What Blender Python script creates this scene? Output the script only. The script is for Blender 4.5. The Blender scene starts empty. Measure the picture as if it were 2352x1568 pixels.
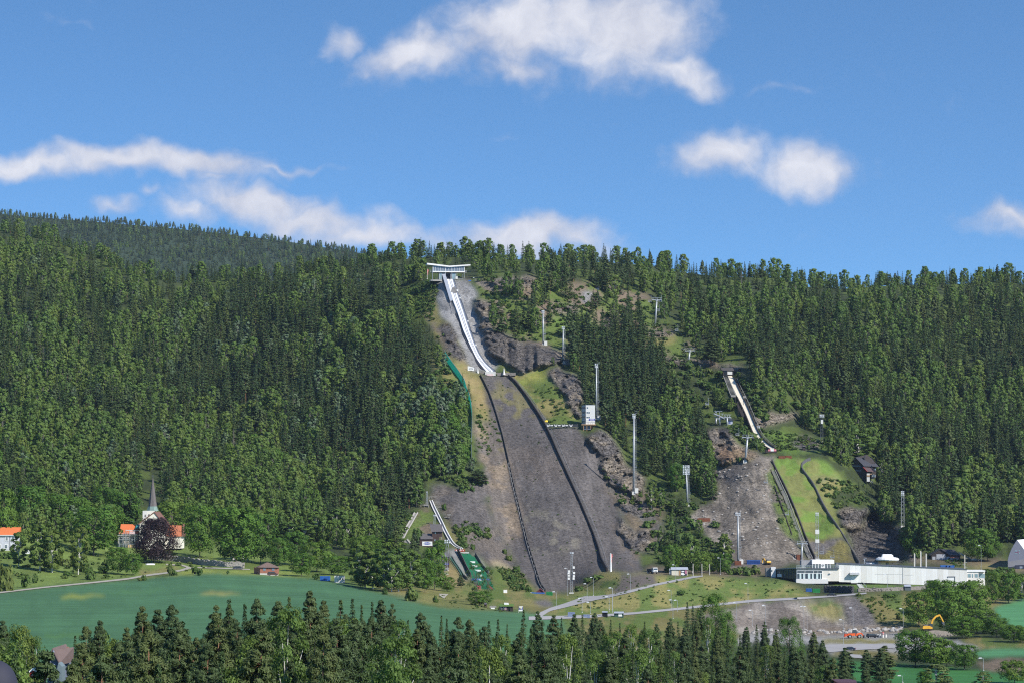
import bpy,math,random
import numpy as np
from mathutils import Vector,Matrix,Euler
from mathutils.bvhtree import BVHTree
random.seed(7)
rng = np.random.default_rng(7)
SC = bpy.context.scene
COL = SC.collection
R = math.radians
# ------------------------------------------------------------------ camera
# photo pixels are given on a 2352 x 1568 grid ("F"); 100 mm lens on 36 mm
FPX = 2352 * 100.0 / 36.0
CU,CV,HORIZON = 1176.0,784.0,1150.0
PITCH = math.atan((HORIZON - CV) / FPX)
CAMZ = 40.0
cp,sp_ = math.cos(PITCH),math.sin(PITCH)
def P(u,v,Y):
 """world point seen at photo pixel (u, v) at forward distance Y (scalars or arrays)"""
 x = (np.asarray(u,float) - CU) / FPX
 y = (CV - np.asarray(v,float)) / FPX
 dy = cp - y * sp_
 dz = sp_ + y * cp
 k = np.asarray(Y,float) / dy
 return np.stack(np.broadcast_arrays(x * k,np.asarray(Y,float) + 0 * k,CAMZ + dz * k),-1)
def proj(p):
 d = p[1] * cp + (p[2] - CAMZ) * sp_
 return CU + FPX * p[0] / d,CV - FPX * (-p[1] * sp_ + (p[2] - CAMZ) * cp) / d
cd = bpy.data.cameras.new('camera')
cd.lens,cd.sensor_width,cd.sensor_fit = 100.0,36.0,'HORIZONTAL'
cd.clip_start,cd.clip_end = 1.0,30000.0
cam = bpy.data.objects.new('camera',cd)
COL.objects.link(cam)
cam.location = (0,0,CAMZ)
cam.rotation_euler = (math.pi / 2 + PITCH,0,0)
SC.camera = cam
# ------------------------------------------------------------------ noise
def _hash(ix,iy,seed):
 n = (ix.astype(np.int64) * 374761393 + iy.astype(np.int64) * 668265263 + seed * 974634541) & 0xffffffff
 n = ((n ^ (n >> 13)) * 1274126177) & 0xffffffff
 n = (n ^ (n >> 16)) & 0xffffffff
 return n.astype(float) / 4294967295.0
def vnoise(x,y,seed=0):
 ix,iy = np.floor(x),np.floor(y)
 fx,fy = x - ix,y - iy
 fx,fy = fx * fx * (3 - 2 * fx),fy * fy * (3 - 2 * fy)
 a,b = _hash(ix,iy,seed),_hash(ix + 1,iy,seed)
 c,d = _hash(ix,iy + 1,seed),_hash(ix + 1,iy + 1,seed)
 return (a * (1 - fx) + b * fx) * (1 - fy) + (c * (1 - fx) + d * fx) * fy
def fbm(x,y,seed=0,octv=4):
 s,amp,tot = 0.0,1.0,0.0
 for i in range(octv):
  s = s + amp * vnoise(x,y,seed + 17 * i)
  tot += amp
  x,y,amp = x * 2.03,y * 2.03,amp * 0.5
 return s / tot
def cellnoise(x,y,seed=0):
 """worley: (distance to nearest, id of nearest)"""
 ix,iy = np.floor(x),np.floor(y)
 best = np.full(np.shape(x),9.0)
 cid = np.zeros(np.shape(x))
 for dx in (-1,0,1):
  for dy in (-1,0,1):
   cx,cy = ix + dx,iy + dy
   px = cx + _hash(cx,cy,seed)
   py = cy + _hash(cx,cy,seed + 5)
   d = (px - x) ** 2 + (py - y) ** 2
   m = d < best
   best = np.where(m,d,best)
   cid = np.where(m,_hash(cx,cy,seed + 9),cid)
 return np.sqrt(best),cid
def blur(a,n,it=3):
 """box blur on both axes, n cells radius"""
 if n < 1:
  return a
 for _ in range(it):
  for ax in (0,1):
   pad = [(0,0),(0,0)]
   pad[ax] = (n + 1,n)
   c = np.cumsum(np.pad(a,pad,mode='edge'),axis=ax)
   k = 2 * n + 1
   a = (np.take(c,range(k,c.shape[ax]),ax) - np.take(c,range(0,c.shape[ax] - k),ax)) / k
 return a
def inpoly(U,V,poly):
 r = np.zeros(np.shape(U),bool)
 n = len(poly)
 for i in range(n):
  x1,y1 = poly[i]
  x2,y2 = poly[(i + 1) % n]
  if y1 == y2:
   continue
  c = ((y1 > V) != (y2 > V)) & (U < (x2 - x1) * (V - y1) / (y2 - y1) + x1)
  r ^= c
 return r
# ------------------------------------------------------------------ tagging and mesh building
def tag(o,label=None,cat=None,group=None,kind=None):
 if label: o['label'] = label
 if cat: o['category'] = cat
 if group: o['group'] = group
 if kind: o['kind'] = kind
 return o
def empty(name,loc,rz=0.0):
 o = bpy.data.objects.new(name,None)
 o.empty_display_size = 0.5
 COL.objects.link(o)
 o.location = loc
 o.rotation_euler = (0,0,rz)
 return o
def thing(name,label,cat,loc,rz=0.0,group=None):
 return tag(empty(name,loc,rz),label,cat,group)
class MB:
 """collects shapes; build() links them as ONE mesh object. k scales the given numbers to metres."""
 def __init__(s,k=1.0):
  s.v,s.f,s.k = [],[],k
 def add(s,vs,fs):
  o = len(s.v)
  s.v += [tuple(c * s.k for c in p) for p in vs]
  s.f += [tuple(i + o for i in f) for f in fs]
  return s
 def box(s,x0,x1,y0,y1,z0,z1):
  return s.hexa([(x0,y0,z0),(x1,y0,z0),(x1,y1,z0),(x0,y1,z0)],[(x0,y0,z1),(x1,y0,z1),(x1,y1,z1),(x0,y1,z1)])
 def hexa(s,a,b):
  return s.add(list(a) + list(b),[(3,2,1,0),(4,5,6,7),(0,1,5,4),(1,2,6,5),(2,3,7,6),(3,0,4,7)])
 def prism(s,poly,vec):
  n = len(poly)
  b = [tuple(p[i] + vec[i] for i in range(3)) for p in poly]
  fs = [tuple(range(n))[::-1],tuple(range(n,2 * n))]
  fs += [(i,(i + 1) % n,n + (i + 1) % n,n + i) for i in range(n)]
  return s.add(list(poly) + b,fs)
 def bar(s,p,q,w,h=None):
  h = h or w
  p,q = Vector(p),Vector(q)
  d = (q - p).normalized()
  up = Vector((0,0,1)) if abs(d.z) < 0.95 else Vector((0,1,0))
  a = d.cross(up).normalized() * (w / 2)
  b = a.cross(d).normalized() * (h / 2)
  return s.hexa([p - a - b,p + a - b,p + a + b,p - a + b],[q - a - b,q + a - b,q + a + b,q - a + b])
 def tube(s,p,q,r0,r1=None,n=8):
  r1 = r0 if r1 is None else r1
  p,q = Vector(p),Vector(q)
  d = (q - p).normalized()
  up = Vector((0,0,1)) if abs(d.z) < 0.95 else Vector((0,1,0))
  a = d.cross(up).normalized()
  b = a.cross(d).normalized()
  vs = []
  for c,r in ((p,r0),(q,r1)):
   for i in range(n):
    t = 2 * math.pi * i / n
    vs.append(c + a * (r * math.cos(t)) + b * (r * math.sin(t)))
  fs = [(i,(i + 1) % n,n + (i + 1) % n,n + i) for i in range(n)]
  fs += [tuple(range(n))[::-1],tuple(range(n,2 * n))]
  return s.add(vs,fs)
 def lathe(s,prof,n=12,c=(0,0,0),ph=0.0):
  vs,fs = [],[]
  for r,z in prof:
   for i in range(n):
    t = 2 * math.pi * i / n + ph
    vs.append((c[0] + r * math.cos(t),c[1] + r * math.sin(t),c[2] + z))
  m = len(prof)
  for j in range(m - 1):
   for i in range(n):
    fs.append((j * n + i,j * n + (i + 1) % n,(j + 1) * n + (i + 1) % n,(j + 1) * n + i))
  fs += [tuple(range(n))[::-1],tuple(range((m - 1) * n,m * n))]
  return s.add(vs,fs)
 def loft(s,secs,closed=True):
  """secs: list of sections, each the same number of points"""
  n = len(secs[0])
  vs = [p for c in secs for p in c]
  fs = []
  for j in range(len(secs) - 1):
   for i in range(n if closed else n - 1):
    fs.append((j * n + i,j * n + (i + 1) % n,(j + 1) * n + (i + 1) % n,(j + 1) * n + i))
  if closed:
   fs += [tuple(range(n))[::-1],tuple(range((len(secs) - 1) * n,len(secs) * n))]
  return s.add(vs,fs)
 def gable(s,x0,x1,y0,y1,z0,z1,ax='x'):
  """solid gable: ridge along ax at height z1"""
  if ax == 'x':
   ym = (y0 + y1) / 2
   return s.prism([(x0,y0,z0),(x0,y1,z0),(x0,ym,z1)],(x1 - x0,0,0))
  xm = (x0 + x1) / 2
  return s.prism([(x0,y0,z0),(x1,y0,z0),(xm,y0,z1)],(0,y1 - y0,0))
 def roof(s,x0,x1,y0,y1,z0,z1,t,ax='x'):
  """two sloping slabs of thickness t"""
  if ax == 'x':
   ym = (y0 + y1) / 2
   pr = [(x0,y0,z0),(x0,ym,z1),(x0,y1,z0),(x0,y1,z0 + t),(x0,ym,z1 + t),(x0,y0,z0 + t)]
   vec = (x1 - x0,0,0)
  else:
   xm = (x0 + x1) / 2
   pr = [(x0,y0,z0),(xm,y0,z1),(x1,y0,z0),(x1,y0,z0 + t),(xm,y0,z1 + t),(x0,y0,z0 + t)]
   vec = (0,y1 - y0,0)
  n = 6
  b = [tuple(p[i] + vec[i] for i in range(3)) for p in pr]
  fs = [(0,1,4,5),(1,2,3,4),(6,11,10,7),(7,10,9,8)]
  fs += [(i,n + i,n + (i + 1) % n,(i + 1) % n) for i in range(n)]
  return s.add(pr + b,fs)
 def build(s,name,mat,parent=None,loc=None,smooth=False):
  me = bpy.data.meshes.new(name)
  me.from_pydata([tuple(p) for p in s.v],[],s.f)
  me.materials.append(mat)
  if smooth:
   me.polygons.foreach_set('use_smooth',[True] * len(me.polygons))
  me.update()
  o = bpy.data.objects.new(name,me)
  COL.objects.link(o)
  if parent is not None: o.parent = parent
  if loc is not None: o.location = loc
  return o
def copy_tree(o,parent=None):
 c = o.copy()
 COL.objects.link(c)
 if parent is not None:
  c.parent = parent
 for ch in [x for x in o.children]:
  copy_tree(ch,c)
 return c
# ------------------------------------------------------------------ materials
class NT:
 """small helper round a node tree"""
 def __init__(s,tree):
  s.t = tree
  tree.nodes.clear()
 def n(s,typ,inputs=None,**props):
  nd = s.t.nodes.new(typ)
  for k,v in props.items():
   setattr(nd,k,v)
  for k,v in (inputs or {}).items():
   sock = nd.inputs[k]
   if isinstance(v,bpy.types.NodeSocket):
    s.t.links.new(v,sock)
   else:
    sock.default_value = v
  return nd
 def math(s,op,a,b=None,c=None,clamp=False):
  nd = s.t.nodes.new('ShaderNodeMath')
  nd.operation,nd.use_clamp = op,clamp
  for i,v in enumerate((a,b,c)):
   if v is None: continue
   if isinstance(v,bpy.types.NodeSocket): s.t.links.new(v,nd.inputs[i])
   else: nd.inputs[i].default_value = v
  return nd.outputs[0]
 def mix(s,f,a,b,blend='MIX'):
  nd = s.t.nodes.new('ShaderNodeMix')
  nd.data_type,nd.blend_type = 'RGBA',blend
  for i,v in ((0,f),(6,a),(7,b)):
   if isinstance(v,bpy.types.NodeSocket): s.t.links.new(v,nd.inputs[i])
   else: nd.inputs[i].default_value = v if i == 0 else (*v[:3],1)
  return nd.outputs[2]
 def noise(s,vec,scale,detail=3.0,rough=0.55):
  nd = s.n('ShaderNodeTexNoise',{'Scale': scale,'Detail': detail,'Roughness': rough})
  if vec is not None: s.t.links.new(vec,nd.inputs['Vector'])
  return nd.outputs['Fac']
 def ramp(s,f,lo,hi):
  nd = s.n('ShaderNodeMapRange',{'Value': f,'From Min': lo,'From Max': hi})
  return nd.outputs[0]
MATS = {}
def mat(name,col,rough=0.6,metal=0.0,var=0.10,scale=0.6,spec=0.4,streak=0.0,bump=0.0):
 """painted / weathered surface: base colour with broad stains and fine grain"""
 if name in MATS: return MATS[name]
 m = bpy.data.materials.new(name)
 m.use_nodes = True
 t = NT(m.node_tree)
 geo = t.n('ShaderNodeNewGeometry').outputs['Position']
 a = t.noise(geo,scale,4.0)
 b = t.noise(geo,scale * 6.0,3.0)
 f = t.math('ADD',t.math('MULTIPLY',a,0.65),t.math('MULTIPLY',b,0.35))
 if streak:
  mp = t.n('ShaderNodeMapping',{'Vector': geo,'Scale': (1.0,1.0,0.08)}).outputs[0]
  f = t.mix(streak,t.n('ShaderNodeCombineColor',{0: f,1: f,2: f}).outputs[0],
                  t.n('ShaderNodeCombineColor',{0: t.noise(mp,1.6,4.0),1: t.noise(mp,1.6,4.0),2: t.noise(mp,1.6,4.0)}).outputs[0])
  f = t.n('ShaderNodeSeparateColor',{0: f}).outputs[0]
 f = t.ramp(f,0.32,0.68)
 c = t.mix(f,tuple(x * (1 - var) for x in col),tuple(min(0.95,x * (1 + var)) for x in col))
 bs = t.n('ShaderNodeBsdfPrincipled',{'Base Color': c,'Roughness': rough,'Metallic': metal,'Specular IOR Level': spec})
 if bump:
  t.t.links.new(t.n('ShaderNodeBump',{'Height': b,'Strength': bump,'Distance': 0.2}).outputs[0],bs.inputs['Normal'])
 t.n('ShaderNodeOutputMaterial',{'Surface': bs.outputs[0]})
 MATS[name] = m
 return m
def glass_mat(name,col,rough=0.08):
 """window glass seen from far away: dark, mirror-like"""
 if name in MATS: return MATS[name]
 m = bpy.data.materials.new(name)
 m.use_nodes = True
 t = NT(m.node_tree)
 geo = t.n('ShaderNodeNewGeometry').outputs['Position']
 c = t.mix(t.noise(geo,0.9,2.0),tuple(x * 0.6 for x in col),tuple(x * 1.4 for x in col))
 bs = t.n('ShaderNodeBsdfPrincipled',{'Base Color': c,'Roughness': rough,'Specular IOR Level': 0.8})
 t.n('ShaderNodeOutputMaterial',{'Surface': bs.outputs[0]})
 MATS[name] = m
 return m
def foliage(name,ca,cb,cc,trans=0.22,tcol=(0.10,0.16,0.02)):
 """leaves: colour differs from tree to tree (ca, cb, cc) and from spray to spray"""
 if name in MATS: return MATS[name]
 m = bpy.data.materials.new(name)
 m.use_nodes = True
 t = NT(m.node_tree)
 r = t.n('ShaderNodeObjectInfo').outputs['Random']
 c = t.mix(t.ramp(r,0.0,0.55),ca,cb)
 c = t.mix(t.ramp(r,0.6,1.0),c,cc)
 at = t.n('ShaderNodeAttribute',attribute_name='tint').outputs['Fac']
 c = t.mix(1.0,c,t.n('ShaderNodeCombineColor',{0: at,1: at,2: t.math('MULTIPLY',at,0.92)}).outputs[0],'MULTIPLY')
 d = t.n('ShaderNodeBsdfPrincipled',{'Base Color': c,'Roughness': 0.62,'Specular IOR Level': 0.25})
 tc = t.mix(0.5,c,tcol)
 tr = t.n('ShaderNodeBsdfTranslucent',{'Color': tc})
 mx = t.n('ShaderNodeMixShader',{0: trans,1: d.outputs[0],2: tr.outputs[0]})
 t.n('ShaderNodeOutputMaterial',{'Surface': mx.outputs[0]})
 MATS[name] = m
 return m
# ------------------------------------------------------------------ converters from enlarged views of the photo to F pixels
def cvt(x0,y0,s):
 return lambda x,y: ((x0 + x * s) / 1.74150,(y0 + y * s) / 1.74150)
A1 = cvt(1600,950,.38259); A2 = cvt(2200,1000,.38259); A3 = cvt(1600,1450,.47824); A4 = cvt(2400,1350,.47824)
A5 = cvt(2900,1700,.38259); A6 = cvt(3300,1700,.38269); A7 = cvt(3000,2150,.46599); A8 = cvt(1500,1900,.42517)
B1 = cvt(0,1850,.42517); B2 = cvt(0,2250,.46769); B3 = cvt(900,2000,.34014); B4 = cvt(2200,2150,.42517)
B5 = cvt(1000,2300,.55272); B6 = cvt(0,800,.72279); B7 = cvt(2900,1000,.51024)
C1 = cvt(0,2550,.11905); C2 = cvt(3900,2080,.15944); C3 = cvt(1680,1020,.10204); C4 = cvt(440,1900,.21683)
C5 = cvt(2280,1580,.09564); C6 = cvt(1580,1950,.25510); C7 = cvt(3050,2200,.19133); C8 = cvt(2550,2200,.25510)
D1 = cvt(3500,2200,.19557); D2 = cvt(3360,2480,.18707); D3 = cvt(1940,2330,.15306); D4 = cvt(2240,2380,.13605)
D5 = cvt(2780,1600,.11482); D6 = cvt(2820,1440,.25510); D7 = cvt(3380,1800,.09564); D8 = cvt(0,2080,.08929)
SCALE = {A1: .38259,A2: .38259,A3: .47824,A4: .47824,A5: .38259,A6: .38269,A7: .46599,A8: .42517,B1: .42517,B2: .46769,
         B3: .34014,B4: .42517,B5: .55272,B7: .51024,C1: .11905,C2: .15944,C3: .10204,C4: .21683,C5: .09564,C6: .25510,
         C7: .19133,C8: .25510,D1: .19557,D2: .18707,D3: .15306,D4: .13605,D5: .11482,D6: .25510,D7: .09564,D8: .08929}
def pts(c,*xy):
 return [c(x,y) for x,y in xy]
def F(*xy):
 return list(xy)
# ------------------------------------------------------------------ the shape of the land: distance at photo rows, per column
RIDGE_TOP = [(-400,470),(0,487),(120,507),(220,545),(330,588),(420,602),(520,592),(620,600),(700,582),(800,566),(900,560),
             (985,552),(1100,555),(1270,560),(1400,565),(1490,572),(1560,587),(1650,598),(1800,602),(1850,622),(1890,618),
             (1930,626),(2050,618),(2200,615),(2290,606),(2352,616),(2760,610)]
COLS = {
 -400: [(1568,563),(1480,713),(1358,1110),(1340,1190),(1270,1330),(1200,1500),(1000,1800),(800,2050),(650,2300),(525,2620)],
 0: [(1568,563),(1480,713),(1358,1110),(1340,1180),(1270,1330),(1200,1500),(1000,1800),(800,2050),(650,2300),(525,2600)],
 300: [(1568,563),(1480,713),(1333,1230),(1310,1300),(1262,1430),(1200,1530),(1000,1830),(800,2080),(700,2230),(610,2450)],
 480: [(1568,563),(1480,715),(1312,1290),(1290,1370),(1240,1500),(1000,1850),(800,2080),(635,2400)],
 700: [(1568,563),(1480,715),(1328,1260),(1310,1340),(1250,1520),(1100,1700),(900,1900),(700,2120),(620,2280)],
 900: [(1568,575),(1480,725),(1368,1110),(1350,1230),(1300,1400),(1250,1520),(1100,1690),(900,1880),(700,2080),(600,2250)],
 1040: [(1568,600),(1480,750),(1400,1010),(1370,1200),(1320,1440),(1250,1545),(1130,1640),(1000,1730),(850,1850),(700,2000),(640,2045),(590,2250)],
 1180: [(1568,640),(1480,800),(1405,1040),(1370,1300),(1340,1520),(1250,1610),(1100,1690),(1000,1745),(866,1850),(850,1868),(750,1945),(640,2020),(620,2050),(590,2200)],
 1300: [(1568,700),(1480,860),(1410,1080),(1362,1430),(1355,1530),(1250,1600),(1100,1680),(1000,1735),(865,1840),(780,1930),(640,2050),(595,2230)],
 1450: [(1568,760),(1480,930),(1395,1220),(1320,1440),(1300,1560),(1250,1610),(1130,1690),(1000,1760),(900,1840),(750,1990),(640,2110),(600,2230)],
 1600: [(1568,830),(1480,1000),(1400,1240),(1322,1450),(1305,1560),(1250,1610),(1150,1680),(1060,1740),(1000,1775),(900,1850),(840,1900),(700,2080),(630,2250)],
 1750: [(1568,870),(1480,1100),(1440,1240),(1380,1290),(1340,1450),(1300,1560),(1250,1600),(1150,1660),(1050,1710),(1035,1740),(950,1800),(850,1850),(700,2080),(635,2280)],
 1900: [(1568,890),(1490,1080),(1445,1255),(1375,1300),(1350,1460),(1290,1610),(1200,1660),(1040,1730),(1005,1800),(950,1870),(850,1950),(700,2120),(650,2300)],
 2050: [(1568,890),(1480,1110),(1450,1230),(1370,1300),(1350,1460),(1290,1600),(1200,1680),(1100,1760),(1000,1850),(850,1980),(700,2150),(650,2320)],
 2250: [(1568,890),(1480,1100),(1440,1230),(1350,1470),(1300,1560),(1270,1640),(1150,1760),(1000,1880),(850,2010),(700,2200),(650,2330)],
 2760: [(1568,890),(1480,1050),(1400,1300),(1350,1470),(1300,1560),(1270,1640),(1150,1760),(1000,1880),(850,2010),(700,2200),(650,2330)],
}
U0,U1,DU = -400.0,2760.0,3.5
NU = int((U1 - U0) / DU) + 1
NR = 330
VB = 1590.0
gu = np.linspace(U0,U1,NU)
ridge = np.interp(gu,[a for a,b in RIDGE_TOP],[b for a,b in RIDGE_TOP]) + np.interp(gu,[0,330,800,900],[44,50,46,38])
tt = np.linspace(0,1,NR)[:,None]
GV = ridge[None,:] * (1 - tt) + VB * tt            # row 0 is the crest
GU = np.broadcast_to(gu[None,:],GV.shape)
cu = sorted(COLS)
inv = []
for c in cu:
 a = sorted(COLS[c])
 vs,ys = np.array([p[0] for p in a],float),np.array([p[1] for p in a],float)
 iv = 1.0 / ys
 # straight continuation above and below the listed rows
 lo = iv[0] + (iv[1] - iv[0]) / (vs[1] - vs[0]) * (-400) * 0.6
 hi = iv[-1] + (iv[-1] - iv[-2]) / (vs[-1] - vs[-2]) * 200
 vs = np.concatenate([[vs[0] - 400],vs,[vs[-1] + 200]])
 iv = np.concatenate([[max(lo,1 / 3600.0)],iv,[hi]])
 inv.append((vs,iv))
ci = np.clip(np.searchsorted(cu,gu,side='right') - 1,0,len(cu) - 2)
GY = np.zeros_like(GV)
for j in range(NU):
 c = ci[j]
 w = (gu[j] - cu[c]) / (cu[c + 1] - cu[c])
 w = w * w * (3 - 2 * w)
 ya = np.interp(GV[:,j],*inv[c])
 yb = np.interp(GV[:,j],*inv[c + 1])
 GY[:,j] = 1.0 / (ya * (1 - w) + yb * w)
GY = blur(GY,3,2)
# edges of everything on the ground wander a little
WU = GU + (fbm(GU / 26.0,GV / 26.0,3,4) - 0.5) * 26.0
WV = GV + (fbm(GU / 26.0,GV / 26.0,9,4) - 0.5) * 20.0
def mask(poly,soft=1,warp=True):
 m = inpoly(WU if warp else GU,WV if warp else GV,poly).astype(float)
 return blur(m,soft,2) if soft else m
# ---- relief: what stands forward of (negative) or behind (positive) the even slope, in metres
LANDING = pts(A3,(690,112),(905,108),(965,190),(1085,330),(1180,450),(1235,535),(1480,540),(1560,620),(1640,740),(1700,880),(1755,1000),
              (1790,1130),(1840,1280),(1890,1440),(1960,1568)) + F((1490,1316),(1395,1316),(1330,1352),(1300,1364),(1243,1362),(1205,1325),(1170,1262)) + \
          pts(A3,(720,1130),(600,1200),(420,1180),(360,1010),(480,1040),(700,1010),(720,900),(650,780),(610,560),(760,520),(740,300))
CLIFFS = [
 (pts(A1,(770,660),(870,640),(1060,700),(1090,790),(950,950),(1130,1050),(1310,1110),(1480,1110),(1670,1190),(1700,1280),(1560,1330),(1330,1400),(1180,1370),(1040,1300),(930,1180),(860,980),(800,830)),-16.0),
 (pts(A1,(780,450),(900,450),(1110,420),(1330,400),(1440,470),(1430,545),(1250,545),(1090,530),(900,500)),-4.0),
 (pts(A1,(1600,690),(1850,720),(1840,790),(1620,800)),-4.0),
 (pts(A2,(560,770),(690,760),(700,820),(560,830)),-3.0),
 (pts(A2,(900,800),(1060,830),(1300,850),(1300,880),(1000,890)),-3.0),
 (pts(A3,(1250,60),(1330,30),(1500,130),(1540,250),(1530,340),(1420,370),(1340,220),(1260,140)),-9.0),
 (pts(A3,(1420,330),(1540,310),(1520,460),(1440,420)),-7.0),
 (pts(A3,(1560,600),(1700,560),(1820,700),(1880,850),(2060,950),(2060,1080),(1900,1090),(1800,1010),(1740,1000),(1680,860),(1620,720)),-9.0),
 (pts(A3,(1770,1090),(1990,1090),(2091,1180),(2080,1260),(1900,1240),(1830,1180)),-4.0),
 (pts(A3,(1830,1290),(1960,1400),(2091,1400),(2091,1568),(1920,1568),(1850,1400)),-6.0),
 (pts(A4,(900,780),(1050,730),(1110,820),(1180,900),(1330,960),(1330,1000),(1200,1010),(1000,1060),(930,950)),-10.0),
 (pts(A4,(520,140),(720,170),(1000,215),(1170,250),(1170,300),(930,230),(520,190)),-4.0),
 (pts(A4,(1280,650),(1400,630),(1640,640),(1600,690),(1450,730),(1300,740)),-5.0),
 (pts(A4,(1590,880),(1700,800),(1850,860),(1830,930),(1680,940)),-4.0),
 (pts(A5,(1190,880),(1380,850),(1480,860),(1480,950),(1440,1060),(1310,1140),(1240,1080),(1210,960)),-6.0),
 (pts(A6,(610,1110),(700,1060),(800,1080),(810,1150),(700,1190)),-5.0),
 (pts(A1,(400,900),(520,880),(580,1000),(620,1110),(690,1270),(600,1300),(480,1180),(470,1050)),-5.0),
 (pts(A6,(830,1350),(960,1350),(1000,1440),(860,1450)),-4.0),
]
GULLY = pts(A5,(1250,1130),(1430,1060),(1500,930),(1640,960),(1640,1040),(1800,1080),(1830,1180),(1880,1300),(1850,1440),(1400,1450),(1330,1330))
DY = (fbm(GU / 60.0,GV / 45.0,21,4) - 0.5) * 14.0
DY *= np.clip((1310 - GV) / 120.0,0,1)
rockm = np.zeros_like(GV)
flat = blur(np.maximum(mask(LANDING,0,False),0),3,2)
DY *= 1 - 0.9 * flat
for poly,dy in CLIFFS:
 m = mask(poly,1)
 DY += dy * m
 rockm = np.maximum(rockm,m)
# folds of the wooded hill: the left shoulder and a lower spur stand out, a valley runs up between
DY += -75.0 * blur(inpoly(GU,GV,F((-400,400),(250,520),(400,640),(430,800),(400,950),(300,1040),(-400,1060))).astype(float),14,3)
DY += -45.0 * blur(inpoly(GU,GV,F((-400,1080),(250,1040),(480,975),(620,1060),(760,1180),(820,1230),(-400,1250))).astype(float),9,3)
DY += -40.0 * blur(inpoly(GU,GV,F((760,640),(930,660),(1000,800),(1060,1000),(900,1120),(800,900))).astype(float),10,3)
DY += -45.0 * blur(inpoly(GU,GV,F((1900,700),(2150,680),(2150,1000),(2050,1080),(1960,950))).astype(float),10,3)
DY += 26.0 * mask(GULLY,3)
# forward shoulder right of the gully (casts the big shadow)
DY += -34.0 * mask(pts(A6,(830,1060),(2300,900),(2300,1330),(1000,1330),(880,1200)),6)
# broken rock: blocks at two sizes plus ridges
px = P(GU,GV,GY)
def facets(x,y,seed):
 """broken rock: every cell stands at its own depth and leans its own way"""
 ix,iy = np.floor(x),np.floor(y)
 best = np.full(np.shape(x),9.0); out = np.zeros(np.shape(x))
 for dx in (-1,0,1):
  for dy in (-1,0,1):
   cx,cy = ix + dx,iy + dy
   qx,qy = cx + _hash(cx,cy,seed),cy + _hash(cx,cy,seed + 5)
   d = (qx - x) ** 2 + (qy - y) ** 2
   m = d < best
   best = np.where(m,d,best)
   val = (_hash(cx,cy,seed + 9) - .5) * 1.1 + (_hash(cx,cy,seed + 11) - .5) * 2.6 * (x - qx) + (_hash(cx,cy,seed + 13) - .35) * 2.2 * (y - qy)
   out = np.where(m,val,out)
 return out
f1,f2 = facets(px[...,0] / 8.0,px[...,2] / 7.0,31),facets(px[...,0] / 3.2,px[...,2] / 3.0,37)
d1,c1 = cellnoise(px[...,0] / 7.5,px[...,2] / 9.0,31)
d2,c2 = cellnoise(px[...,0] / 2.6,px[...,2] / 3.4,37)
rn = f1 * 5.0 + f2 * 2.8 + (fbm(px[...,0] / 5.0,px[...,2] / 5.0,41,3) - 0.5) * 1.6
# upright columns in the big cliff by the inrun
colm = mask(pts(A1,(1110,1050),(1670,1180),(1560,1330),(1330,1400),(1100,1330)),2)
rn = rn * (1 - 0.6 * colm) + colm * (vnoise(px[...,0] / 2.9,px[...,2] / 30.0,51) - 0.5) * 17.0
DY += rn * rockm
gravm = np.zeros_like(GV)
SCREE = pts(A4,(950,1070),(1100,1060),(1210,1030),(1340,1000),(1430,1010),(1440,1130),(1440,1300),(1460,1400),(1560,1568)) + \
  F((1840,1270),(1860,1292),(1790,1300),(1700,1296),(1640,1245),(1580,1185),(1590,1175),(1640,1150),(1650,1110))
DY += (c2 - 0.5) * 1.1 * mask(SCREE,1)
DY += (fbm(px[...,0] / 2.0,px[...,2] / 2.0,43,2) - 0.5) * 0.9 * np.clip((1330 - GV) / 60.0,0,1)
GY = GY + DY
GPOS = P(GU,GV,GY)
def gridYuv(u,v):
 """distance of the ground at photo pixel (arrays or scalars)"""
 u = np.asarray(u,float); v = np.asarray(v,float)
 fj = np.clip((u - U0) / DU,0,NU - 1.001)
 j = fj.astype(int); wj = fj - j
 out = 0
 for jj,w in ((j,1 - wj),(j + 1,wj)):
  r0 = ridge[jj]
  fi = np.clip((v - r0) / (VB - r0) * (NR - 1),0,NR - 1.001)
  i = fi.astype(int); wi = fi - i
  out = out + w * (GY[i,jj] * (1 - wi) + GY[i + 1,jj] * wi)
 return out
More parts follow.
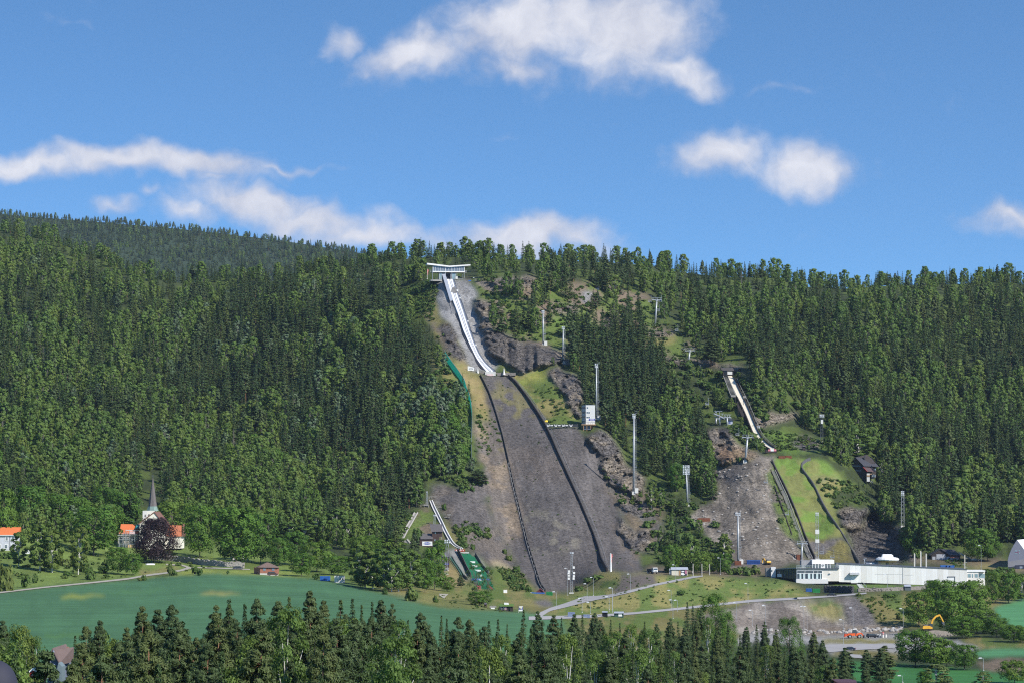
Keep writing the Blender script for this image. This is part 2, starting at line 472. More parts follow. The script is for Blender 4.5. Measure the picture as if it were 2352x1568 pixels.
# ---- ground colours (what the ground is made of)
def C(*c): return np.array(c,float)
FLOOR,GRASS,LUSH,DRY,STRAW = C(.045,.06,.024),C(.105,.145,.035),C(.11,.175,.035),C(.215,.19,.07),C(.34,.265,.12)
DGRAV,BGRAV,LGRAV,SCR,ROCKT,ROCKD,EARTH = C(.098,.088,.084),C(.118,.100,.086),C(.31,.30,.29),C(.195,.168,.14),C(.26,.22,.175),C(.105,.095,.09),C(.20,.155,.11)
CROP,CROP2,CROP3,ROADC = C(.062,.145,.064),C(.085,.24,.10),C(.04,.14,.035),C(.34,.32,.31)
gcol = np.broadcast_to(FLOOR,GV.shape + (3,)).copy()
zone = np.zeros(GV.shape,int)
grav = np.zeros(GV.shape)
ZN = ['ground','crop_field','gravel_slope','cliff','scree_slope','grass_slope','gravel_yard','meadow','landing_mat']
def paint(poly,col,soft=1,amt=1.0,z=None,g=0.0,patch=None,warp=True,col2=None,psz=40.0):
 """lay a kind of ground over a polygon; patch = share left bare in noisy patches"""
 global gcol,grav
 m = mask(poly,soft,warp)
 if patch is not None:
  n = fbm(GU / psz,GV / (psz * 0.7),int(abs(poly[0][0])) % 97,5)
  m = m * np.clip((n - patch) * 11.0 + 0.5,0,1)
 m = m * amt
 c = col
 if col2 is not None:
  w = np.clip((fbm(GU / 38.0,GV / 22.0,77 + int(abs(poly[0][1])) % 50,5) - 0.42) * 7.0,0,1)[...,None]
  c = col * (1 - w) + col2 * w
 gcol = gcol * (1 - m[...,None]) + c * m[...,None]
 grav = grav * (1 - m) + g * m
 if z is not None:
  zone[m > 0.5] = z
# wooded slopes get some grass between the trees
paint(F((-400,400),(2760,400),(2760,1330),(-400,1330)),GRASS * 0.8,1,0.8,patch=0.55,psz=30)
# terrace right of the inrun
paint(pts(A1,(700,440),(1100,400),(1500,430),(2091,480)) + pts(A2,(700,330),(1060,480),(1100,780),(1300,860),(1480,960),(1600,1120),(1960,1180),(1990,1290),(1500,1200),(1150,1130),(880,900),(560,880),(190,1100),(0,1100)) + pts(A1,(1200,1060),(950,900),(880,650)),
      GRASS,2,1,z=7,col2=EARTH * 0.9)
paint(pts(A1,(780,450),(1100,460),(1420,470),(1430,550),(1100,545),(800,500)),ROCKT,1,1,g=.6)
paint(pts(A1,(1250,470),(1440,470),(1430,545),(1250,545)),C(.38,.29,.19),1,1,g=.2)
paint(pts(A2,(0,580),(270,590),(270,640),(60,670),(0,660)),ROCKT,1,1,g=.5)
paint(pts(A2,(320,440),(460,450),(420,530),(320,560)),LGRAV * .7,1,1,g=1)
paint(pts(A2,(980,850),(1320,850),(1320,890),(980,900)),EARTH * .8,1,1,g=.6)
paint(pts(A2,(1000,920),(1300,900),(1330,960),(1010,1000)),DRY,1,.9)
paint(pts(A2,(0,700),(350,720),(660,830),(560,890),(0,800)),LUSH,2,.9)
# green and dry slope left of the start house
paint(pts(A1,(0,560),(200,480),(380,430),(400,470),(380,620),(330,700),(200,820),(0,800)),LUSH * .75,2,1,z=7)
paint(pts(A1,(330,560),(375,470),(385,640),(410,830),(330,900),(280,850)),DRY,2,1)
paint(pts(A1,(250,800),(400,830),(520,900),(580,1000),(690,1260),(700,1400),(560,1330),(480,1200),(350,1000)),EARTH,2,1,g=.5,col2=DRY)
paint(pts(A3,(400,0),(560,0),(600,60),(680,110),(760,300),(810,430),(800,460),(640,470),(600,330),(540,230),(500,130)),DRY,2,1,z=7,col2=STRAW * .8)
paint(pts(A1,(350,1250),(480,1270),(560,1400),(640,1560),(500,1568),(380,1400)),GRASS * 1.2,2,1,col2=DRY)
# grass right of the landing, beside the rocks
paint(pts(A1,(1060,1330),(1290,1400),(1560,1330),(1640,1320),(1570,1420)) + pts(A3,(1290,180),(1340,260),(1420,370),(1500,480),(1440,520),(1235,525),(1180,450),(1090,330),(965,190),(910,110)),DRY * 1.0,1,1,z=7,col2=GRASS)
paint(pts(A3,(980,130),(1230,60),(1280,100),(1180,150),(1000,190)),C(.25,.24,.06),2,.7)
# inrun gravel either side
paint(pts(A1,(390,440),(600,440),(690,440),(770,520),(820,600),(760,680),(790,800),(850,930),(930,1180),(1040,1310),(980,1390),(860,1395),(760,1390),(690,1290),(640,1130),(570,1000),(520,890),(430,830),(380,640)),LGRAV,1,1,z=2,g=.7,warp=False,col2=LGRAV * .72)
# landing hill
paint(LANDING,DGRAV,1,1,z=2,g=.75,col2=DGRAV * 1.14)
paint(pts(A3,(900,700),(1250,650),(1400,900),(1300,1000),(950,1000)),C(.13,.105,.088),4,.5,g=.8,patch=.42)
paint(pts(A3,(800,130),(1000,240),(1130,420),(1050,480),(830,440),(770,260)),DRY * .8,2,.7,z=2,patch=.5,psz=22)
paint(pts(A8,(1380,300),(1700,350),(1950,650),(1900,720),(1480,720),(1420,500)),C(.20,.18,.14),3,.7,g=.6,patch=.53,psz=24)
paint(pts(A3,(610,480),(780,470),(850,640),(900,830),(960,1000),(1000,1200),(1040,1400),(880,1568),(760,1300),(720,1010),(720,900),(650,780)),BGRAV * 1.12,2,.85,z=2,g=.7,col2=EARTH)
paint(pts(A3,(640,560),(770,540),(850,700),(830,760),(700,720)),DRY * .8,2,.7,patch=.5,psz=18)
# left small hill surroundings
paint(pts(A8,(560,60),(690,90),(900,190),(1040,260),(1200,560),(1330,850),(1440,1000),(1200,900),(1050,850),(950,760),(860,700),(720,480),(600,330),(500,230)),BGRAV * 1.05,2,1,z=2,g=.9,col2=DGRAV)
paint(pts(A8,(380,330),(500,300),(620,560),(700,700),(640,720),(430,640),(250,610)),EARTH * .75,2,1,g=.6,col2=GRASS)
paint(pts(A8,(620,420),(700,440),(800,640),(840,690),(760,690),(680,560)),DRY,2,1)
paint(pts(A8,(620,880),(700,780),(830,960),(880,1080),(700,1060)),DRY * 1.1,2,1,col2=STRAW * .8)
paint(pts(A8,(1070,830),(1180,790),(1280,880),(1130,860)),C(.33,.27,.17),1,.8,g=.4)
paint(pts(A8,(690,690),(760,690),(800,740),(780,760),(890,970),(860,980),(720,780)),LGRAV * .85,1,1,g=.5,warp=False)
paint(pts(A8,(900,735),(960,760),(1050,880),(1060,930),(1010,860)),LGRAV * .9,1,1,g=.5,warp=False)
paint(pts(A8,(1050,880),(1200,870),(1330,900),(1480,1080),(1420,1120),(1150,1100)),GRASS,2,1,z=7,col2=DRY)
# lower meadows between field and hill
paint(F((850,1345),(960,1330),(1060,1345),(1200,1330),(1250,1362),(1310,1362),(1350,1372),(1280,1400),(1180,1402),(1050,1402),(960,1392),(900,1372)),DRY,2,1,z=7,col2=GRASS)
paint(pts(A8,(550,1090),(860,1120),(1160,1240),(1290,1320),(1050,1290),(780,1260),(380,1200),(420,1140)),C(.20,.19,.065),2,1,z=7,col2=C(.15,.16,.05))
paint(pts(D3,(1310,480),(1560,430),(1700,500),(1780,620),(1560,690),(1480,650)),DGRAV * 1.5,1,1,g=1)
# church grounds
paint(F((-400,1180),(0,1180),(200,1230),(420,1250),(700,1270),(850,1330),(900,1365),(700,1330),(480,1314),(300,1332),(0,1362),(-400,1362)),GRASS * 1.1,2,1,z=7,col2=GRASS * 1.5)
paint(pts(B1,(1320,1000),(1560,980),(1730,990),(1650,1030),(1330,1060)),DRY * 1.1,1,.9)
paint(pts(B1,(1800,1010),(2352,1010),(2900,1060),(2352,1090),(1900,1090),(1500,1100)),C(.25,.28,.06),1,.95)
# berms by the stadium
paint(F((1180,1402),(1500,1396),(1700,1400),(1700,1450),(1600,1600),(1200,1600)),GRASS,2,1,col2=DRY * .8)
paint(F((1400,1316),(1500,1318),(1600,1318),(1700,1330),(1790,1330),(1840,1352),(1900,1370),(1650,1392),(1480,1404),(1240,1412),(1300,1390),(1330,1350)),C(.27,.245,.085),2,1,z=7,col2=GRASS * 1.3)
paint(pts(B4,(690,335),(990,335),(1040,425),(770,500),(590,530),(640,440)),BGRAV * 1.2,1,1,g=.4)
paint(pts(B4,(200,500),(330,370),(600,320),(690,340),(600,470),(300,540)),GRASS,2,.8,col2=DRY)
paint(F((1490,1300),(1640,1296),(1780,1292),(1800,1316),(1700,1326),(1600,1316),(1500,1318)),EARTH * .8,1,1,z=6,g=.8)
paint(pts(A3,(1640,640),(1760,700),(1900,900),(2091,1090),(2200,1200),(2200,1568),(1900,1568),(1800,1130)) + pts(B4,(850,130),(800,300),(740,320)),EARTH * .72,2,.9,z=2,g=.8,col2=DGRAV * 1.2)
paint(SCREE,SCR,1,1,z=4,g=1.0,col2=SCR * .72)
paint(pts(A4,(980,1100),(1180,1080),(1130,1280),(1000,1300)),DGRAV * 1.3,2,.8,g=1,patch=.45)
paint(pts(B4,(1430,120),(1760,130),(2000,180),(2020,280),(1660,270)),SCR * .85,2,1,z=4,g=.8,col2=BGRAV)
# small hill
paint(pts(A5,(360,60),(750,90),(1000,120),(1130,150),(1050,260),(720,290),(540,260)),LUSH * .9,1,1,z=7)
paint(pts(A5,(480,340),(700,340),(890,350),(1010,340),(1180,500),(1250,600),(1240,650),(1100,720),(1180,880),(1250,1120),(1200,1190),(830,1180),(700,800),(560,500)),C(.13,.20,.042),1,1,z=5,col2=C(.17,.18,.06))
paint(pts(A5,(960,560),(1130,540),(1240,620),(1110,720),(1000,700)),EARTH * 1.2,2,.8,col2=DRY)
paint(pts(A5,(820,1180),(1220,1190),(1420,1450),(900,1450)),DGRAV * 1.25,1,1,z=2,g=.7,col2=DRY * .7)
paint(pts(A5,(320,320),(560,310),(500,360),(300,400)),SCR,1,1,g=.7)
paint(GULLY,ROCKD * .9,2,1,z=3,g=.9)
paint(pts(A5,(440,420),(500,460),(780,1160),(700,1190),(560,1040),(480,700)),BGRAV,1,.9,g=.8,col2=GRASS)
# stadium lawn, embankment, yard
paint(pts(A7,(680,375),(900,380),(1600,405),(1590,430),(1000,445),(870,440)),LUSH,1,1,z=7)
paint(pts(A7,(0,555),(400,530),(560,520),(850,500),(1090,520),(1000,640),(1140,760),(1060,820),(0,840),(-500,700)),C(.25,.22,.19),1,1,z=4,g=.7,col2=BGRAV * 1.35)
paint(pts(A7,(440,560),(700,520),(790,560),(830,680),(700,730),(560,660)),GRASS * 1.1,2,.9,col2=DRY)
paint(pts(A7,(900,490),(1600,450),(2300,380),(2300,560),(1500,760),(1130,760),(1010,600)),GRASS,2,1,z=7,col2=DRY * .9)
paint(pts(A7,(800,560),(900,490),(1010,590),(1100,740),(840,760)),DGRAV * 1.5,1,.9,g=1)
paint(pts(A7,(480,780),(1320,740),(1330,830),(500,830)),EARTH * 1.1,1,.8,g=.6)
paint(pts(A7,(-100,840),(1500,815),(1560,850),(1900,910),(1990,940),(1900,970),(1260,1010),(700,1000),(640,920),(-100,900)),LGRAV * 1.0,1,1,z=6,g=.35)
paint(pts(A7,(610,862),(1250,862),(1270,905),(640,915)),DRY * 1.05,1,1)
paint(pts(A7,(690,985),(960,950),(1290,980),(1290,1040),(940,1010),(700,1010)),DRY * .8,1,1)
paint(pts(A7,(1810,880),(2000,850),(2400,900),(2400,960),(1990,945)),GRASS,1,1,col2=DRY)
paint(pts(A7,(1930,1060),(2200,1040),(2400,1050),(2400,1190),(2060,1170)),EARTH * .8,1,1,g=.6)
paint(pts(A6,(1390,1400),(1900,1430),(2300,1460),(2300,1530),(1500,1520)),DRY,1,1,col2=EARTH)
paint(pts(A6,(1230,1430),(1400,1390),(1500,1410),(1560,1490),(1300,1490)),GRASS,1,1)
paint(pts(A6,(870,1340),(1400,1390),(1900,1400),(1900,1470),(900,1450)),EARTH * .8,2,.9,g=.6)
for poly,dy in CLIFFS:
 paint(poly,ROCKT * .72,1,1,z=3,g=.8,col2=ROCKD)
paint(pts(A1,(860,950),(1130,1050),(1650,1200),(1330,1400),(1040,1310),(930,1180)),ROCKD * .9,2,.85,g=.6)
paint(pts(A4,(1000,900),(1330,960),(1200,1010),(1000,1060)),C(.25,.16,.095),2,.8,g=.6)
paint(pts(A4,(1100,930),(1330,965),(1230,1000),(1100,1010)),C(.38,.28,.16),2,.7,g=.6)
# fields
FIELD = F((-400,1370),(0,1360),(120,1347),(300,1331),(480,1315),(620,1320),(720,1329),(800,1340),(880,1364),(960,1386),(1040,1398),(1100,1400),(1200,1404),(1290,1416),(1330,1600),(-400,1600))
paint(FIELD,CROP,1,1,z=1,warp=False,col2=CROP * 1.09)
paint(F((-400,1478),(120,1478),(500,1468),(900,1462),(1330,1440),(1330,1600),(-400,1600)),CROP * 1.15,6,.8)
paint(pts(B1,(530,1258),(700,1240),(1000,1245),(990,1262),(760,1278),(560,1278)),C(.29,.31,.05),1,.95)
paint(pts(B1,(1880,1215),(2050,1203),(2240,1218),(2250,1240),(2000,1248)),C(.25,.24,.07),1,.95)
paint(pts(B2,(930,240),(1380,225),(1400,240),(1000,252)),C(.08,.19,.05),1,.6)
paint(pts(B2,(340,620),(700,610),(720,640),(450,645)),C(.10,.22,.05),1,.6)
paint(pts(A8,(0,1090),(280,1130),(540,1250),(1290,1325),(1300,1400),(0,1400)),CROP,1,.6,z=1,warp=False)
paint(pts(A7,(2090,600),(2230,550),(2420,520),(2420,780),(2280,790),(2140,680)),CROP2,1,1,z=1,warp=False)
paint(pts(A7,(1910,980),(2080,950),(2420,950),(2420,1015),(1990,1020),(1920,1000)),CROP2,1,1,z=1,warp=False)
paint(pts(A7,(690,1040),(1250,1090),(1700,1110),(2100,1150),(2420,1190),(2420,1330),(600,1330)),CROP3,1,1,z=1,warp=False,col2=CROP3 * 1.15)
paint(pts(A7,(1250,1100),(1640,1120),(1600,1180),(1300,1150)),CROP3 * .9,1,.8)
# green plastic landing of the little jump, laid on the ground
MAT = pts(A8,(800,732),(890,735),(945,770),(1010,860),(1060,930),(1110,1030),(1125,1072),(975,1072),(940,1010),(880,890),(840,800))
paint(MAT,C(.012,.12,.055),0,1,z=8,warp=False)
paint(pts(A8,(955,1035),(1005,1033),(990,1072),(960,1072)),C(.25,.06,.05),0,1,warp=False)
paint(pts(A8,(1065,1035),(1085,1040),(1110,1070),(1080,1065)),C(.25,.06,.05),0,1,warp=False)
paint(pts(A8,(905,975),(1075,970),(1080,985),(915,990)),C(.05,.12,.35),0,1,warp=False)
# rain has washed the loose slopes in streaks
sk = (fbm((GU - GV * .32) / 5.0,GV / 70.0,131,4) - .5) * .55 + (fbm((GU + GV * .05) / 16.0,GV / 55.0,137,3) - .5) * .5
gcol = gcol * (1 + sk * np.isin(zone,(2,4)) * np.clip((GV - 860) / 30,0,1))[...,None]
# ---- the meshes: the hill is cut along its kinds of ground, so every sheet meets its neighbour edge to edge
near_rows,back_rows = [],[]
base = GPOS[-1]
for f,h in ((0.75,0.0),(0.5,0.02),(0.35,0.08),(0.2,0.4),(0.06,0.9),(-0.12,0.985)):
 q = base.copy()
 q[:,0] = base[:,0] * np.maximum(f,0.35) ** 0.6
 q[:,1] = base[:,1] * f
 q[:,2] = base[:,2] * (1 - h) + (CAMZ - 1.8) * h
 near_rows.append(q)
top = GPOS[0]
for d,dz in ((25,1),(70,1),(180,-8),(420,-40),(800,-90)):
 q = top.copy()
 q[:,1] = top[:,1] + d
 q[:,0] = top[:,0] * (1 + d / 2400.0)
 q[:,2] = top[:,2] + dz
 back_rows.insert(0,q)
ALLP = np.concatenate([np.stack(back_rows),GPOS,np.stack(near_rows)],0)
nb,nn = len(back_rows),len(near_rows)
ALLC = np.concatenate([np.repeat(gcol[:1],nb,0),gcol,np.repeat(gcol[-1:] * 0.5 + FLOOR * 0.5,nn,0)],0)
ALLG = np.concatenate([np.zeros((nb,NU)),grav,np.zeros((nn,NU))],0)
ALLZ = np.concatenate([np.zeros((nb,NU),int),zone,np.zeros((nn,NU),int)],0)
ALLZ[-nn:] = np.where(zone[-1:] == 1,0,0)
HR = ALLP.shape[0]
ii = np.arange(HR * NU).reshape(HR,NU)
quads = np.stack([ii[:-1,:-1],ii[1:,:-1],ii[1:,1:],ii[:-1,1:]],-1).reshape(-1,4)
fz = ALLZ[:-1,:-1].reshape(-1)
VP,VC,VG = ALLP.reshape(-1,3),ALLC.reshape(-1,3),ALLG.reshape(-1)
def raw_mesh(name,verts,faces,mats,attrs=None,matidx=None,smooth=False):
 """fast mesh from numpy arrays; faces (N, k)"""
 me = bpy.data.meshes.new(name)
 me.vertices.add(len(verts))
 me.vertices.foreach_set('co',np.asarray(verts,np.float32).ravel())
 k = faces.shape[1]
 me.loops.add(faces.size)
 me.loops.foreach_set('vertex_index',faces.astype(np.int32).ravel())
 me.polygons.add(len(faces))
 me.polygons.foreach_set('loop_start',np.arange(0,faces.size,k,dtype=np.int32))
 if matidx is not None:
  me.polygons.foreach_set('material_index',np.asarray(matidx,np.int32))
 for m in mats: me.materials.append(m)
 for nm,dom,typ,arr in attrs or ():
  a = me.attributes.new(nm,typ,dom)
  a.data.foreach_set('color' if typ == 'FLOAT_COLOR' else 'vector' if typ == 'FLOAT_VECTOR' else 'value',np.asarray(arr,np.int32 if typ == 'INT' else np.float32).ravel())
 me.update(calc_edges=True)
 if smooth: me.polygons.foreach_set('use_smooth',np.ones(len(faces),bool))
 me.validate()
 return me
def ground_material():
 m = bpy.data.materials.new('ground')
 m.use_nodes = True
 t = NT(m.node_tree)
 geo = t.n('ShaderNodeNewGeometry').outputs['Position']
 col = t.n('ShaderNodeAttribute',attribute_name='gcol').outputs['Color']
 g = t.n('ShaderNodeAttribute',attribute_name='grav').outputs['Fac']
 big = t.ramp(t.noise(geo,0.045,5.0),0.3,0.7)
 mid = t.ramp(t.noise(geo,0.33,5.0,0.65),0.3,0.7)
 fine = t.ramp(t.noise(geo,1.5,3.0,0.7),0.28,0.72)
 vor = t.n('ShaderNodeTexVoronoi',{'Vector': geo,'Scale': 0.95,'Randomness': 1.0})
 stone = t.n('ShaderNodeSeparateColor',{0: vor.outputs['Color']}).outputs[0]
 veg = t.math('ADD',t.math('ADD',t.math('MULTIPLY',big,0.28),t.math('MULTIPLY',mid,0.34)),t.math('ADD',t.math('MULTIPLY',fine,0.32),0.53))
 st = t.math('ADD',t.math('ADD',t.math('MULTIPLY',stone,0.85),t.math('MULTIPLY',fine,0.55)),t.math('ADD',t.math('MULTIPLY',big,0.10),0.25))
 f = t.math('ADD',t.math('MULTIPLY',veg,t.math('SUBTRACT',1.0,g)),t.math('MULTIPLY',st,g))
 c = t.mix(1.0,col,t.n('ShaderNodeCombineColor',{0: f,1: f,2: f}).outputs[0],'MULTIPLY')
 bs = t.n('ShaderNodeBsdfPrincipled',{'Base Color': c,'Roughness': 0.9,'Specular IOR Level': 0.15})
 h = t.math('ADD',t.math('MULTIPLY',fine,0.6),t.math('MULTIPLY',mid,0.5))
 bp = t.n('ShaderNodeBump',{'Height': h,'Strength': 0.55,'Distance': 0.7})
 t.t.links.new(bp.outputs[0],bs.inputs['Normal'])
 t.n('ShaderNodeOutputMaterial',{'Surface': bs.outputs[0]})
 return m
def field_material():
 m = bpy.data.materials.new('crop')
 m.use_nodes = True
 t = NT(m.node_tree)
 geo = t.n('ShaderNodeNewGeometry').outputs['Position']
 col = t.n('ShaderNodeAttribute',attribute_name='gcol').outputs['Color']
 mp = t.n('ShaderNodeMapping',{'Vector': geo,'Rotation': (0,0,R(6)),'Scale': (0.012,0.11,0.05)}).outputs[0]
 rows = t.ramp(t.noise(mp,1.0,5.0),0.3,0.7)
 mp2 = t.n('ShaderNodeMapping',{'Vector': geo,'Rotation': (0,0,R(6)),'Scale': (0.25,0.9,1)}).outputs[0]
 fine = t.ramp(t.noise(mp2,1.0,4.0,0.7),0.3,0.7)
 big = t.ramp(t.noise(geo,0.012,4.0),0.3,0.7)
 f = t.math('ADD',t.math('ADD',t.math('MULTIPLY',rows,0.26),t.math('MULTIPLY',fine,0.26)),t.math('ADD',t.math('MULTIPLY',big,0.22),0.64))
 c = t.mix(1.0,col,t.n('ShaderNodeCombineColor',{0: f,1: f,2: f}).outputs[0],'MULTIPLY')
 bs = t.n('ShaderNodeBsdfPrincipled',{'Base Color': c,'Roughness': 0.8,'Specular IOR Level': 0.2})
 bp = t.n('ShaderNodeBump',{'Height': fine,'Strength': 0.5,'Distance': 0.3})
 t.t.links.new(bp.outputs[0],bs.inputs['Normal'])
 t.n('ShaderNodeOutputMaterial',{'Surface': bs.outputs[0]})
 return m
def rock_material():
 m = bpy.data.materials.new('rock')
 m.use_nodes = True
 t = NT(m.node_tree)
 geo = t.n('ShaderNodeNewGeometry').outputs['Position']
 col = t.n('ShaderNodeAttribute',attribute_name='gcol').outputs['Color']
 n1 = t.noise(geo,0.35,4.0,0.6)
 wob = t.n('ShaderNodeVectorMath',{0: geo,1: t.n('ShaderNodeCombineXYZ',{0: t.math('MULTIPLY',n1,4.0),1: 0.0,2: t.math('MULTIPLY',n1,3.0)}).outputs[0]},operation='ADD').outputs[0]
 mp = t.n('ShaderNodeMapping',{'Vector': wob,'Scale': (0.30,0.30,0.42)}).outputs[0]
 ed = t.n('ShaderNodeTexVoronoi',{'Vector': mp,'Scale': 1.0},feature='DISTANCE_TO_EDGE').outputs['Distance']
 crack = t.n('ShaderNodeMapRange',{'Value': ed,'From Min': 0.0,'From Max': 0.09,'To Min': 0.35,'To Max': 1.0}).outputs[0]
 cell = t.n('ShaderNodeSeparateColor',{0: t.n('ShaderNodeTexVoronoi',{'Vector': mp,'Scale': 1.0}).outputs['Color']}).outputs[0]
 bed = t.n('ShaderNodeMapping',{'Vector': wob,'Rotation': (0,R(14),0),'Scale': (0.06,0.06,0.9)}).outputs[0]
 f = t.math('ADD',t.math('ADD',t.math('MULTIPLY',cell,0.5),t.math('MULTIPLY',t.ramp(t.noise(bed,1.0,3.0),.3,.7),0.5)),t.math('MULTIPLY_ADD',t.ramp(t.noise(geo,1.6,2.0),.3,.7),0.4,0.32))
 f = t.math('MULTIPLY',f,crack)
 c = t.mix(1.0,col,t.n('ShaderNodeCombineColor',{0: f,1: f,2: f}).outputs[0],'MULTIPLY')
 bs = t.n('ShaderNodeBsdfPrincipled',{'Base Color': c,'Roughness': 0.9,'Specular IOR Level': 0.15})
 t.t.links.new(t.n('ShaderNodeBump',{'Height': t.math('ADD',crack,t.math('MULTIPLY',cell,.8)),'Strength': 0.8,'Distance': 1.2}).outputs[0],bs.inputs['Normal'])
 t.n('ShaderNodeOutputMaterial',{'Surface': bs.outputs[0]})
 return m
GM,FM,RM = ground_material(),field_material(),rock_material()
ground_objs = []
for z,nm in enumerate(ZN):
 q = quads[fz == z]
 if not len(q): continue
 ids,invq = np.unique(q,return_inverse=True)
 me = raw_mesh(nm,VP[ids],invq.reshape(-1,4),[FM if nm == 'crop_field' else RM if nm == 'cliff' else GM],
                  [('gcol','POINT','FLOAT_COLOR',np.concatenate([VC[ids],np.ones((len(ids),1))],1)),('grav','POINT','FLOAT',VG[ids])])
 o = bpy.data.objects.new(nm,me)
 COL.objects.link(o)
 tag(o,kind='structure')
 ground_objs.append(o)
GROUND_BVH = BVHTree.FromPolygons([tuple(p) for p in VP[::1]],[tuple(int(i) for i in q) for q in quads])
def gz(x,y):
 """ground height under a point"""
 h = GROUND_BVH.ray_cast(Vector((x,y,1500.0)),Vector((0,0,-1)))
 return h[0].z if h[0] is not None else 0.0
def G(u,v,dY=0.0):
 return Vector(P(u,v,float(gridYuv(u,v)) + dY))
# ---- far ridge behind the left shoulder, and the flat land that carries the horizon
fu = np.linspace(-500,1250,120)
ft = np.interp(fu,[-500,0,200,420,640,870,1250],[452,493,508,527,552,588,640])
rows = []
for k,(dv,dY) in enumerate([(330,-900),(200,-620),(120,-420),(60,-220),(25,-100),(0,0),(4,150),(20,500)]):
 Yr = 6000 + dY * 1.6 + (fbm(fu / 90,fu * 0 + k,61,3) - 0.5) * 120
 rows.append(P(fu,ft + dv,Yr))
rows = np.stack(rows)
iq = np.arange(rows.shape[0] * rows.shape[1]).reshape(rows.shape[:2])
fq = np.stack([iq[:-1,:-1],iq[:-1,1:],iq[1:,1:],iq[1:,:-1]],-1).reshape(-1,4)
npt = rows.shape[0] * rows.shape[1]
me = raw_mesh('far_hill',rows.reshape(-1,3),fq,[GM],[('gcol','POINT','FLOAT_COLOR',np.tile([.04,.06,.03,1],(npt,1))),('grav','POINT','FLOAT',np.zeros(npt))])
far_hill = bpy.data.objects.new('far_hill',me); COL.objects.link(far_hill); tag(far_hill,kind='structure')
pl = np.array([[-16000,-400,-60],[16000,-400,-60],[16000,20000,-60],[-16000,20000,-60]],float)
me = raw_mesh('valley_floor',pl,np.array([[0,1,2,3]]),[GM],[('gcol','POINT','FLOAT_COLOR',np.tile([.05,.08,.03,1],(4,1))),('grav','POINT','FLOAT',np.zeros(4))])
o = bpy.data.objects.new('valley_floor',me); COL.objects.link(o); tag(o,kind='structure')
# ---- roads: strips on the ground
road_mat = mat('road',(.33,.315,.31),rough=.95,var=.12,scale=.15)
path_mat = mat('path',(.36,.33,.27),rough=.95,var=.15,scale=.2)
def strip(name,left,right,m,lift=0.18,n=60,kind='structure'):
 """surface between two photo polylines laid on the ground"""
 def res(pl):
  pl = np.array(pl,float)
  d = np.concatenate([[0],np.cumsum(np.hypot(*(pl[1:] - pl[:-1]).T))])
  s = np.linspace(0,d[-1],n)
  return np.interp(s,d,pl[:,0]),np.interp(s,d,pl[:,1])
 lu,lv = res(left); ru,rv = res(right)
 W = 5
 rows = []
 for i in range(W):
  w = i / (W - 1)
  u,v = lu * (1 - w) + ru * w,lv * (1 - w) + rv * w
  p = P(u,v,gridYuv(u,v)); p[:,2] += lift
  rows.append(p)
 rows = np.stack(rows)
 iq = np.arange(W * n).reshape(W,n)
 fq = np.stack([iq[:-1,:-1],iq[1:,:-1],iq[1:,1:],iq[:-1,1:]],-1).reshape(-1,4)
 me = raw_mesh(name,rows.reshape(-1,3),fq,[m])
 o = bpy.data.objects.new(name,me); COL.objects.link(o)
 return tag(o,kind=kind)
strip('road',pts(B4,(-130,720),(0,660),(130,620),(300,560),(560,535),(760,490),(1000,430),(1200,390),(1340,362),(1440,356)),
      pts(B4,(-130,775),(0,690),(150,655),(340,605),(590,555),(770,512),(1000,450),(1210,408),(1350,378),(1440,366)),road_mat)
strip('road',pts(B4,(-200,742),(100,735),(400,726),(800,700),(1240,655),(1620,612),(1900,583),(2352,560)) + pts(A7,(400,512),(650,497),(900,478),(1000,470)),
      pts(B4,(-200,775),(100,765),(400,752),(800,720),(1250,675),(1660,630),(1900,605),(2352,580)) + pts(A7,(400,530),(650,512),(900,492),(1000,482)),road_mat)
strip('road',pts(B4,(285,562),(330,550),(430,548)),pts(B4,(300,580),(380,600),(480,575)),road_mat,lift=.24,n=12)
strip('path',pts(B1,(-60,1222),(0,1215),(400,1168),(830,1125),(1200,1085),(1400,1048),(1560,1030),(1700,1005),(1760,985),(1700,968),(1560,962)),
      pts(B1,(-60,1236),(0,1228),(400,1180),(830,1138),(1200,1100),(1400,1065),(1570,1043),(1720,1018),(1810,990),(1720,958),(1560,950)),path_mat)
strip('path',pts(B1,(1760,985),(1860,982),(2100,988),(2352,1000)),pts(B1,(1790,1000),(1860,990),(2100,998),(2352,1008)),path_mat,n=20)
strip('path',pts(A8,(605,1115),(690,1118)),pts(A8,(608,1140),(650,1158)),path_mat,n=8)
strip('road',pts(A7,(640,918),(900,912),(1260,908)),pts(A7,(660,985),(900,965),(1260,945)),road_mat,n=30)
strip('road',pts(A7,(850,1000),(960,1005)),pts(A7,(880,1030),(970,1035)),road_mat,n=8)
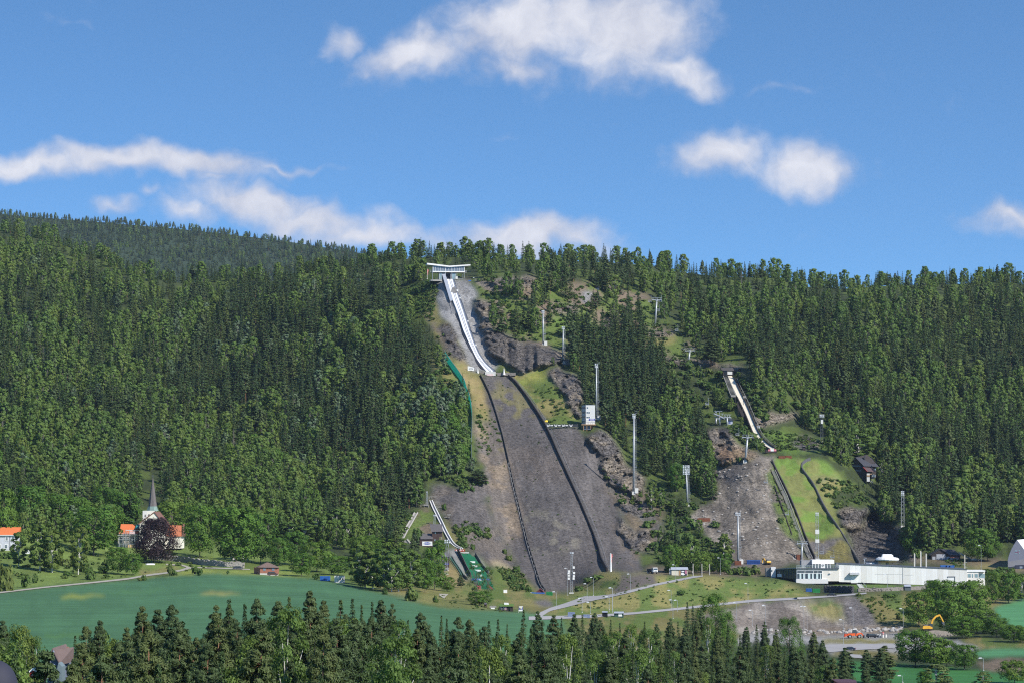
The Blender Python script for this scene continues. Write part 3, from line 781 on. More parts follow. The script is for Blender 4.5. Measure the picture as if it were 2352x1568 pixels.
# ------------------------------------------------------------------ tree meshes: many small leaf sprays on trunks and limbs
def kites(c,d,w,ln,wd):
 """diamond sprays: centre base c, direction d, sideways w"""
 mid = c + d * (ln * 0.45)[:,None]
 tip = c + d * ln[:,None]
 s = w * (wd * 0.5)[:,None]
 return np.stack([c,mid - s,tip,mid + s],1)
def unit(v):
 return v / np.maximum(np.linalg.norm(v,axis=-1,keepdims=True),1e-6)
def tube_np(path,radii,n=6):
 """tapering limb through the points"""
 vs,fs = [],[]
 for p,r in zip(path,radii):
  for i in range(n):
   t = 2 * math.pi * i / n
   vs.append((p[0] + r * math.cos(t),p[1] + r * math.sin(t),p[2]))
 for j in range(len(path) - 1):
  for i in range(n):
   fs.append((j * n + i,j * n + (i + 1) % n,(j + 1) * n + (i + 1) % n,(j + 1) * n + i))
 return np.array(vs),np.array(fs)
class TreeGen:
 def __init__(s,seed):
  s.r = np.random.default_rng(seed)
  s.leaf,s.tint,s.wv,s.wf = [],[],[],[]
 def limb(s,path,radii,n=5):
  v,f = tube_np(path,radii,n)
  o = sum(len(x) for x in s.wv)
  s.wv.append(v); s.wf.append(f + o)
 def add(s,q,tint):
  s.leaf.append(q); s.tint.append(tint)
 def leaves(s):
  return np.concatenate(s.leaf),np.concatenate(s.tint)
 def clump(s,c,rad,n,size,outward,droop=0.0,flat=1.0,tint=1.0,rnd=0.4,slim=0.7,wood=None):
  """a puff of leaves: sprays lie on its skin and face outwards, so its sunny side is bright and its far side dark"""
  r = s.r
  d = unit(r.normal(size=(n,3)) + np.asarray(outward) * 0.35)
  rr = r.random(n) ** (0.45 if rnd > .35 else 0.3)
  p = np.asarray(c) + d * (rr[:,None] * np.asarray([rad,rad,rad * flat]))
  nrm = unit(d * 0.8 + np.asarray(outward) * 0.7 + r.normal(size=(n,3)) * rnd + np.array([0,0,0.2]))
  dirv = unit(np.cross(nrm,r.normal(size=(n,3))))
  dirv = unit(dirv * (1 if droop <= .5 else .55) + np.array([0,0,-droop]))
  dirv = unit(dirv - nrm * np.sum(dirv * nrm,-1,keepdims=True) * 0.85)
  wv = unit(np.cross(nrm,dirv))
  ln = size * r.uniform(0.7,1.35,n)
  s.add(kites(p - dirv * (ln * .4)[:,None],dirv,wv,ln,ln * slim * r.uniform(0.8,1.2,n)),tint * r.uniform(0.84,1.18,n))
def spruce(seed,lod,H=20.0,Rm=2.9,thin=1.0,power=0.85):
 g = TreeGen(seed); r = g.r
 nw,nb,ns,sl,sw = {0: (54,10,15,.52,.17),1: (30,7,5,1.0,.50),2: (28,8,5,1.15,.62)}[lod]
 bend = r.normal(size=2) * 0.12
 ax = lambda z: np.array([bend[0] * math.sin(z / H * 2.2),bend[1] * z / H,0])
 g.limb([ax(z) + (0,0,z) for z in np.linspace(-1.0,H * 0.99,7)],np.interp(np.linspace(0,1,7),[0,1],[0.27,0.02]),6)
 z0 = r.uniform(0.02,0.10) * H
 for i in range(nw):
  t = (i + r.uniform(-.3,.3)) / (nw - 1)
  t = min(max(t,0),1)
  z = z0 + (H * 0.985 - z0) * t
  L = Rm * max((1 - t) ** power,0.05) * (0.75 + 0.25 * min(1,t * 6 + 0.35))
  for b in range(nb):
   if r.random() > thin: continue
   ph = r.uniform(0,2 * math.pi)
   Lb = L * r.uniform(0.72,1.16)
   out = np.array([math.cos(ph),math.sin(ph),0])
   side = np.array([-math.sin(ph),math.cos(ph),0])
   n = max(2,int(ns * (0.4 + Lb / Rm)))
   sg = r.uniform(0.12,1.0,n) ** 0.8
   dz = -0.42 * Lb * sg + 0.16 * Lb * sg ** 2
   lat = r.uniform(-1,1,n) * (0.10 + 0.30 * Lb * (1.02 - sg * 0.8))
   p = ax(z) + out * (Lb * sg)[:,None] + side * lat[:,None] + np.array([0,0,1.0]) * (z + dz + r.normal(size=n) * 0.08)[:,None]
   d = unit(out * r.uniform(.5,1,n)[:,None] + side * (lat * 0.8)[:,None] + np.array([0,0,-1]) * r.uniform(.25,.95,n)[:,None])
   nr = unit(out * (0.8 if lod < 2 else 1.1) + np.array([0,0,.6]) + r.normal(size=(n,3)) * (.3 if lod < 2 else .18))
   wv = unit(np.cross(nr,d))
   ln = sl * r.uniform(.7,1.25,n) * (0.55 + 0.45 * (1 - t))
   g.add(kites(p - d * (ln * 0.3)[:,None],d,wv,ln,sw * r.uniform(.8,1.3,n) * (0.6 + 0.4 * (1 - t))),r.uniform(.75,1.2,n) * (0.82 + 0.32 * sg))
 return g
def pine(seed,lod,H=20.0,Rm=3.1,low=0.3):
 """Scots pine: reddish trunk, uneven tiers of upturned needle pads with dark gaps between them"""
 g = TreeGen(seed); r = g.r
 lean = r.normal(size=2) * 0.5
 ax = lambda z: np.array([lean[0] * (z / H) ** 2,lean[1] * (z / H) ** 2,0])
 g.limb([ax(z) + (0,0,z) for z in np.linspace(-1.0,H * 0.97,8)],np.interp(np.linspace(0,1,8),[0,1],[0.24,0.04]),7)
 tiers,nc,sz,slim,rnd = {0: (28,100,.36,.30,.55),1: (20,36,.72,.42,.4),2: (16,22,1.0,.6,.25)}[lod]
 per = {0: 8,1: 6,2: 5}[lod]
 for i in range(tiers):
  t = i / (tiers - 1)
  z = H * (low + (0.965 - low) * t ** .92) + r.uniform(-.2,.2)
  L0 = Rm * ((1 - t) ** .74 * (0.6 + .4 * min(1,t * 4)) + 0.07) * r.uniform(.8,1.12)
  ph0 = r.uniform(0,6.28)
  for b in range(per - (t > .8) * 2):
   if r.random() < .12: continue
   ph = ph0 + b * 6.283 / per + r.uniform(-.35,.35)
   L = L0 * r.uniform(.55,1.12)
   out = np.array([math.cos(ph),math.sin(ph),0])
   base = ax(z) + (0,0,z)
   tip = base + out * L + (0,0,L * r.uniform(-.05,.28) + t * .3)
   if lod < 2: g.limb([base,base * .5 + tip * .5 - (0,0,.06 * L),tip],[.07 * (1.25 - t),.045,.015],4)
   pad = (.24 + .22 * L) * r.uniform(.8,1.2)
   up = unit(out * .7 + np.array([0,0,.6]))
   g.clump(tip - out * pad * .3,pad,int(nc * r.uniform(.75,1.2)),sz,up,droop=-.35,flat=.72,tint=r.uniform(.86,1.14),rnd=rnd,slim=slim)
   if L > 1.1: g.clump(base * .42 + tip * .58 + (0,0,.05),pad * .85,int(nc * .65),sz,up,droop=-.3,flat=.7,tint=r.uniform(.78,1.0),rnd=rnd,slim=slim)
 g.clump(ax(H) + (0,0,H * .97),.36,nc // 2,sz,np.array([0,0,1.0]),droop=-.7,flat=1.7,rnd=rnd,slim=slim)
 return g
def broad(seed,lod,H=16.0,Rm=3.2,low=0.16,droop=0.4,nclump=46,leafk=1.0,top=0.55,limbs=7,crown_sq=1.0,dense=1.0):
 """birch, maple, aspen, beech: a tall uneven crown of clumps on forking limbs"""
 g = TreeGen(seed); r = g.r
 lean = r.normal(size=2) * 0.4
 ax = lambda z: np.array([lean[0] * (z / H) ** 2,lean[1] * (z / H),0])
 g.limb([ax(z) + (0,0,z) for z in np.linspace(-1.0,H * 0.9,7)],np.interp(np.linspace(0,1,7),[0,1],[0.0115 * H,0.03]) * (.6 if lod == 2 else 1),7)
 nl,sz = {0: (190,.27),1: (84,.60),2: (34,1.0)}[lod]
 nl = int(nl * dense)
 nclump = {0: nclump,1: int(nclump * .8),2: int(nclump * .7)}[lod]
 sz *= leafk
 for i in range(nclump):
  t = (i + 0.5) / nclump
  z = H * (low + (0.97 - low) * t)
  s = (t - top) / (1 - top) if t > top else (top - t) / top
  prof = math.sqrt(max(0.0,1 - s ** (2.0 * crown_sq))) if t > top else math.sqrt(max(0.0,1 - (s * .85) ** 2))
  ph = i * 2.399 + r.uniform(-.5,.5)
  q = r.uniform(.35,1.0) if r.random() < .35 else r.uniform(.72,1.06)
  L = Rm * prof * q
  out = np.array([math.cos(ph),math.sin(ph),0.15 + 0.8 * max(0,t - top)])
  cr = Rm * r.uniform(.26,.42) * (1 - .25 * t) * (1.12 if lod == 2 else 1)
  z = min(z,H - cr * 1.2)
  c = ax(z) + (0,0,z) + out * L
  if i % max(1,nclump // (limbs + 5)) == 0:
   zb = z * r.uniform(.45,.7)
   g.limb([ax(zb) + (0,0,zb),(ax(zb) + (0,0,zb)) * .5 + c * .5 + (0,0,.3),c],[.008 * H,.005 * H,.02],4)
  g.clump(c,cr,int(nl * r.uniform(.7,1.3)),sz,unit(out + np.array([0,0,.2])),droop=droop,flat=r.uniform(.75,1.15),tint=r.uniform(.82,1.18),rnd={0: .5,1: .35,2: .22}[lod],slim={0: .6,1: .7,2: .85}[lod])
 return g
def snag(seed,H=17.0):
 """dead spruce: bare trunk with hanging grey twigs"""
 g = TreeGen(seed); r = g.r
 g.limb([(0,0,z) for z in np.linspace(-1,H,6)],np.linspace(.22,.02,6),6)
 for i in range(90):
  z = H * r.uniform(.12,.98)
  L = 2.6 * (1 - z / H) ** .8 * r.uniform(.5,1.1) + .15
  ph = r.uniform(0,6.28)
  o = np.array([math.cos(ph),math.sin(ph),-.35])
  a = np.array([0,0,z])
  g.limb([a,a + o * L * .5,a + o * L + (0,0,-.2 * L)],[.05,.035,.015],3)
  n = 3
  g.add(kites(a + o * (L * r.uniform(.3,1,n))[:,None],unit(np.array([0,0,-1.0]) + r.normal(size=(n,3)) * .4),unit(r.normal(size=(n,3))),r.uniform(.4,.9,n),r.uniform(.06,.16,n)),r.uniform(.8,1.2,n))
 return g
def shrub(seed,lod,Rm=1.6,H=2.2):
 g = TreeGen(seed); r = g.r
 nc,nl,sz = {0: (26,60,.34),1: (18,30,.55),2: (12,14,.75)}[lod]
 for i in range(3):
  o = r.normal(size=3) * .4
  g.limb([(0,0,-.4),(o[0],o[1],H * .4),(o[0] * 2,o[1] * 2,H * .75)],[.07,.05,.02],4)
 for i in range(nc):
  ph,q,t = r.uniform(0,6.28),math.sqrt(r.random()),r.random()
  c = np.array([math.cos(ph) * Rm * q * .8,math.sin(ph) * Rm * q * .8,H * (.12 + .75 * t * (1 - .55 * q * q))])
  g.clump(c,Rm * r.uniform(.25,.42),int(nl * r.uniform(.7,1.2)),sz,unit(c - np.array([0,0,H * .2])),droop=.1,flat=.85,tint=r.uniform(.8,1.2))
 return g
LEAF = {
 'spruce': foliage('spruce_needles',(.040,.072,.028),(.054,.090,.030),(.082,.110,.032),.16,(.08,.12,.02)),
 'pine': foliage('pine_needles',(.060,.094,.038),(.074,.110,.042),(.098,.125,.042),.16,(.09,.13,.03)),
 'birch': foliage('birch_leaves',(.105,.178,.044),(.130,.205,.046),(.160,.215,.050),.38,(.13,.2,.03)),
 'broadleaf': foliage('broad_leaves',(.085,.175,.028),(.105,.200,.030),(.140,.215,.036),.38,(.12,.2,.02)),
 'aspen': foliage('aspen_leaves',(.095,.150,.080),(.125,.175,.105),(.105,.160,.062),.22),
 'beech': foliage('beech_leaves',(.024,.014,.017),(.028,.015,.018),(.030,.016,.019),.15,(.06,.01,.02)),
 'shrub': foliage('shrub_leaves',(.070,.13,.030),(.095,.155,.035),(.130,.165,.042),.25),
 'light': foliage('light_leaves',(.15,.20,.065),(.16,.21,.07),(.17,.20,.065),.28),
 'olive': foliage('olive_needles',(.085,.115,.030),(.095,.12,.030),(.105,.125,.034),.18),
 'halfbare': foliage('sparse_leaves',(.06,.12,.03),(.07,.13,.03),(.09,.14,.03),.3),
 'snag': mat('dead_twigs',(.16,.135,.125),rough=.9,var=.2),
}
BARK_FAR = mat('far_birch_bark',(.20,.19,.17),.9,var=.3,scale=2)
BARK = {'spruce': mat('spruce_bark',(.10,.075,.06),.9,var=.25,scale=2),'pine': mat('pine_bark',(.24,.125,.075),.9,var=.3,scale=2),
  'birch': mat('birch_bark',(.55,.53,.50),.8,var=.35,scale=3),'broadleaf': mat('grey_bark',(.12,.10,.085),.9,var=.25,scale=2),
  'aspen': mat('aspen_bark',(.30,.30,.26),.9,var=.25,scale=2),'snag': mat('dead_wood',(.23,.20,.19),.9,var=.2,scale=2)}
for a,b in (('beech','broadleaf'),('shrub','broadleaf'),('light','birch'),('olive','spruce'),('halfbare','broadleaf')):
 BARK[a] = BARK[b]
def leaf_mesh(name,g,m):
 q,t = g.leaves()
 n = len(q)
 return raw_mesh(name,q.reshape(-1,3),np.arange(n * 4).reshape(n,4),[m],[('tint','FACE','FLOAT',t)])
def wood_mesh(name,g,m):
 return raw_mesh(name,np.concatenate(g.wv),np.concatenate(g.wf),[m],smooth=True)
def joint_mesh(name,g,ml,mw):
 q,t = g.leaves(); n = len(q)
 wv,wf = np.concatenate(g.wv),np.concatenate(g.wf)
 return raw_mesh(name,np.concatenate([q.reshape(-1,3),wv]),np.concatenate([np.arange(n * 4).reshape(n,4),wf + n * 4]),[ml,mw],
     [('tint','FACE','FLOAT',np.concatenate([t,np.ones(len(wf))]))],matidx=np.concatenate([np.zeros(n),np.ones(len(wf))]))
def make(kind,seed,lod):
 r = random.Random(seed)
 if kind == 'spruce': return spruce(seed,lod,20,r.uniform(2.9,3.7) if lod < 2 else r.uniform(3.1,4.2),.95,r.uniform(.72,.95))
 if kind == 'olive': return spruce(seed,lod,16,4.2,1.0,.62)
 if kind == 'pine': return pine(seed,lod,20,r.uniform(3.0,3.9) if lod < 2 else r.uniform(3.4,4.4),r.uniform(.14,.38))
 if kind == 'birch': return broad(seed,lod,16,r.uniform(2.6,3.3) if lod < 2 else r.uniform(3.3,4.3),.10,.8,48,.9,r.uniform(.35,.5),crown_sq=.75,dense=1.45 if lod == 1 else 1.0)
 if kind == 'light': return broad(seed,lod,16,r.uniform(2.5,3.2),.08,.6,48,.9,.4,crown_sq=.8)
 if kind == 'broadleaf': return broad(seed,lod,16,r.uniform(4.6,5.6),.15,.15,70,1.0,.5)
 if kind == 'aspen': return broad(seed,lod,16,r.uniform(2.9,3.8),.12,.2,46,1.0,.5)
 if kind == 'beech': return broad(seed,lod,16,8.2,.12,.25,150,.9,.28,crown_sq=.6,dense=1.4)
 if kind == 'halfbare': return broad(seed,lod,16,3.6,.22,.2,26,.8,.6,dense=.55)
 if kind == 'shrub': return shrub(seed,lod,r.uniform(1.4,1.9),r.uniform(1.8,2.6))
 return snag(seed)
HEIGHT = {'spruce': 20,'olive': 16,'pine': 20,'birch': 16,'light': 16,'broadleaf': 16,'aspen': 16,'beech': 16,'shrub': 2.2,'snag': 17,'halfbare': 16}
NAME = {'spruce': 'spruce_tree','olive': 'spruce_tree','pine': 'pine_tree','birch': 'birch_tree','light': 'birch_tree','broadleaf': 'broadleaf_tree','aspen': 'aspen_tree',
  'beech': 'copper_beech_tree','shrub': 'shrub','snag': 'dead_tree','halfbare': 'broadleaf_tree'}
CAT = {'spruce': 'spruce','olive': 'spruce','pine': 'pine','birch': 'birch','light': 'birch','broadleaf': 'tree','aspen': 'tree','beech': 'tree','shrub': 'shrub','snag': 'dead tree','halfbare': 'tree'}
_near,_far = {},{}
def near_parts(kind,i,lod):
 k = (kind,i,lod)
 if k not in _near:
  g = make(kind,100 * (lod + 1) + i * 7 + len(kind),lod)
  _near[k] = (leaf_mesh(kind + '_crown',g,LEAF[kind]),wood_mesh(kind + '_trunk',g,BARK[kind]))
 return _near[k]
def far_mesh(kind,i,lod=2):
 k = (kind,i,lod)
 if k not in _far:
  g = make(kind,900 + i * 13 + len(kind) * 3,lod)
  _far[k] = joint_mesh(kind + '_whole',g,LEAF[kind],BARK_FAR if kind == 'birch' else BARK[kind])
 return _far[k]
TREES = []          # every individual tree: dict used for the labels afterwards
def tree(kind,pos,h,wide=1.0,lod=1,variant=None,region=None,parts=True,note=None):
 """one tree standing at pos, h metres tall: an Empty with trunk and crown, or one mesh when it is tiny in the photo"""
 nv = {'spruce': 5,'pine': 5,'birch': 4,'broadleaf': 4,'shrub': 4}.get(kind,2)
 i = random.randrange(nv) if variant is None else variant % nv
 s = h / HEIGHT[kind]
 rz = random.uniform(0,6.28)
 sc = (s * wide,s * wide,s)
 if parts:
  cm,tm = near_parts(kind,i,lod)
  root = empty(NAME[kind],pos,rz)
  root.scale = sc
  for nm,me in (('crown',cm),('trunk',tm)):
   o = bpy.data.objects.new(nm,me); COL.objects.link(o); o.parent = root
 else:
  root = bpy.data.objects.new(NAME[kind],far_mesh(kind,i)); COL.objects.link(root)
  root.location,root.rotation_euler,root.scale = pos,(0,0,rz),sc
 root['category'] = CAT[kind]
 TREES.append(dict(o=root,kind=kind,h=h,wide=wide,region=region,pos=Vector(pos),note=note))
 return root
# ---- trees one can tell apart in the valley: base and top read off the photo (F pixels), width too
def valley(kind,base,top_v,width=None,note=None,lod=1,region='valley',dY=0.0):
 p = G(base[0],base[1],dY)
 k = p.y / FPX
 h = (base[1] - top_v) * k
 wide = 1.0
 if width:
  nat = {'spruce': 5.2,'olive': 8.4,'pine': 6.0,'birch': 5.6,'light': 5.8,'broadleaf': 11.0,'aspen': 7.2,'beech': 17.5,'shrub': 3.6,'snag': 3.5,'halfbare': 8}[kind]
  wide = width * k / (nat * h / HEIGHT[kind])
 return tree(kind,p,h,wide,lod,region=region,note=note)
def vb1(kind,x,y,top,w,note=None):
 b = B1(x,y); return valley(kind,b,B1(0,top)[1],w * .42517 / 1.7415,note)
def vb3(kind,x,y,top,w,note=None):
 b = B3(x,y); return valley(kind,b,B3(0,top)[1],w * .34014 / 1.7415,note)
def va7(kind,x,y,top,w,note=None):
 b = A7(x,y); return valley(kind,b,A7(0,top)[1],w * .46599 / 1.7415,note)
def va8(kind,x,y,top,w,note=None):
 b = A8(x,y); return valley(kind,b,A8(0,top)[1],w * .42517 / 1.7415,note)
def va4(kind,x,y,top,w,note=None):
 b = A4(x,y); return valley(kind,b,A4(0,top)[1],w * .47824 / 1.7415,note)
def va6(kind,x,y,top,w,note=None):
 b = A6(x,y); return valley(kind,b,A6(0,top)[1],w * .38269 / 1.7415,note)
def vb4(kind,x,y,top,w,note=None):
 b = B4(x,y); return valley(kind,b,B4(0,top)[1],w * .42517 / 1.7415,note)
for a in [('broadleaf',30,800,260,280,'over the orange roofed house'),('broadleaf',280,640,230,330,'between the house and the flagpole'),('broadleaf',560,660,300,320,'behind the flagpole'),
          ('broadleaf',880,870,420,480,'large and dark in front of the church'),('broadleaf',720,640,330,300,'behind the dark maple'),('broadleaf',1150,640,290,330,'behind the orange church roof'),
          ('broadleaf',1620,740,380,380,'just beyond the church spire'),('broadleaf',1880,890,420,330,'beside the church gable'),('broadleaf',2220,960,440,420,'above the dry stone wall'),
          ('broadleaf',1000,560,240,260,'up behind the church'),('broadleaf',2080,700,430,260,'between the two churchyard maples'),
          ('birch',375,1015,585,200,'white trunk beside the flagpole'),('birch',490,1030,635,200,'white trunk next to the flagpole birch'),('birch',735,1050,605,170,'slender, standing alone in the rough grass'),
          ('birch',175,975,650,150,'close to the grey house'),('shrub',50,1205,880,190,'tall and dark at the edge of the path'),('shrub',240,1170,1045,110,'dark, above the path'),
          ('shrub',850,1100,1000,130,'round, above the path'),('shrub',820,1030,940,120,'pale, near the lone birch'),('broadleaf',1110,1045,800,220,'low, under the dark maple'),('broadleaf',1250,1055,860,170,'low and dark, by the copper beech'),
          ('shrub',1600,1060,945,80,'upright, at the fork of the path'),('shrub',1645,1058,1005,60,'low, at the fork of the path'),('shrub',1835,1045,965,80,'upright, below the stone wall'),('shrub',1880,1058,995,70,'low, below the stone wall'),
          ('shrub',1355,1105,1035,55,'small, on the lower side of the path'),('shrub',1315,1110,1065,50,'tiny, on the lower side of the path'),('shrub',1345,910,858,90,'clipped, beside the copper beech'),('shrub',330,1130,1040,70,'in the rough grass'),
          ('shrub',2145,1045,1010,32,'tiny, alone on the yellow bank'),('shrub',620,970,870,160,'white flowering'),('shrub',520,950,900,130,'hedge-like'),('shrub',100,900,835,140,'hedge under the house'),('shrub',20,900,830,120,'hedge at the frame edge'),
          ('shrub',640,1060,1000,100,'dark, under the birches'),('shrub',980,1040,940,140,'below the dark maple'),('beech',1465,940,548,420,'dark purple, beside the church')]:
 vb1(*a)
for a in [('broadleaf',130,750,110,400,'leaning over the parked car'),('broadleaf',420,740,180,380,'shading the brick building'),('broadleaf',640,770,440,270,'behind the brick building'),('broadleaf',830,760,380,320,'with yellowing edge beyond the brick building'),
          ('broadleaf',900,890,630,300,'low yew-like, beside the brick building'),('broadleaf',1080,840,490,420,'dark, behind the blue container'),('broadleaf',1330,880,660,300,'behind the white container'),('broadleaf',1600,720,430,300,'dark, behind the weeping birches'),
          ('birch',1600,1000,520,260,'drooping, beside the white container'),('birch',1740,1040,600,260,'drooping, second of the grove'),('birch',1880,1060,560,280,'drooping, middle of the grove'),('birch',2040,1070,560,300,'drooping, beyond the middle of the grove'),('birch',2200,1070,570,280,'drooping, end of the grove'),
          ('broadleaf',1950,640,420,380,'above the birch grove'),('broadleaf',1700,680,420,260,'small, above the birch grove'),('birch',760,500,255,280,'on the slope above the brick building'),('birch',1060,480,130,230,'tall, on the slope'),('birch',1300,470,100,260,'tallest on the slope'),
          ('birch',1430,520,180,240,'on the slope beyond'),('birch',920,520,270,240,'on the slope, low'),('broadleaf',1640,960,640,300,'dark, within the drooping birch grove'),('broadleaf',1830,1000,700,300,'shaded, deep in the drooping birch grove'),('broadleaf',2060,1020,720,300,'shaded, at the far side of the birch grove'),('birch',1650,1030,640,240,'drooping, between the first birches'),('birch',1960,1075,640,240,'drooping, low in the grove front'),('shrub',1880,1105,1025,75,'small, at the field edge'),('shrub',2190,1185,1005,150,'round, alone at the field edge'),('shrub',1080,930,860,120,'beside the blue container')]:
 vb3(*a)
for a in [('broadleaf',560,1080,690,230,'bright green, under the brown cabins'),('broadleaf',470,1100,800,200,'low, under the brown cabins'),('broadleaf',680,1090,960,150,'low, at the end of the dry slope'),('pine',810,1060,930,90,'young, on the dry slope'),
          ('broadleaf',620,720,610,150,'between the two brown cabins'),('shrub',400,650,490,120,'round, left of the brown cabin'),('halfbare',955,1200,820,190,'half bare, in front of the green mat'),('halfbare',1065,1200,860,150,'leaning and thin leaved, in front of the green mat'),
          ('broadleaf',985,1225,1095,230,'low, in front of the green mat'),('shrub',340,1180,1040,120,'round, on the meadow edge'),('shrub',570,1195,1110,55,'sapling, on the meadow'),('shrub',1395,1080,1005,70,'dark, at the foot of the gravel'),('shrub',1440,1095,1030,80,'at the foot of the gravel'),
          ('shrub',1330,910,830,80,'above the long grass'),('shrub',1180,920,870,70,'in the long grass'),('shrub',1240,960,880,90,'green, in the long grass'),('shrub',1290,1000,930,90,'lush, in the long grass'),
          ('shrub',780,545,485,110,'on the gravel beside the inrun'),('shrub',860,530,450,120,'on the gravel, middle of the patch'),('shrub',960,560,480,130,'on the gravel, far side of the patch'),('shrub',1050,590,520,100,'low, end of the gravel patch'),('shrub',820,620,550,90,'under the gravel patch'),
          ('shrub',840,680,610,80,'dark, below the gravel patch'),('shrub',920,700,640,60,'small spruce-like, below the gravel patch'),('shrub',1220,740,690,60,'small, on the gravel ridge'),('shrub',1260,800,730,70,'on the gravel ridge'),('shrub',650,330,260,60,'yellow, beside the steps'),
          ('shrub',910,150,100,60,'on the bare bank'),('shrub',830,160,80,110,'on the shaded bank'),('pine',970,90,-60,200,'low and wide on the gravel shoulder')]:
 va8(*a)
for a in [('broadleaf',640,1290,1060,150,'yellow-green, below the tall masts'),('birch',430,1430,1200,90,'thin, on the gravel terrace'),('birch',510,1420,1250,80,'second thin one on the gravel terrace'),('spruce',680,1480,1300,120,'in front of the leaning floodlights'),
          ('birch',620,1440,1350,60,'small, on the gravel terrace'),('pine',930,230,-30,170,'tall, above the small start hut'),('shrub',960,1580,1530,110,'on the scree foot'),('shrub',1510,1550,1500,70,'on the scree beside the boards'),('shrub',1060,600,515,160,'round, by the lift station'),('shrub',1090,590,510,100,'beside the cream inrun'),
          ('shrub',1260,860,760,110,'below the cream inrun'),('shrub',1190,830,740,110,'below the lift station'),('shrub',1300,930,850,90,'beside the cream inrun end')]:
 va4(*a)
for a in [('broadleaf',940,1140,975,200,'round, under the lattice mast'),('broadleaf',1600,1420,1085,300,'large, behind the barn'),('broadleaf',1700,1420,1120,260,'shaded, behind the barn'),('broadleaf',880,1320,1170,130,'low, in the gully mouth'),('shrub',960,1380,1290,130,'in the gully mouth'),
          ('birch',350,350,60,330,'above the brown cabin'),('birch',610,620,355,130,'beside the brown cabin')]:
 va6(*a)
for a in [('broadleaf',1450,760,480,260,'first of the dense clump by the embankment'),('broadleaf',1640,700,375,300,'on the crest of the clump'),('broadleaf',1740,820,450,330,'wide, in the clump'),('broadleaf',1900,700,370,340,'bright, in the clump'),('broadleaf',2110,560,300,170,'beside the white annex'),
          ('broadleaf',2220,560,310,230,'beyond the white annex'),('birch',2330,540,310,130,'at the frame edge, by the field'),('broadleaf',1560,560,370,160,'grey-green, in front of the white wall'),('broadleaf',1950,820,620,360,'low, at the foot of the clump'),('broadleaf',2120,850,690,260,'low, beside the round field'),
          ('broadleaf',2260,890,755,230,'low and dark, below the round field'),('broadleaf',2360,900,770,150,'low, at the frame edge'),('broadleaf',1820,860,680,280,'dark, behind the yellow excavator'),('broadleaf',1420,1100,800,350,'large, in front of the gravel yard'),('broadleaf',1580,1110,860,330,'large, second in front of the gravel yard'),
          ('broadleaf',1690,1100,890,200,'third in front of the gravel yard'),('broadleaf',1840,1130,925,230,'round, in front of the gravel yard'),('light',1590,1290,1085,250,'pale yellow-green on the lower field'),('light',1990,1290,1150,150,'pale, at the bottom edge'),('broadleaf',2270,1250,1060,250,'dark, in the bottom corner'),
          ('broadleaf',1500,1290,1150,130,'small, on the lower field'),('light',1700,1300,1190,90,'small pale, on the lower field'),('shrub',1200,510,465,120,'on the embankment top'),('shrub',930,500,470,60,'by the road bend'),('shrub',1280,700,640,60,'on the embankment'),
          ('pine',820,1230,945,200,'open crowned, in front of the yard'),('pine',1130,1260,925,280,'wide, in front of the yard'),('pine',1010,1240,960,160,'in front of the yard, between two others')]:
 va7(*a)
for a in [('birch',1630,200,-40,130,'half bare, above the bushes'),('broadleaf',1140,330,70,170,'behind the poster shed'),('birch',1340,330,-10,150,'tall, behind the bare poles'),('broadleaf',1250,330,90,170,'behind the poster shed, next along'),('broadleaf',1420,340,130,170,'behind the bare poles'),('broadleaf',1520,330,150,150,'low, behind the bare poles'),
          ('broadleaf',1640,340,150,150,'low, beyond the bare poles'),('shrub',1760,350,270,130,'in the hedge by the stadium'),('shrub',1850,355,265,130,'middle of the hedge by the stadium'),('shrub',1930,345,255,120,'end of the hedge by the stadium'),('shrub',1690,345,285,100,'start of the hedge by the stadium'),('shrub',1100,290,250,40,'young spruce-like, on the gravel'),
          ('shrub',450,390,330,130,'on the berm'),('shrub',350,430,365,110,'on the berm shoulder'),('shrub',270,500,430,90,'low on the berm'),('shrub',1230,540,490,110,'on the dry slope'),('shrub',960,560,530,60,'small, on the dry slope')]:
 vb4(*a)
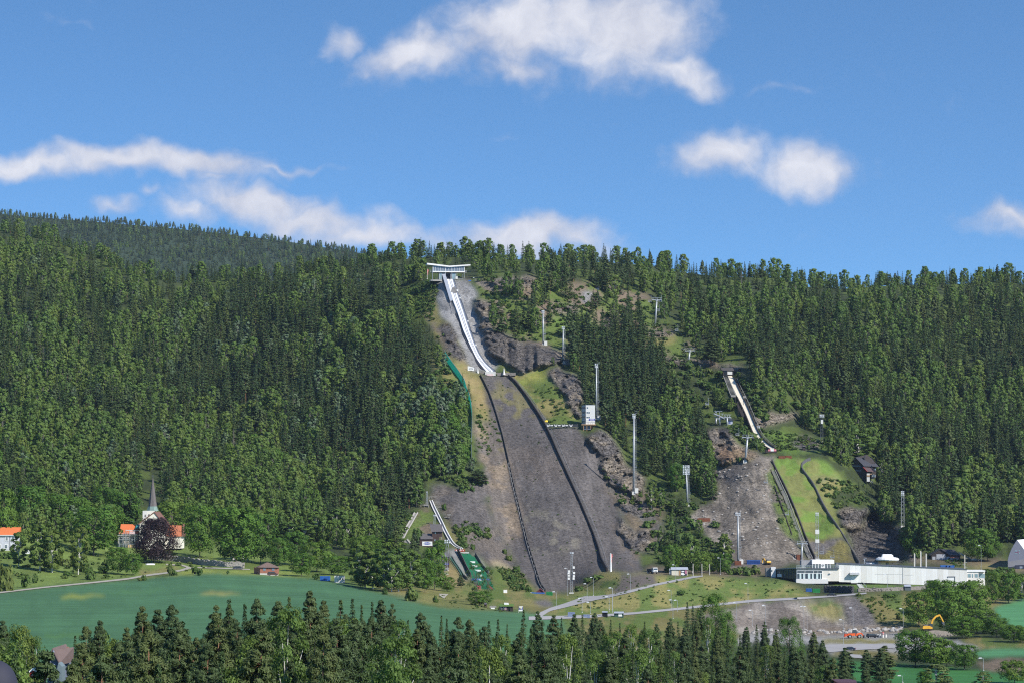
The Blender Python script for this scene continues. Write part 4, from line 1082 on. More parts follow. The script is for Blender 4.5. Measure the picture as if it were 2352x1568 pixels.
# ---- the near wood across the bottom: tops read off the photo, feet on the valley floor below the frame
def near_tree(kind,u,top_v,h,wide=1.0,lod=0,region='near wood',variant=None):
 lo,hi = 190.0,880.0
 for _ in range(30):                 # how far off does a tree this tall just reach that row?
  Y = (lo + hi) / 2
  p = P(u,top_v,Y)
  if p[2] - gz(p[0],p[1]) > h: lo = Y
  else: hi = Y
 p = P(u,top_v,Y)
 return tree(kind,(p[0],p[1],p[2] - h),h,wide,lod,region=region,variant=variant)
TOPS = [('birch',-6,1440,18),('pine',4,1425,19),('birch',48,1436,19),('birch',78,1462,17),('spruce',172,1455,17),('pine',203,1436,20),('pine',226,1424,21),('pine',295,1441,20),('pine',331,1391,23),('pine',356,1400,22),
  ('pine',426,1386,24),('pine',412,1440,22),('pine',498,1390,23),('spruce',527,1370,24),('spruce',566,1382,23),('pine',590,1372,24),('pine',640,1378,23),('spruce',663,1364,24),('pine',716,1356,25),('pine',738,1378,22),('spruce',700,1395,22),
  ('spruce',784,1372,23),('spruce',808,1369,23),('spruce',832,1385,21),('spruce',856,1378,22),('pine',880,1377,23),('pine',902,1386,21),('spruce',935,1420,19),('spruce',960,1424,19),('pine',987,1404,22),('spruce',1012,1410,19),('spruce',1028,1417,18),('pine',1048,1415,21),
  ('spruce',1073,1436,19),('pine',1100,1420,22),('spruce',1122,1422,19),('spruce',1145,1418,20),('spruce',1166,1430,17),('spruce',1203,1396,22),('pine',1236,1403,21),('pine',1268,1412,20),('spruce',1290,1415,19),('pine',1316,1410,21),('spruce',1338,1408,20),('pine',1364,1406,21),('pine',1380,1422,19),
  ('spruce',1402,1420,19),('spruce',1424,1428,18),('birch',1450,1432,18),('spruce',1480,1424,20),('pine',1508,1432,20),('pine',1540,1420,21),('spruce',1578,1382,23),('spruce',1592,1385,22),('broadleaf',1632,1368,23),('pine',1610,1400,20),('broadleaf',1668,1408,19),('pine',1712,1438,19),('spruce',1738,1432,19),('broadleaf',1815,1420,20),('pine',1755,1427,20),('pine',1782,1445,19),('pine',1868,1450,19),('pine',1892,1470,19)]
for k,u,v,h in TOPS:
 near_tree(k,u,v,h,random.uniform(.74,.95) * (.85 if k == 'broadleaf' else 1))
env_u,env_v = zip(*[(u,v) for k,u,v,h in TOPS])
rr = random.Random(4)
for row,(d0,d1,step,h0,h1) in enumerate([(14,60,20,18,24),(50,120,22,16,23),(100,175,29,14,20)]):
 u = -20.0
 while u < 1900:
  v = float(np.interp(u,env_u,env_v)) + rr.uniform(d0,d1)
  if 90 < u < 165 and v < 1560:           # keeps the grey house clear
   u += step; continue
  if 40 < u < 100 and 1500 < v < 1545:
   v = 1552
  kd = rr.choices(['pine','spruce','birch','light','olive'],[.48,.34,.12,.03 if row else 0,.03 if row > 1 else 0])[0]
  near_tree(kd,u,v,rr.uniform(h0,h1) * (.72 if kd == 'olive' else 1),rr.uniform(.72,.98))
  u += step * rr.uniform(.75,1.3)
for k,u,v,h,wd in [('olive',262,1464,15,1.0),('olive',180,1488,13,.9),('olive',372,1478,14,.8),('birch',806,1424,20,.95),('birch',866,1430,19,1.0),('light',918,1494,14,1.1),('light',1296,1500,14,1.1),('light',1225,1545,12,1.0),('pine',1650,1440,21,1.0),('spruce',1700,1455,20,.9),('birch',1760,1480,17,1),
      ('birch',480,1520,14,1),('pine',60,1475,15,1.2),('pine',20,1500,14,1.2),('pine',1940,1492,17,1.0),('pine',2025,1488,17,1.0),('pine',1990,1520,15,1)]:
 near_tree(k,u,v,h,wd)
# ---- the wooded hillsides: one spot per tree, then the largest in view become trees of their own and the rest one wood per kind
NOTREE = [LANDING,SCREE,GULLY,MAT,FIELD] + [p for p,d in CLIFFS] + [
 pts(A1,(395,430),(600,430),(700,440),(790,520),(830,600),(800,800),(860,950),(1000,1300),(1300,1420),(960,1420),(700,1400),(600,1320),(480,1100),(400,850),(330,700),(370,500)),
 pts(A1,(0,560),(200,480),(380,430),(400,640),(330,850),(250,800),(120,830),(0,800)),
 pts(A1,(270,335),(760,335),(760,450),(300,450)),pts(A1,(780,430),(1120,410),(1430,460),(1430,560),(1000,560),(800,520)),
 pts(A1,(900,640),(830,560),(1000,540),(1000,640)),pts(A1,(980,860),(1170,850),(1180,960),(1000,960)),pts(A1,(1340,1060),(1700,1080),(1760,1260),(1300,1100)),
 pts(A2,(0,720),(330,720),(660,830),(560,920),(200,900),(0,1100)),pts(A2,(0,570),(280,570),(280,680),(0,680)),pts(A2,(310,430),(470,440),(430,560),(310,570)),
 pts(A2,(840,480),(1060,480),(1070,660),(900,640)),pts(A2,(900,780),(1130,730),(1330,830),(1480,960),(1460,1160),(1190,1130),(1000,1000),(960,880)),pts(A2,(1170,1090),(1990,1180),(1990,1300),(1500,1200),(1170,1180)),
 pts(A2,(1200,700),(1340,900),(1420,900),(1240,640)),
 pts(A4,(1000,240),(1130,250),(1290,380),(1420,680),(1520,930),(1480,1000),(1380,980),(1260,800),(1200,730),(1080,480),(1020,330)),pts(A4,(930,600),(1130,640),(1130,750),(880,750)),
 pts(A4,(1280,640),(1640,630),(1700,760),(1900,830),(1900,1000),(1480,1000),(1330,800)),
 pts(A5,(480,330),(1010,330),(1330,500),(1320,620),(1240,660),(1640,800),(1640,1050),(1800,1080),(1900,1400),(1400,1450),(900,1450),(500,700)),
 pts(A5,(1320,330),(1620,330),(1620,620),(1320,620)),pts(A5,(1820,690),(1890,690),(1890,1060),(1830,1060)),
 F((-400,1245),(700,1245),(860,1275),(990,1300),(1080,1345),(-400,1345)),F((1200,1300),(2400,1250),(2400,1600),(1200,1600)),
 pts(A3,(370,0),(560,0),(620,130),(760,310),(640,480),(600,330),(520,230)),pts(A3,(590,280),(640,480),(620,830),(600,830),(610,480)),
 pts(A8,(470,100),(640,60),(700,500),(900,720),(1400,1090),(700,1100),(560,900),(600,700),(420,720),(200,650),(360,380)),
 pts(A4,(0,1100),(300,1150),(480,1180),(560,1280),(760,1290),(900,1400),(0,1568),(-100,1300)),pts(A3,(1560,600),(1800,700),(2000,950),(2091,1568),(1700,1568)),pts(B1,(1300,100),(1520,100),(1500,440),(1300,460)),
 pts(A8,(380,380),(200,640),(250,660),(420,420)),
 pts(A3,(900,100),(1290,50),(1300,180),(1430,360),(1520,480),(1500,560),(1240,540)),
 pts(A8,(480,60),(700,80),(760,60),(1000,230),(1250,500),(1560,1100),(1150,1110),(560,1100),(640,700),(450,300)),
 pts(A5,(380,300),(520,300),(900,700),(950,1450),(600,1450),(440,900)),pts(A3,(330,960),(720,960),(1000,1568),(500,1568)),
]
SPARSE = [pts(A1,(760,440),(1500,430),(2091,480),(2091,1150),(1700,1250),(1130,1050),(880,800)),pts(A2,(0,420),(500,380),(1060,480),(1340,840),(1480,960),(1990,1180),(1990,1290),(1170,1200),(880,900),(560,900),(0,1150))]
BUSHY = [F((1470,1180),(1680,1170),(1700,1300),(1500,1310)),pts(A2,(1180,1180),(1800,1220),(1860,1568),(1180,1568)),pts(A4,(520,200),(1020,260),(1080,480),(950,620),(880,740),(700,560),(560,480)),pts(A4,(1190,320),(1340,600),(1700,660),(1700,560),(1400,380)),
         pts(A3,(80,0),(400,0),(560,260),(590,330),(300,330),(150,200)),pts(A8,(0,390),(370,350),(240,590),(0,560))]
REG = [
 (pts(A3,(0,300),(330,330),(590,300),(610,830),(720,960),(600,1000),(330,950),(120,950),(0,900)),dict(aspen=.5,broadleaf=.2,birch=.3),.95),
 (F((1300,760),(1420,740),(1540,790),(1560,900),(1500,980),(1380,1000),(1330,900)),dict(spruce=.9,pine=.1),1.08),
 (F((1370,940),(1480,950),(1630,960),(1640,1120),(1560,1160),(1400,1080)),dict(spruce=.40,pine=.12,birch=.48),.82),
 (F((1240,540),(1440,545),(1450,660),(1380,680),(1250,640)),dict(pine=.75,spruce=.2,birch=.05),1.0),
 (F((-50,1005),(280,1035),(480,985),(570,1020),(660,1080),(760,1180),(860,1240),(860,1290),(-50,1260)),dict(birch=.70,broadleaf=.18,aspen=.04,spruce=.08),.88),
 (F((370,740),(560,690),(900,650),(1000,800),(1085,950),(1085,1080),(960,1180),(860,1230),(760,1200),(640,1050),(540,980),(420,940)),dict(spruce=.76,pine=.12,birch=.05,aspen=.07),1.05),
 (F((2030,1040),(2400,1000),(2400,1330),(2030,1300)),dict(spruce=.68,pine=.14,birch=.18),1.1),
 (F((800,540),(1600,540),(1600,640),(1500,660),(1100,640),(850,660)),dict(birch=.46,spruce=.5,pine=.04),.9),
 (F((-50,450),(420,590),(400,900),(300,1030),(-50,1010)),dict(birch=.60,spruce=.24,pine=.12,aspen=.04),.95),
 (F((1500,560),(2400,560),(2400,900),(2000,1000),(1700,850),(1550,750)),dict(birch=.45,spruce=.42,pine=.13),.95),
 (F((1700,850),(2400,800),(2400,1080),(2030,1060),(1950,1000),(1760,950)),dict(birch=.42,spruce=.42,broadleaf=.08,pine=.08),.95),
]
KEEP = [pts(A1,(100,560),(380,430),(400,640),(440,840),(700,1290),(640,1300),(470,1180),(330,860),(150,800)),F((1380,1090),(1500,1090),(1640,1140),(1640,1200),(1500,1200),(1480,1300),(1400,1300)),pts(D6,(240,100),(460,110),(560,400),(720,720),(900,1150),(1130,1360),(1130,1460),(940,1460),(700,1100),(560,760),(480,600),(400,600),(280,300)),pts(D7,(250,270),(1180,280),(1440,660),(1330,1000),(1100,1310),(880,1310),(300,1100)),
  pts(C5,(480,390),(1240,390),(1240,1240),(1000,1380),(560,1450),(470,1200)),pts(C5,(1060,-1300),(1190,-1300),(1190,900),(1060,900)),pts(D5,(600,360),(1400,400),(1400,900),(650,880)),pts(A4,(260,630),(320,630),(330,1310),(240,1310)),
  pts(A4,(680,1060),(770,1060),(770,1380),(700,1380)),pts(A1,(270,250),(760,250),(720,450),(680,470),(560,470),(380,640),(330,850),(250,800),(400,500)),pts(A1,(380,440),(690,450),(1040,1310),(1000,1400),(700,1400),(600,1100),(480,880),(420,830)),
  pts(A1,(860,950),(1130,1050),(1660,1200),(1330,1400),(1040,1310),(930,1180)),pts(A1,(1460,750),(1520,750),(1530,1140),(1460,1140)),pts(A1,(1680,920),(1740,920),(1740,1330),(1680,1330)),pts(A2,(1030,480),(1170,480),(1130,800),(1080,800)),
  pts(A2,(1420,1010),(1510,1010),(1470,1200),(1430,1200)),pts(A3,(640,100),(930,100),(1290,80),(1420,360),(1500,500),(1600,640),(900,900),(690,900),(620,500),(600,250)),pts(A3,(560,230),(625,280),(620,850),(590,850)),pts(C6,(380,560),(760,560),(760,940),(380,940)),
  pts(C6,(660,1000),(870,1000),(870,1340),(700,1340)),pts(C6,(90,400),(340,400),(340,440),(180,760),(90,820)),pts(A4,(900,780),(1110,740),(1400,960),(1440,1400),(950,1400),(1000,1060)),pts(A5,(480,340),(900,340),(1240,640),(1240,1180),(900,1400),(600,800)),
  pts(A5,(200,90),(290,90),(230,380),(190,380)),pts(A4,(1820,610),(1890,610),(1880,900),(1830,900)),pts(A5,(1830,690),(1890,690),(1890,1060),(1840,1060)),pts(C4,(590,-20),(830,-20),(1010,900),(1330,900),(1330,1120),(140,1120),(140,880),(560,880))]
HT = {'spruce': (12,26),'pine': (13,22),'birch': (9,19),'broadleaf': (9,15),'aspen': (12,18),'shrub': (1.5,3.6)}
spots = []
rs = random.Random(12)
def try_spot(u,v):
 for p in NOTREE:
  if inp1(u,v,p): return
 kindw,hm = dict(birch=.42,spruce=.45,pine=.13),.95
 for p,d,h in REG:
  if inp1(u,v,p): kindw,hm = d,h; break
 bushy = any(inp1(u,v,p) for p in BUSHY)
 sparse = any(inp1(u,v,p) for p in SPARSE)
 if sparse and not inp1(u,v,REG[1][0]):
  if rs.random() > .40:
   if rs.random() < .75: spots.append(('shrub',u,v,rs.uniform(1.5,4.0),1.0))
   return
 if bushy and rs.random() < .84:
  spots.append(('shrub' if rs.random() < .7 else 'birch',u,v,rs.uniform(2.5,6.5),1.0)); return
 # stands: the same kind keeps together
 n = float(fbm(np.array(u / 70.0),np.array(v / 60.0),91,3))
 k = rs.choices(list(kindw),list(kindw.values()))[0]
 if n > .545 and rs.random() < .72 and 'birch' in kindw: k = 'birch'
 if n < .46 and rs.random() < .72 and 'spruce' in kindw: k = 'spruce'
 if rs.random() < .006: spots.append(('snag',u,v,rs.uniform(10,17),1.0)); return
 lo,hi = HT[k]
 for _ in range(4):
  H = (lo + hi) / 2 * hm / float(gridYuv(u,v)) * FPX
  if not any(inp1(u + du,v - H * f,p) for p in KEEP for f in (.35,.65,.95) for du in (-6,6)): break
  lo,hi = lo * .55,hi * .55
 if hi < 5:
  if rs.random() < .5: spots.append(('shrub',u,v,rs.uniform(1.2,3.2),1.0))
  return
 crest = min(1.0,.58 + .42 * (v - float(np.interp(u,gu,ridge))) / 70.0)
 spots.append((k,u,v,(lo + (hi - lo) * rs.random() ** .8) * hm * crest,rs.uniform(.85,1.2)))
def inp1(u,v,poly):
 c = False; n = len(poly); j = n - 1
 for i in range(n):
  xi,yi = poly[i]; xj,yj = poly[j]
  if (yi > v) != (yj > v) and u < (xj - xi) * (v - yi) / (yj - yi) + xi: c = not c
  j = i
 return c
boxes = {}
def inp1(u,v,poly,_c=inp1):
 b = boxes.get(id(poly))
 if b is None:
  a = np.array(poly,float)
  b = boxes[id(poly)] = (a[:,0].min(),a[:,0].max(),a[:,1].min(),a[:,1].max(),[tuple(x) for x in a],poly)
 if u < b[0] or u > b[1] or v < b[2] or v > b[3]: return False
 return _c(u,v,b[4])
SPX,SPY = 19.0,12.5
v = 480.0
row = 0
while v < 1310:
 u = -60.0 + (row % 2) * SPX * .5
 while u < 2420:
  uu,vv = u + rs.uniform(-.55,.55) * SPX,v + rs.uniform(-.6,.6) * SPY
  if vv > np.interp(uu,gu,ridge) - 2:
   try_spot(uu,vv)
  u += SPX
 v += SPY
 row += 1
# undergrowth and bushes on the open ground between
for poly,n,h0,h1 in [(pts(A1,(0,560),(380,440),(390,640),(330,850),(0,830)),230,.8,2.6),(pts(A1,(780,430),(1430,420),(2000,520),(2000,1100),(1200,1080),(900,700)),170,1,3),
      (pts(A2,(0,500),(900,480),(1330,830),(1900,1180),(1200,1150),(600,900),(0,900)),260,.8,3),(pts(A3,(620,300),(780,430),(860,680),(740,780),(640,700)),70,.6,1.6),
      (pts(A3,(1100,180),(1300,180),(1480,470),(1250,500)),60,.6,1.7),(pts(A5,(380,60),(750,100),(1130,150),(1000,270),(560,270)),130,.8,2.4),(pts(A5,(960,560),(1330,600),(1500,800),(1180,880),(1050,760)),110,.9,2.8),
      (pts(A4,(1040,740),(1340,760),(1380,960),(1250,930),(1120,830)),90,1,3.4),(pts(A3,(450,1360),(600,1330),(760,1410),(720,1460),(500,1560)),60,.8,2.6),(pts(A8,(1140,870),(1330,880),(1480,1080),(1300,1100)),90,.8,2.4),
      (pts(A3,(340,960),(720,960),(720,1010),(560,1060),(380,1010)),36,1,3),(pts(A4,(0,1120),(300,1290),(560,1300),(900,1380),(700,1500),(200,1450)),90,.8,2.6),(pts(B4,(1000,60),(1700,150),(1700,330),(1080,330)),120,1.5,4),
      (F((1400,1325),(1780,1330),(1850,1360),(1650,1385),(1300,1402),(1330,1360)),210,.3,1.0),(pts(A7,(900,500),(1560,460),(1300,740),(1120,740)),120,.3,1.2),(F((0,1240),(300,1260),(560,1290),(480,1308),(0,1350)),150,.4,1.8),
      (pts(A8,(560,1110),(860,1120),(1300,1300),(700,1240)),50,.3,.8),(pts(A8,(0,390),(380,350),(240,600),(0,600)),100,.8,2.6),(pts(A5,(480,440),(520,520),(780,1150),(720,1180),(500,700)),40,.5,1.4),
      (LANDING,170,.25,.8),(pts(A4,(1140,290),(1260,380),(1400,680),(1360,740),(1220,460)),60,1.2,4),(pts(A6,(830,1160),(1050,1150),(1400,1270),(1100,1390),(900,1330)),80,1,3.2),(pts(A6,(1240,1400),(1480,1400),(1500,1480),(1300,1480)),40,.5,1.4),(pts(A6,(1670,1520),(1960,1500),(2000,1568),(1680,1568)),40,1,2.6)]:
 a = np.array(poly); k = 0; guard = 0
 while k < n and guard < n * 20:
  guard += 1
  u,v = rs.uniform(a[:,0].min(),a[:,0].max()),rs.uniform(a[:,1].min(),a[:,1].max())
  if inp1(u,v,poly):
   spots.append(('shrub',u,v,rs.uniform(h0,h1),rs.uniform(.9,1.5))); k += 1
for u,v in pts(A2,(632,820),(715,810),(672,760),(700,780)): spots.append(('snag',u,v,rs.uniform(12,15),1.1))
for a,b,h in [(260,740,20),(480,880,18),(545,870,17),(690,830,14),(830,700,15),(820,680,14),(590,560,15),(930,700,12)]:
 u,v = A2(a,b); spots.append(('spruce',u,v,h,1))
# the wood goes on behind the crest
behind = []
for _ in range(620):
 j = rs.uniform(0,NU - 1.01); d = rs.uniform(4,90) ** 1.0
 a = top[int(j)]
 behind.append((rs.choices(['spruce','birch','pine'],[.5,.42,.08])[0],(a[0] * (1 + d / 2400.0),a[1] + d,a[2] + (1.0 if d < 70 else 0) - .3),rs.uniform(10,17),rs.uniform(.9,1.3)))
SV = np.array([(s[1],s[2]) for s in spots])
SY = gridYuv(SV[:,0],SV[:,1])
SP = P(SV[:,0],SV[:,1],SY)
LIM = {'spruce': 150,'pine': 110,'birch': 210,'broadleaf': 90,'aspen': 150,'shrub': 180,'snag': 40}
order = sorted(range(len(spots)),key=lambda i: -spots[i][3] * spots[i][4] / SY[i])
taken,rest = {},{}
for i in order:
 k,u,v,h,wd = spots[i]
 if taken.get(k,0) < LIM[k]:
  taken[k] = taken.get(k,0) + 1
  tree(k,SP[i],h,wd,region='hillside',parts=False)
 else:
  rest.setdefault(k,[]).append((SP[i],h,wd))
for kk,p,h,wd in behind: rest.setdefault(kk,[]).append((p,h,wd))
# far ridge trees
fr = []
for _ in range(5200):
 j = rs.uniform(0,1)
 u = rs.uniform(-60,1000)
 crest = float(np.interp(u,fu,ft))
 dv = rs.uniform(0,1) ** 1.1 * 150
 Yf = float(np.interp(dv,[0,25,60,120,200],[6000,5840,5648,5328,5008]))
 kk = rs.choices(['pine','spruce','birch'],[.55,.32,.13])[0]
 fr.append((kk,P(u,crest + dv,Yf),rs.uniform(9,17),rs.uniform(.9,1.3)))
for kk,p,h,wd in fr:
 rest.setdefault(kk + '_far',[]).append((p,h,wd))
def wood(name,kind,items,label=None):
 """the rest of a kind as one wood: points that carry instances"""
 nv = 5
 src = bpy.data.collections.new('source_' + name)
 for i in range(nv):
  o = bpy.data.objects.new('%s_%02d' % (name,i),far_mesh(kind,i)); src.objects.link(o)
 n = len(items)
 me = bpy.data.meshes.new(name)
 me.vertices.add(n)
 me.vertices.foreach_set('co',np.array([it[0] for it in items],np.float32).ravel())
 s = np.array([it[1] / HEIGHT[kind] for it in items]); wd = np.array([it[2] for it in items])
 for nm,typ,arr in (('pick','INT',rng.integers(0,nv,n)),('size','FLOAT_VECTOR',np.stack([s * wd,s * wd,s],1)),('turn','FLOAT_VECTOR',np.stack([np.zeros(n),np.zeros(n),rng.uniform(0,6.28,n)],1))):
  at = me.attributes.new(nm,typ,'POINT')
  at.data.foreach_set('vector' if typ == 'FLOAT_VECTOR' else 'value',np.asarray(arr,np.int32 if typ == 'INT' else np.float32).ravel())
 o = bpy.data.objects.new(name,me); COL.objects.link(o)
 ng = bpy.data.node_groups.new(name,'GeometryNodeTree')
 ng.interface.new_socket('Geometry',in_out='INPUT',socket_type='NodeSocketGeometry')
 ng.interface.new_socket('Geometry',in_out='OUTPUT',socket_type='NodeSocketGeometry')
 gi,go = ng.nodes.new('NodeGroupInput'),ng.nodes.new('NodeGroupOutput')
 ci_ = ng.nodes.new('GeometryNodeCollectionInfo')
 ci_.inputs['Collection'].default_value = src
 ci_.inputs['Separate Children'].default_value = True
 ci_.inputs['Reset Children'].default_value = True
 ip = ng.nodes.new('GeometryNodeInstanceOnPoints')
 ip.inputs['Pick Instance'].default_value = True
 at = {}
 for nm,dt in (('pick','INT'),('size','FLOAT_VECTOR'),('turn','FLOAT_VECTOR')):
  a = ng.nodes.new('GeometryNodeInputNamedAttribute'); a.data_type = dt; a.inputs[0].default_value = nm; at[nm] = a
 L = ng.links.new
 L(gi.outputs[0],ip.inputs['Points']); L(ci_.outputs[0],ip.inputs['Instance'])
 L(at['pick'].outputs[0],ip.inputs['Instance Index']); L(at['turn'].outputs[0],ip.inputs['Rotation']); L(at['size'].outputs[0],ip.inputs['Scale'])
 L(ip.outputs[0],go.inputs[0])
 md = o.modifiers.new('scatter','NODES'); md.node_group = ng
 return tag(o,label,kind='stuff')
WN = {'spruce': 'spruce_wood','pine': 'pine_wood','birch': 'birch_wood','broadleaf': 'broadleaf_wood','aspen': 'aspen_wood','shrub': 'undergrowth'}
WL = {'spruce': 'dark spruces massed over the wooded hillside behind the ski jumps','pine': 'pines scattered through the wooded hillside','birch': 'light green birches massed over the wooded hillside',
      'broadleaf': 'rounded broadleaf trees mixed into the hillside wood','aspen': 'pale grey green aspens mixed into the hillside wood','shrub': 'low bushes and undergrowth over the open slopes'}
for k,items in rest.items():
 if k.endswith('_far'):
  b = k[:-4]
  wood('far_' + WN[b],b,items,'distant bluish wood of %ss covering the far ridge at the skyline' % b)
 else:
  wood(WN[k],k,items,WL[k])
# ------------------------------------------------------------------ helpers for built things: sizes are read off the photo at the thing's own distance
def gy(c,x,y):
 u,v = c(x,y)
 return float(gridYuv(u,v))
def W(c,x,y,Y):
 u,v = c(x,y)
 return Vector(P(u,v,Y))
def bw(mb,name,m,root,smooth=False):
 l = root.location
 mb.v = [(p[0] - l.x,p[1] - l.y,p[2] - l.z) for p in mb.v]
 return mb.build(name,m,root,smooth=smooth)
def sbw(mb,name,m,part,root,smooth=False):
 """a piece of a part (thing > part > sub-part)"""
 o = bw(mb,name,m,root,smooth)
 o.parent = part
 return o
def bx(mb,c,x0,x1,y0,y1,Y,depth,YR=None,dx=0.0):
 """box whose front covers x0..x1, y0..y1 of the view c at distance Y (YR: distance of its right end)"""
 YR = Y if YR is None else YR
 a,b = W(c,x0,y1,Y),W(c,x1,y1,YR)
 t0,t1 = W(c,x0,y0,Y),W(c,x1,y0,YR)
 d = (b - a); d.z = 0
 n = Vector((-d.y,d.x,0)).normalized() * depth + Vector((dx,0,0))
 t0.x,t0.y,t1.x,t1.y = a.x,a.y,b.x,b.y
 return mb.hexa([a,b,b + n,a + n],[t0,t1,t1 + n,t0 + n])
def mpoly(mb,c,pl,Y,depth,dY=None):
 """flat outline seen in view c, given real depth"""
 f = [W(c,x,y,Y) for x,y in pl]
 return mb.prism(f,(0,depth,0))
def ppos(c,x,y,dY=0.0):
 u,v = c(x,y)
 return G(u,v,dY)
WHITE = mat('white_paint',(.80,.79,.77),.5,var=.05)
OFFW = mat('weathered_white',(.66,.65,.62),.6,var=.09,streak=.5)
CONC = mat('concrete',(.42,.41,.39),.85,var=.15,streak=.5)
LCONC = mat('pale_concrete',(.58,.57,.54),.8,var=.10,streak=.4)
STEEL = mat('galvanised_steel',(.40,.42,.44),.45,.3,var=.10)
DSTEEL = mat('dark_steel',(.12,.13,.15),.5,.3,var=.15)
DARK = mat('dark_timber',(.040,.032,.030),.8,var=.3,scale=1.5)
BROWN = mat('brown_timber',(.065,.040,.035),.8,var=.25,scale=1.2,streak=.5)
GREYW = mat('grey_timber',(.26,.245,.225),.85,var=.25,scale=1.5)
PLANK = mat('raw_timber',(.40,.25,.13),.8,var=.2,scale=1.5)
SLATE = mat('dark_roofing',(.045,.045,.055),.55,var=.2,scale=1.2)
GREYR = mat('grey_roofing',(.105,.095,.095),.7,var=.2,scale=1.2)
ORANGE = mat('orange_tiles',(.60,.16,.05),.7,var=.14,scale=2.5)
YELLOW = mat('yellow_paint',(.62,.34,.03),.5,var=.12)
ORPAINT = mat('orange_paint',(.75,.12,.02),.45,var=.1)
BLUE = mat('blue_paint',(.03,.13,.42),.5,var=.12)
RED = mat('red_paint',(.42,.03,.025),.5,var=.12)
GREENP = mat('green_paint',(.03,.26,.07),.5,var=.12)
RUST = mat('rusty_steel',(.20,.07,.035),.8,var=.3,scale=1.5)
BLACK = mat('black_paint',(.012,.012,.014),.3,var=.2)
RUBBER = mat('black_rubber',(.018,.018,.018),.8)
GLASS = glass_mat('window_glass',(.05,.07,.09))
LGLASS = glass_mat('pale_glass',(.22,.31,.34),.12)
CREAM = mat('cream_track',(.78,.70,.55),.6,var=.06)
TRACKW = mat('white_track',(.82,.82,.83),.4,var=.05)
BRICK = mat('red_brick',(.36,.15,.10),.85,var=.15,scale=2)
STONE = mat('dry_stone',(.21,.19,.17),.9,var=.4,scale=1.6,bump=.5)
DSTONE = mat('dark_stone',(.055,.055,.06),.9,var=.45,scale=1.2,bump=.5)
PLASTER = mat('church_plaster',(.80,.76,.66),.8,var=.06,streak=.4)
COPPER = mat('green_copper',(.17,.25,.22),.6,var=.2,scale=1)
SPIRE = mat('spire_slate',(.13,.115,.11),.7,var=.25,scale=2,streak=.4)
NAVY = mat('navy_banner',(.05,.06,.35),.6,var=.08)
LAMP = mat('lamp_glass',(.55,.57,.59),.2,var=.05)
TEAL = mat('teal_sheet',(.04,.22,.20),.6,var=.1)
LGREY = mat('light_grey_sheet',(.46,.48,.52),.4,.2,var=.06)
def ribbon_path(L,Rr,n,dY):
 def res(pl):
  pl = np.array(pl,float)
  d = np.concatenate([[0],np.cumsum(np.hypot(*(pl[1:] - pl[:-1]).T))]); d /= d[-1]
  s = np.linspace(0,1,n)
  # rounded through the points
  def ip(col):
   y = np.interp(s,d,pl[:,col])
   for _ in range(2):
    y[1:-1] = y[1:-1] * .5 + (y[:-2] + y[2:]) * .25
   return y
  return ip(0),ip(1)
 lu,lv = res(L); ru,rv = res(Rr)
 Yg = gridYuv((lu + ru) / 2,(lv + rv) / 2)
 s = np.linspace(-1,1,n)
 fit = np.polyval(np.polyfit(s,Yg,3),s)
 off = np.minimum(0,(Yg - fit)).min() * .5
 return lu,lv,ru,rv,fit + off - dY
def ribbon(mb,L,Rr,dY,thick=.5,n=40,Yline=None):
 lu,lv,ru,rv,Y = ribbon_path(L,Rr,n,dY)
 if Yline is not None: Y = Yline - dY
 secs = []
 for i in range(n):
  a,b = Vector(P(lu[i],lv[i],Y[i])),Vector(P(ru[i],rv[i],Y[i]))
  dz = Vector((0,0,thick))
  secs.append([a,b,b - dz,a - dz])
 mb.loft(secs)
 return Y
def pog(pl,n,lift=0.0):
 pl = np.array(pl,float)
 d = np.concatenate([[0],np.cumsum(np.hypot(*(pl[1:] - pl[:-1]).T))])
 s = np.linspace(0,d[-1],n)
 u,v = np.interp(s,d,pl[:,0]),np.interp(s,d,pl[:,1])
 for _ in range(2):
  u[1:-1] = u[1:-1] * .5 + (u[:-2] + u[2:]) * .25; v[1:-1] = v[1:-1] * .5 + (v[:-2] + v[2:]) * .25
 Y = gridYuv(u,v)
 ys = Y.copy()
 for _ in range(6):
  ys[1:-1] = (ys[:-2] + ys[1:-1] * 2 + ys[2:]) / 4
 p = P(u,v,np.minimum(ys,Y))
 p[:,2] += lift
 return [Vector(x) for x in p]
def wall_along(mb,path,h,t,sink=.8):
 secs = []
 for i,p in enumerate(path):
  a,b = path[max(0,i - 1)],path[min(len(path) - 1,i + 1)]
  d = b - a
  n = Vector((-d.y,d.x,0))
  n = n.normalized() * (t / 2) if n.length > 1e-6 else Vector((t / 2,0,0))
  secs.append([p - n - Vector((0,0,sink)),p + n - Vector((0,0,sink)),p + n + Vector((0,0,h)),p - n + Vector((0,0,h))])
 mb.loft(secs)
def lettering(name,s,m,parent,root,pos,size,rz=0.0):
 cu_ = bpy.data.curves.new(name,'FONT')
 cu_.body,cu_.size,cu_.align_x,cu_.align_y,cu_.extrude = s,size,'CENTER','CENTER',.01
 tmp = bpy.data.objects.new('tmp',cu_); COL.objects.link(tmp)
 bpy.context.view_layer.update()
 me = bpy.data.meshes.new_from_object(tmp.evaluated_get(bpy.context.evaluated_depsgraph_get()))
 bpy.data.objects.remove(tmp)
 me.materials.clear(); me.materials.append(m)
 o = bpy.data.objects.new(name,me); COL.objects.link(o)
 o.rotation_euler = (math.pi / 2,0,rz)
 o.location = Vector(pos) - root.location
 o.parent = parent
 return o
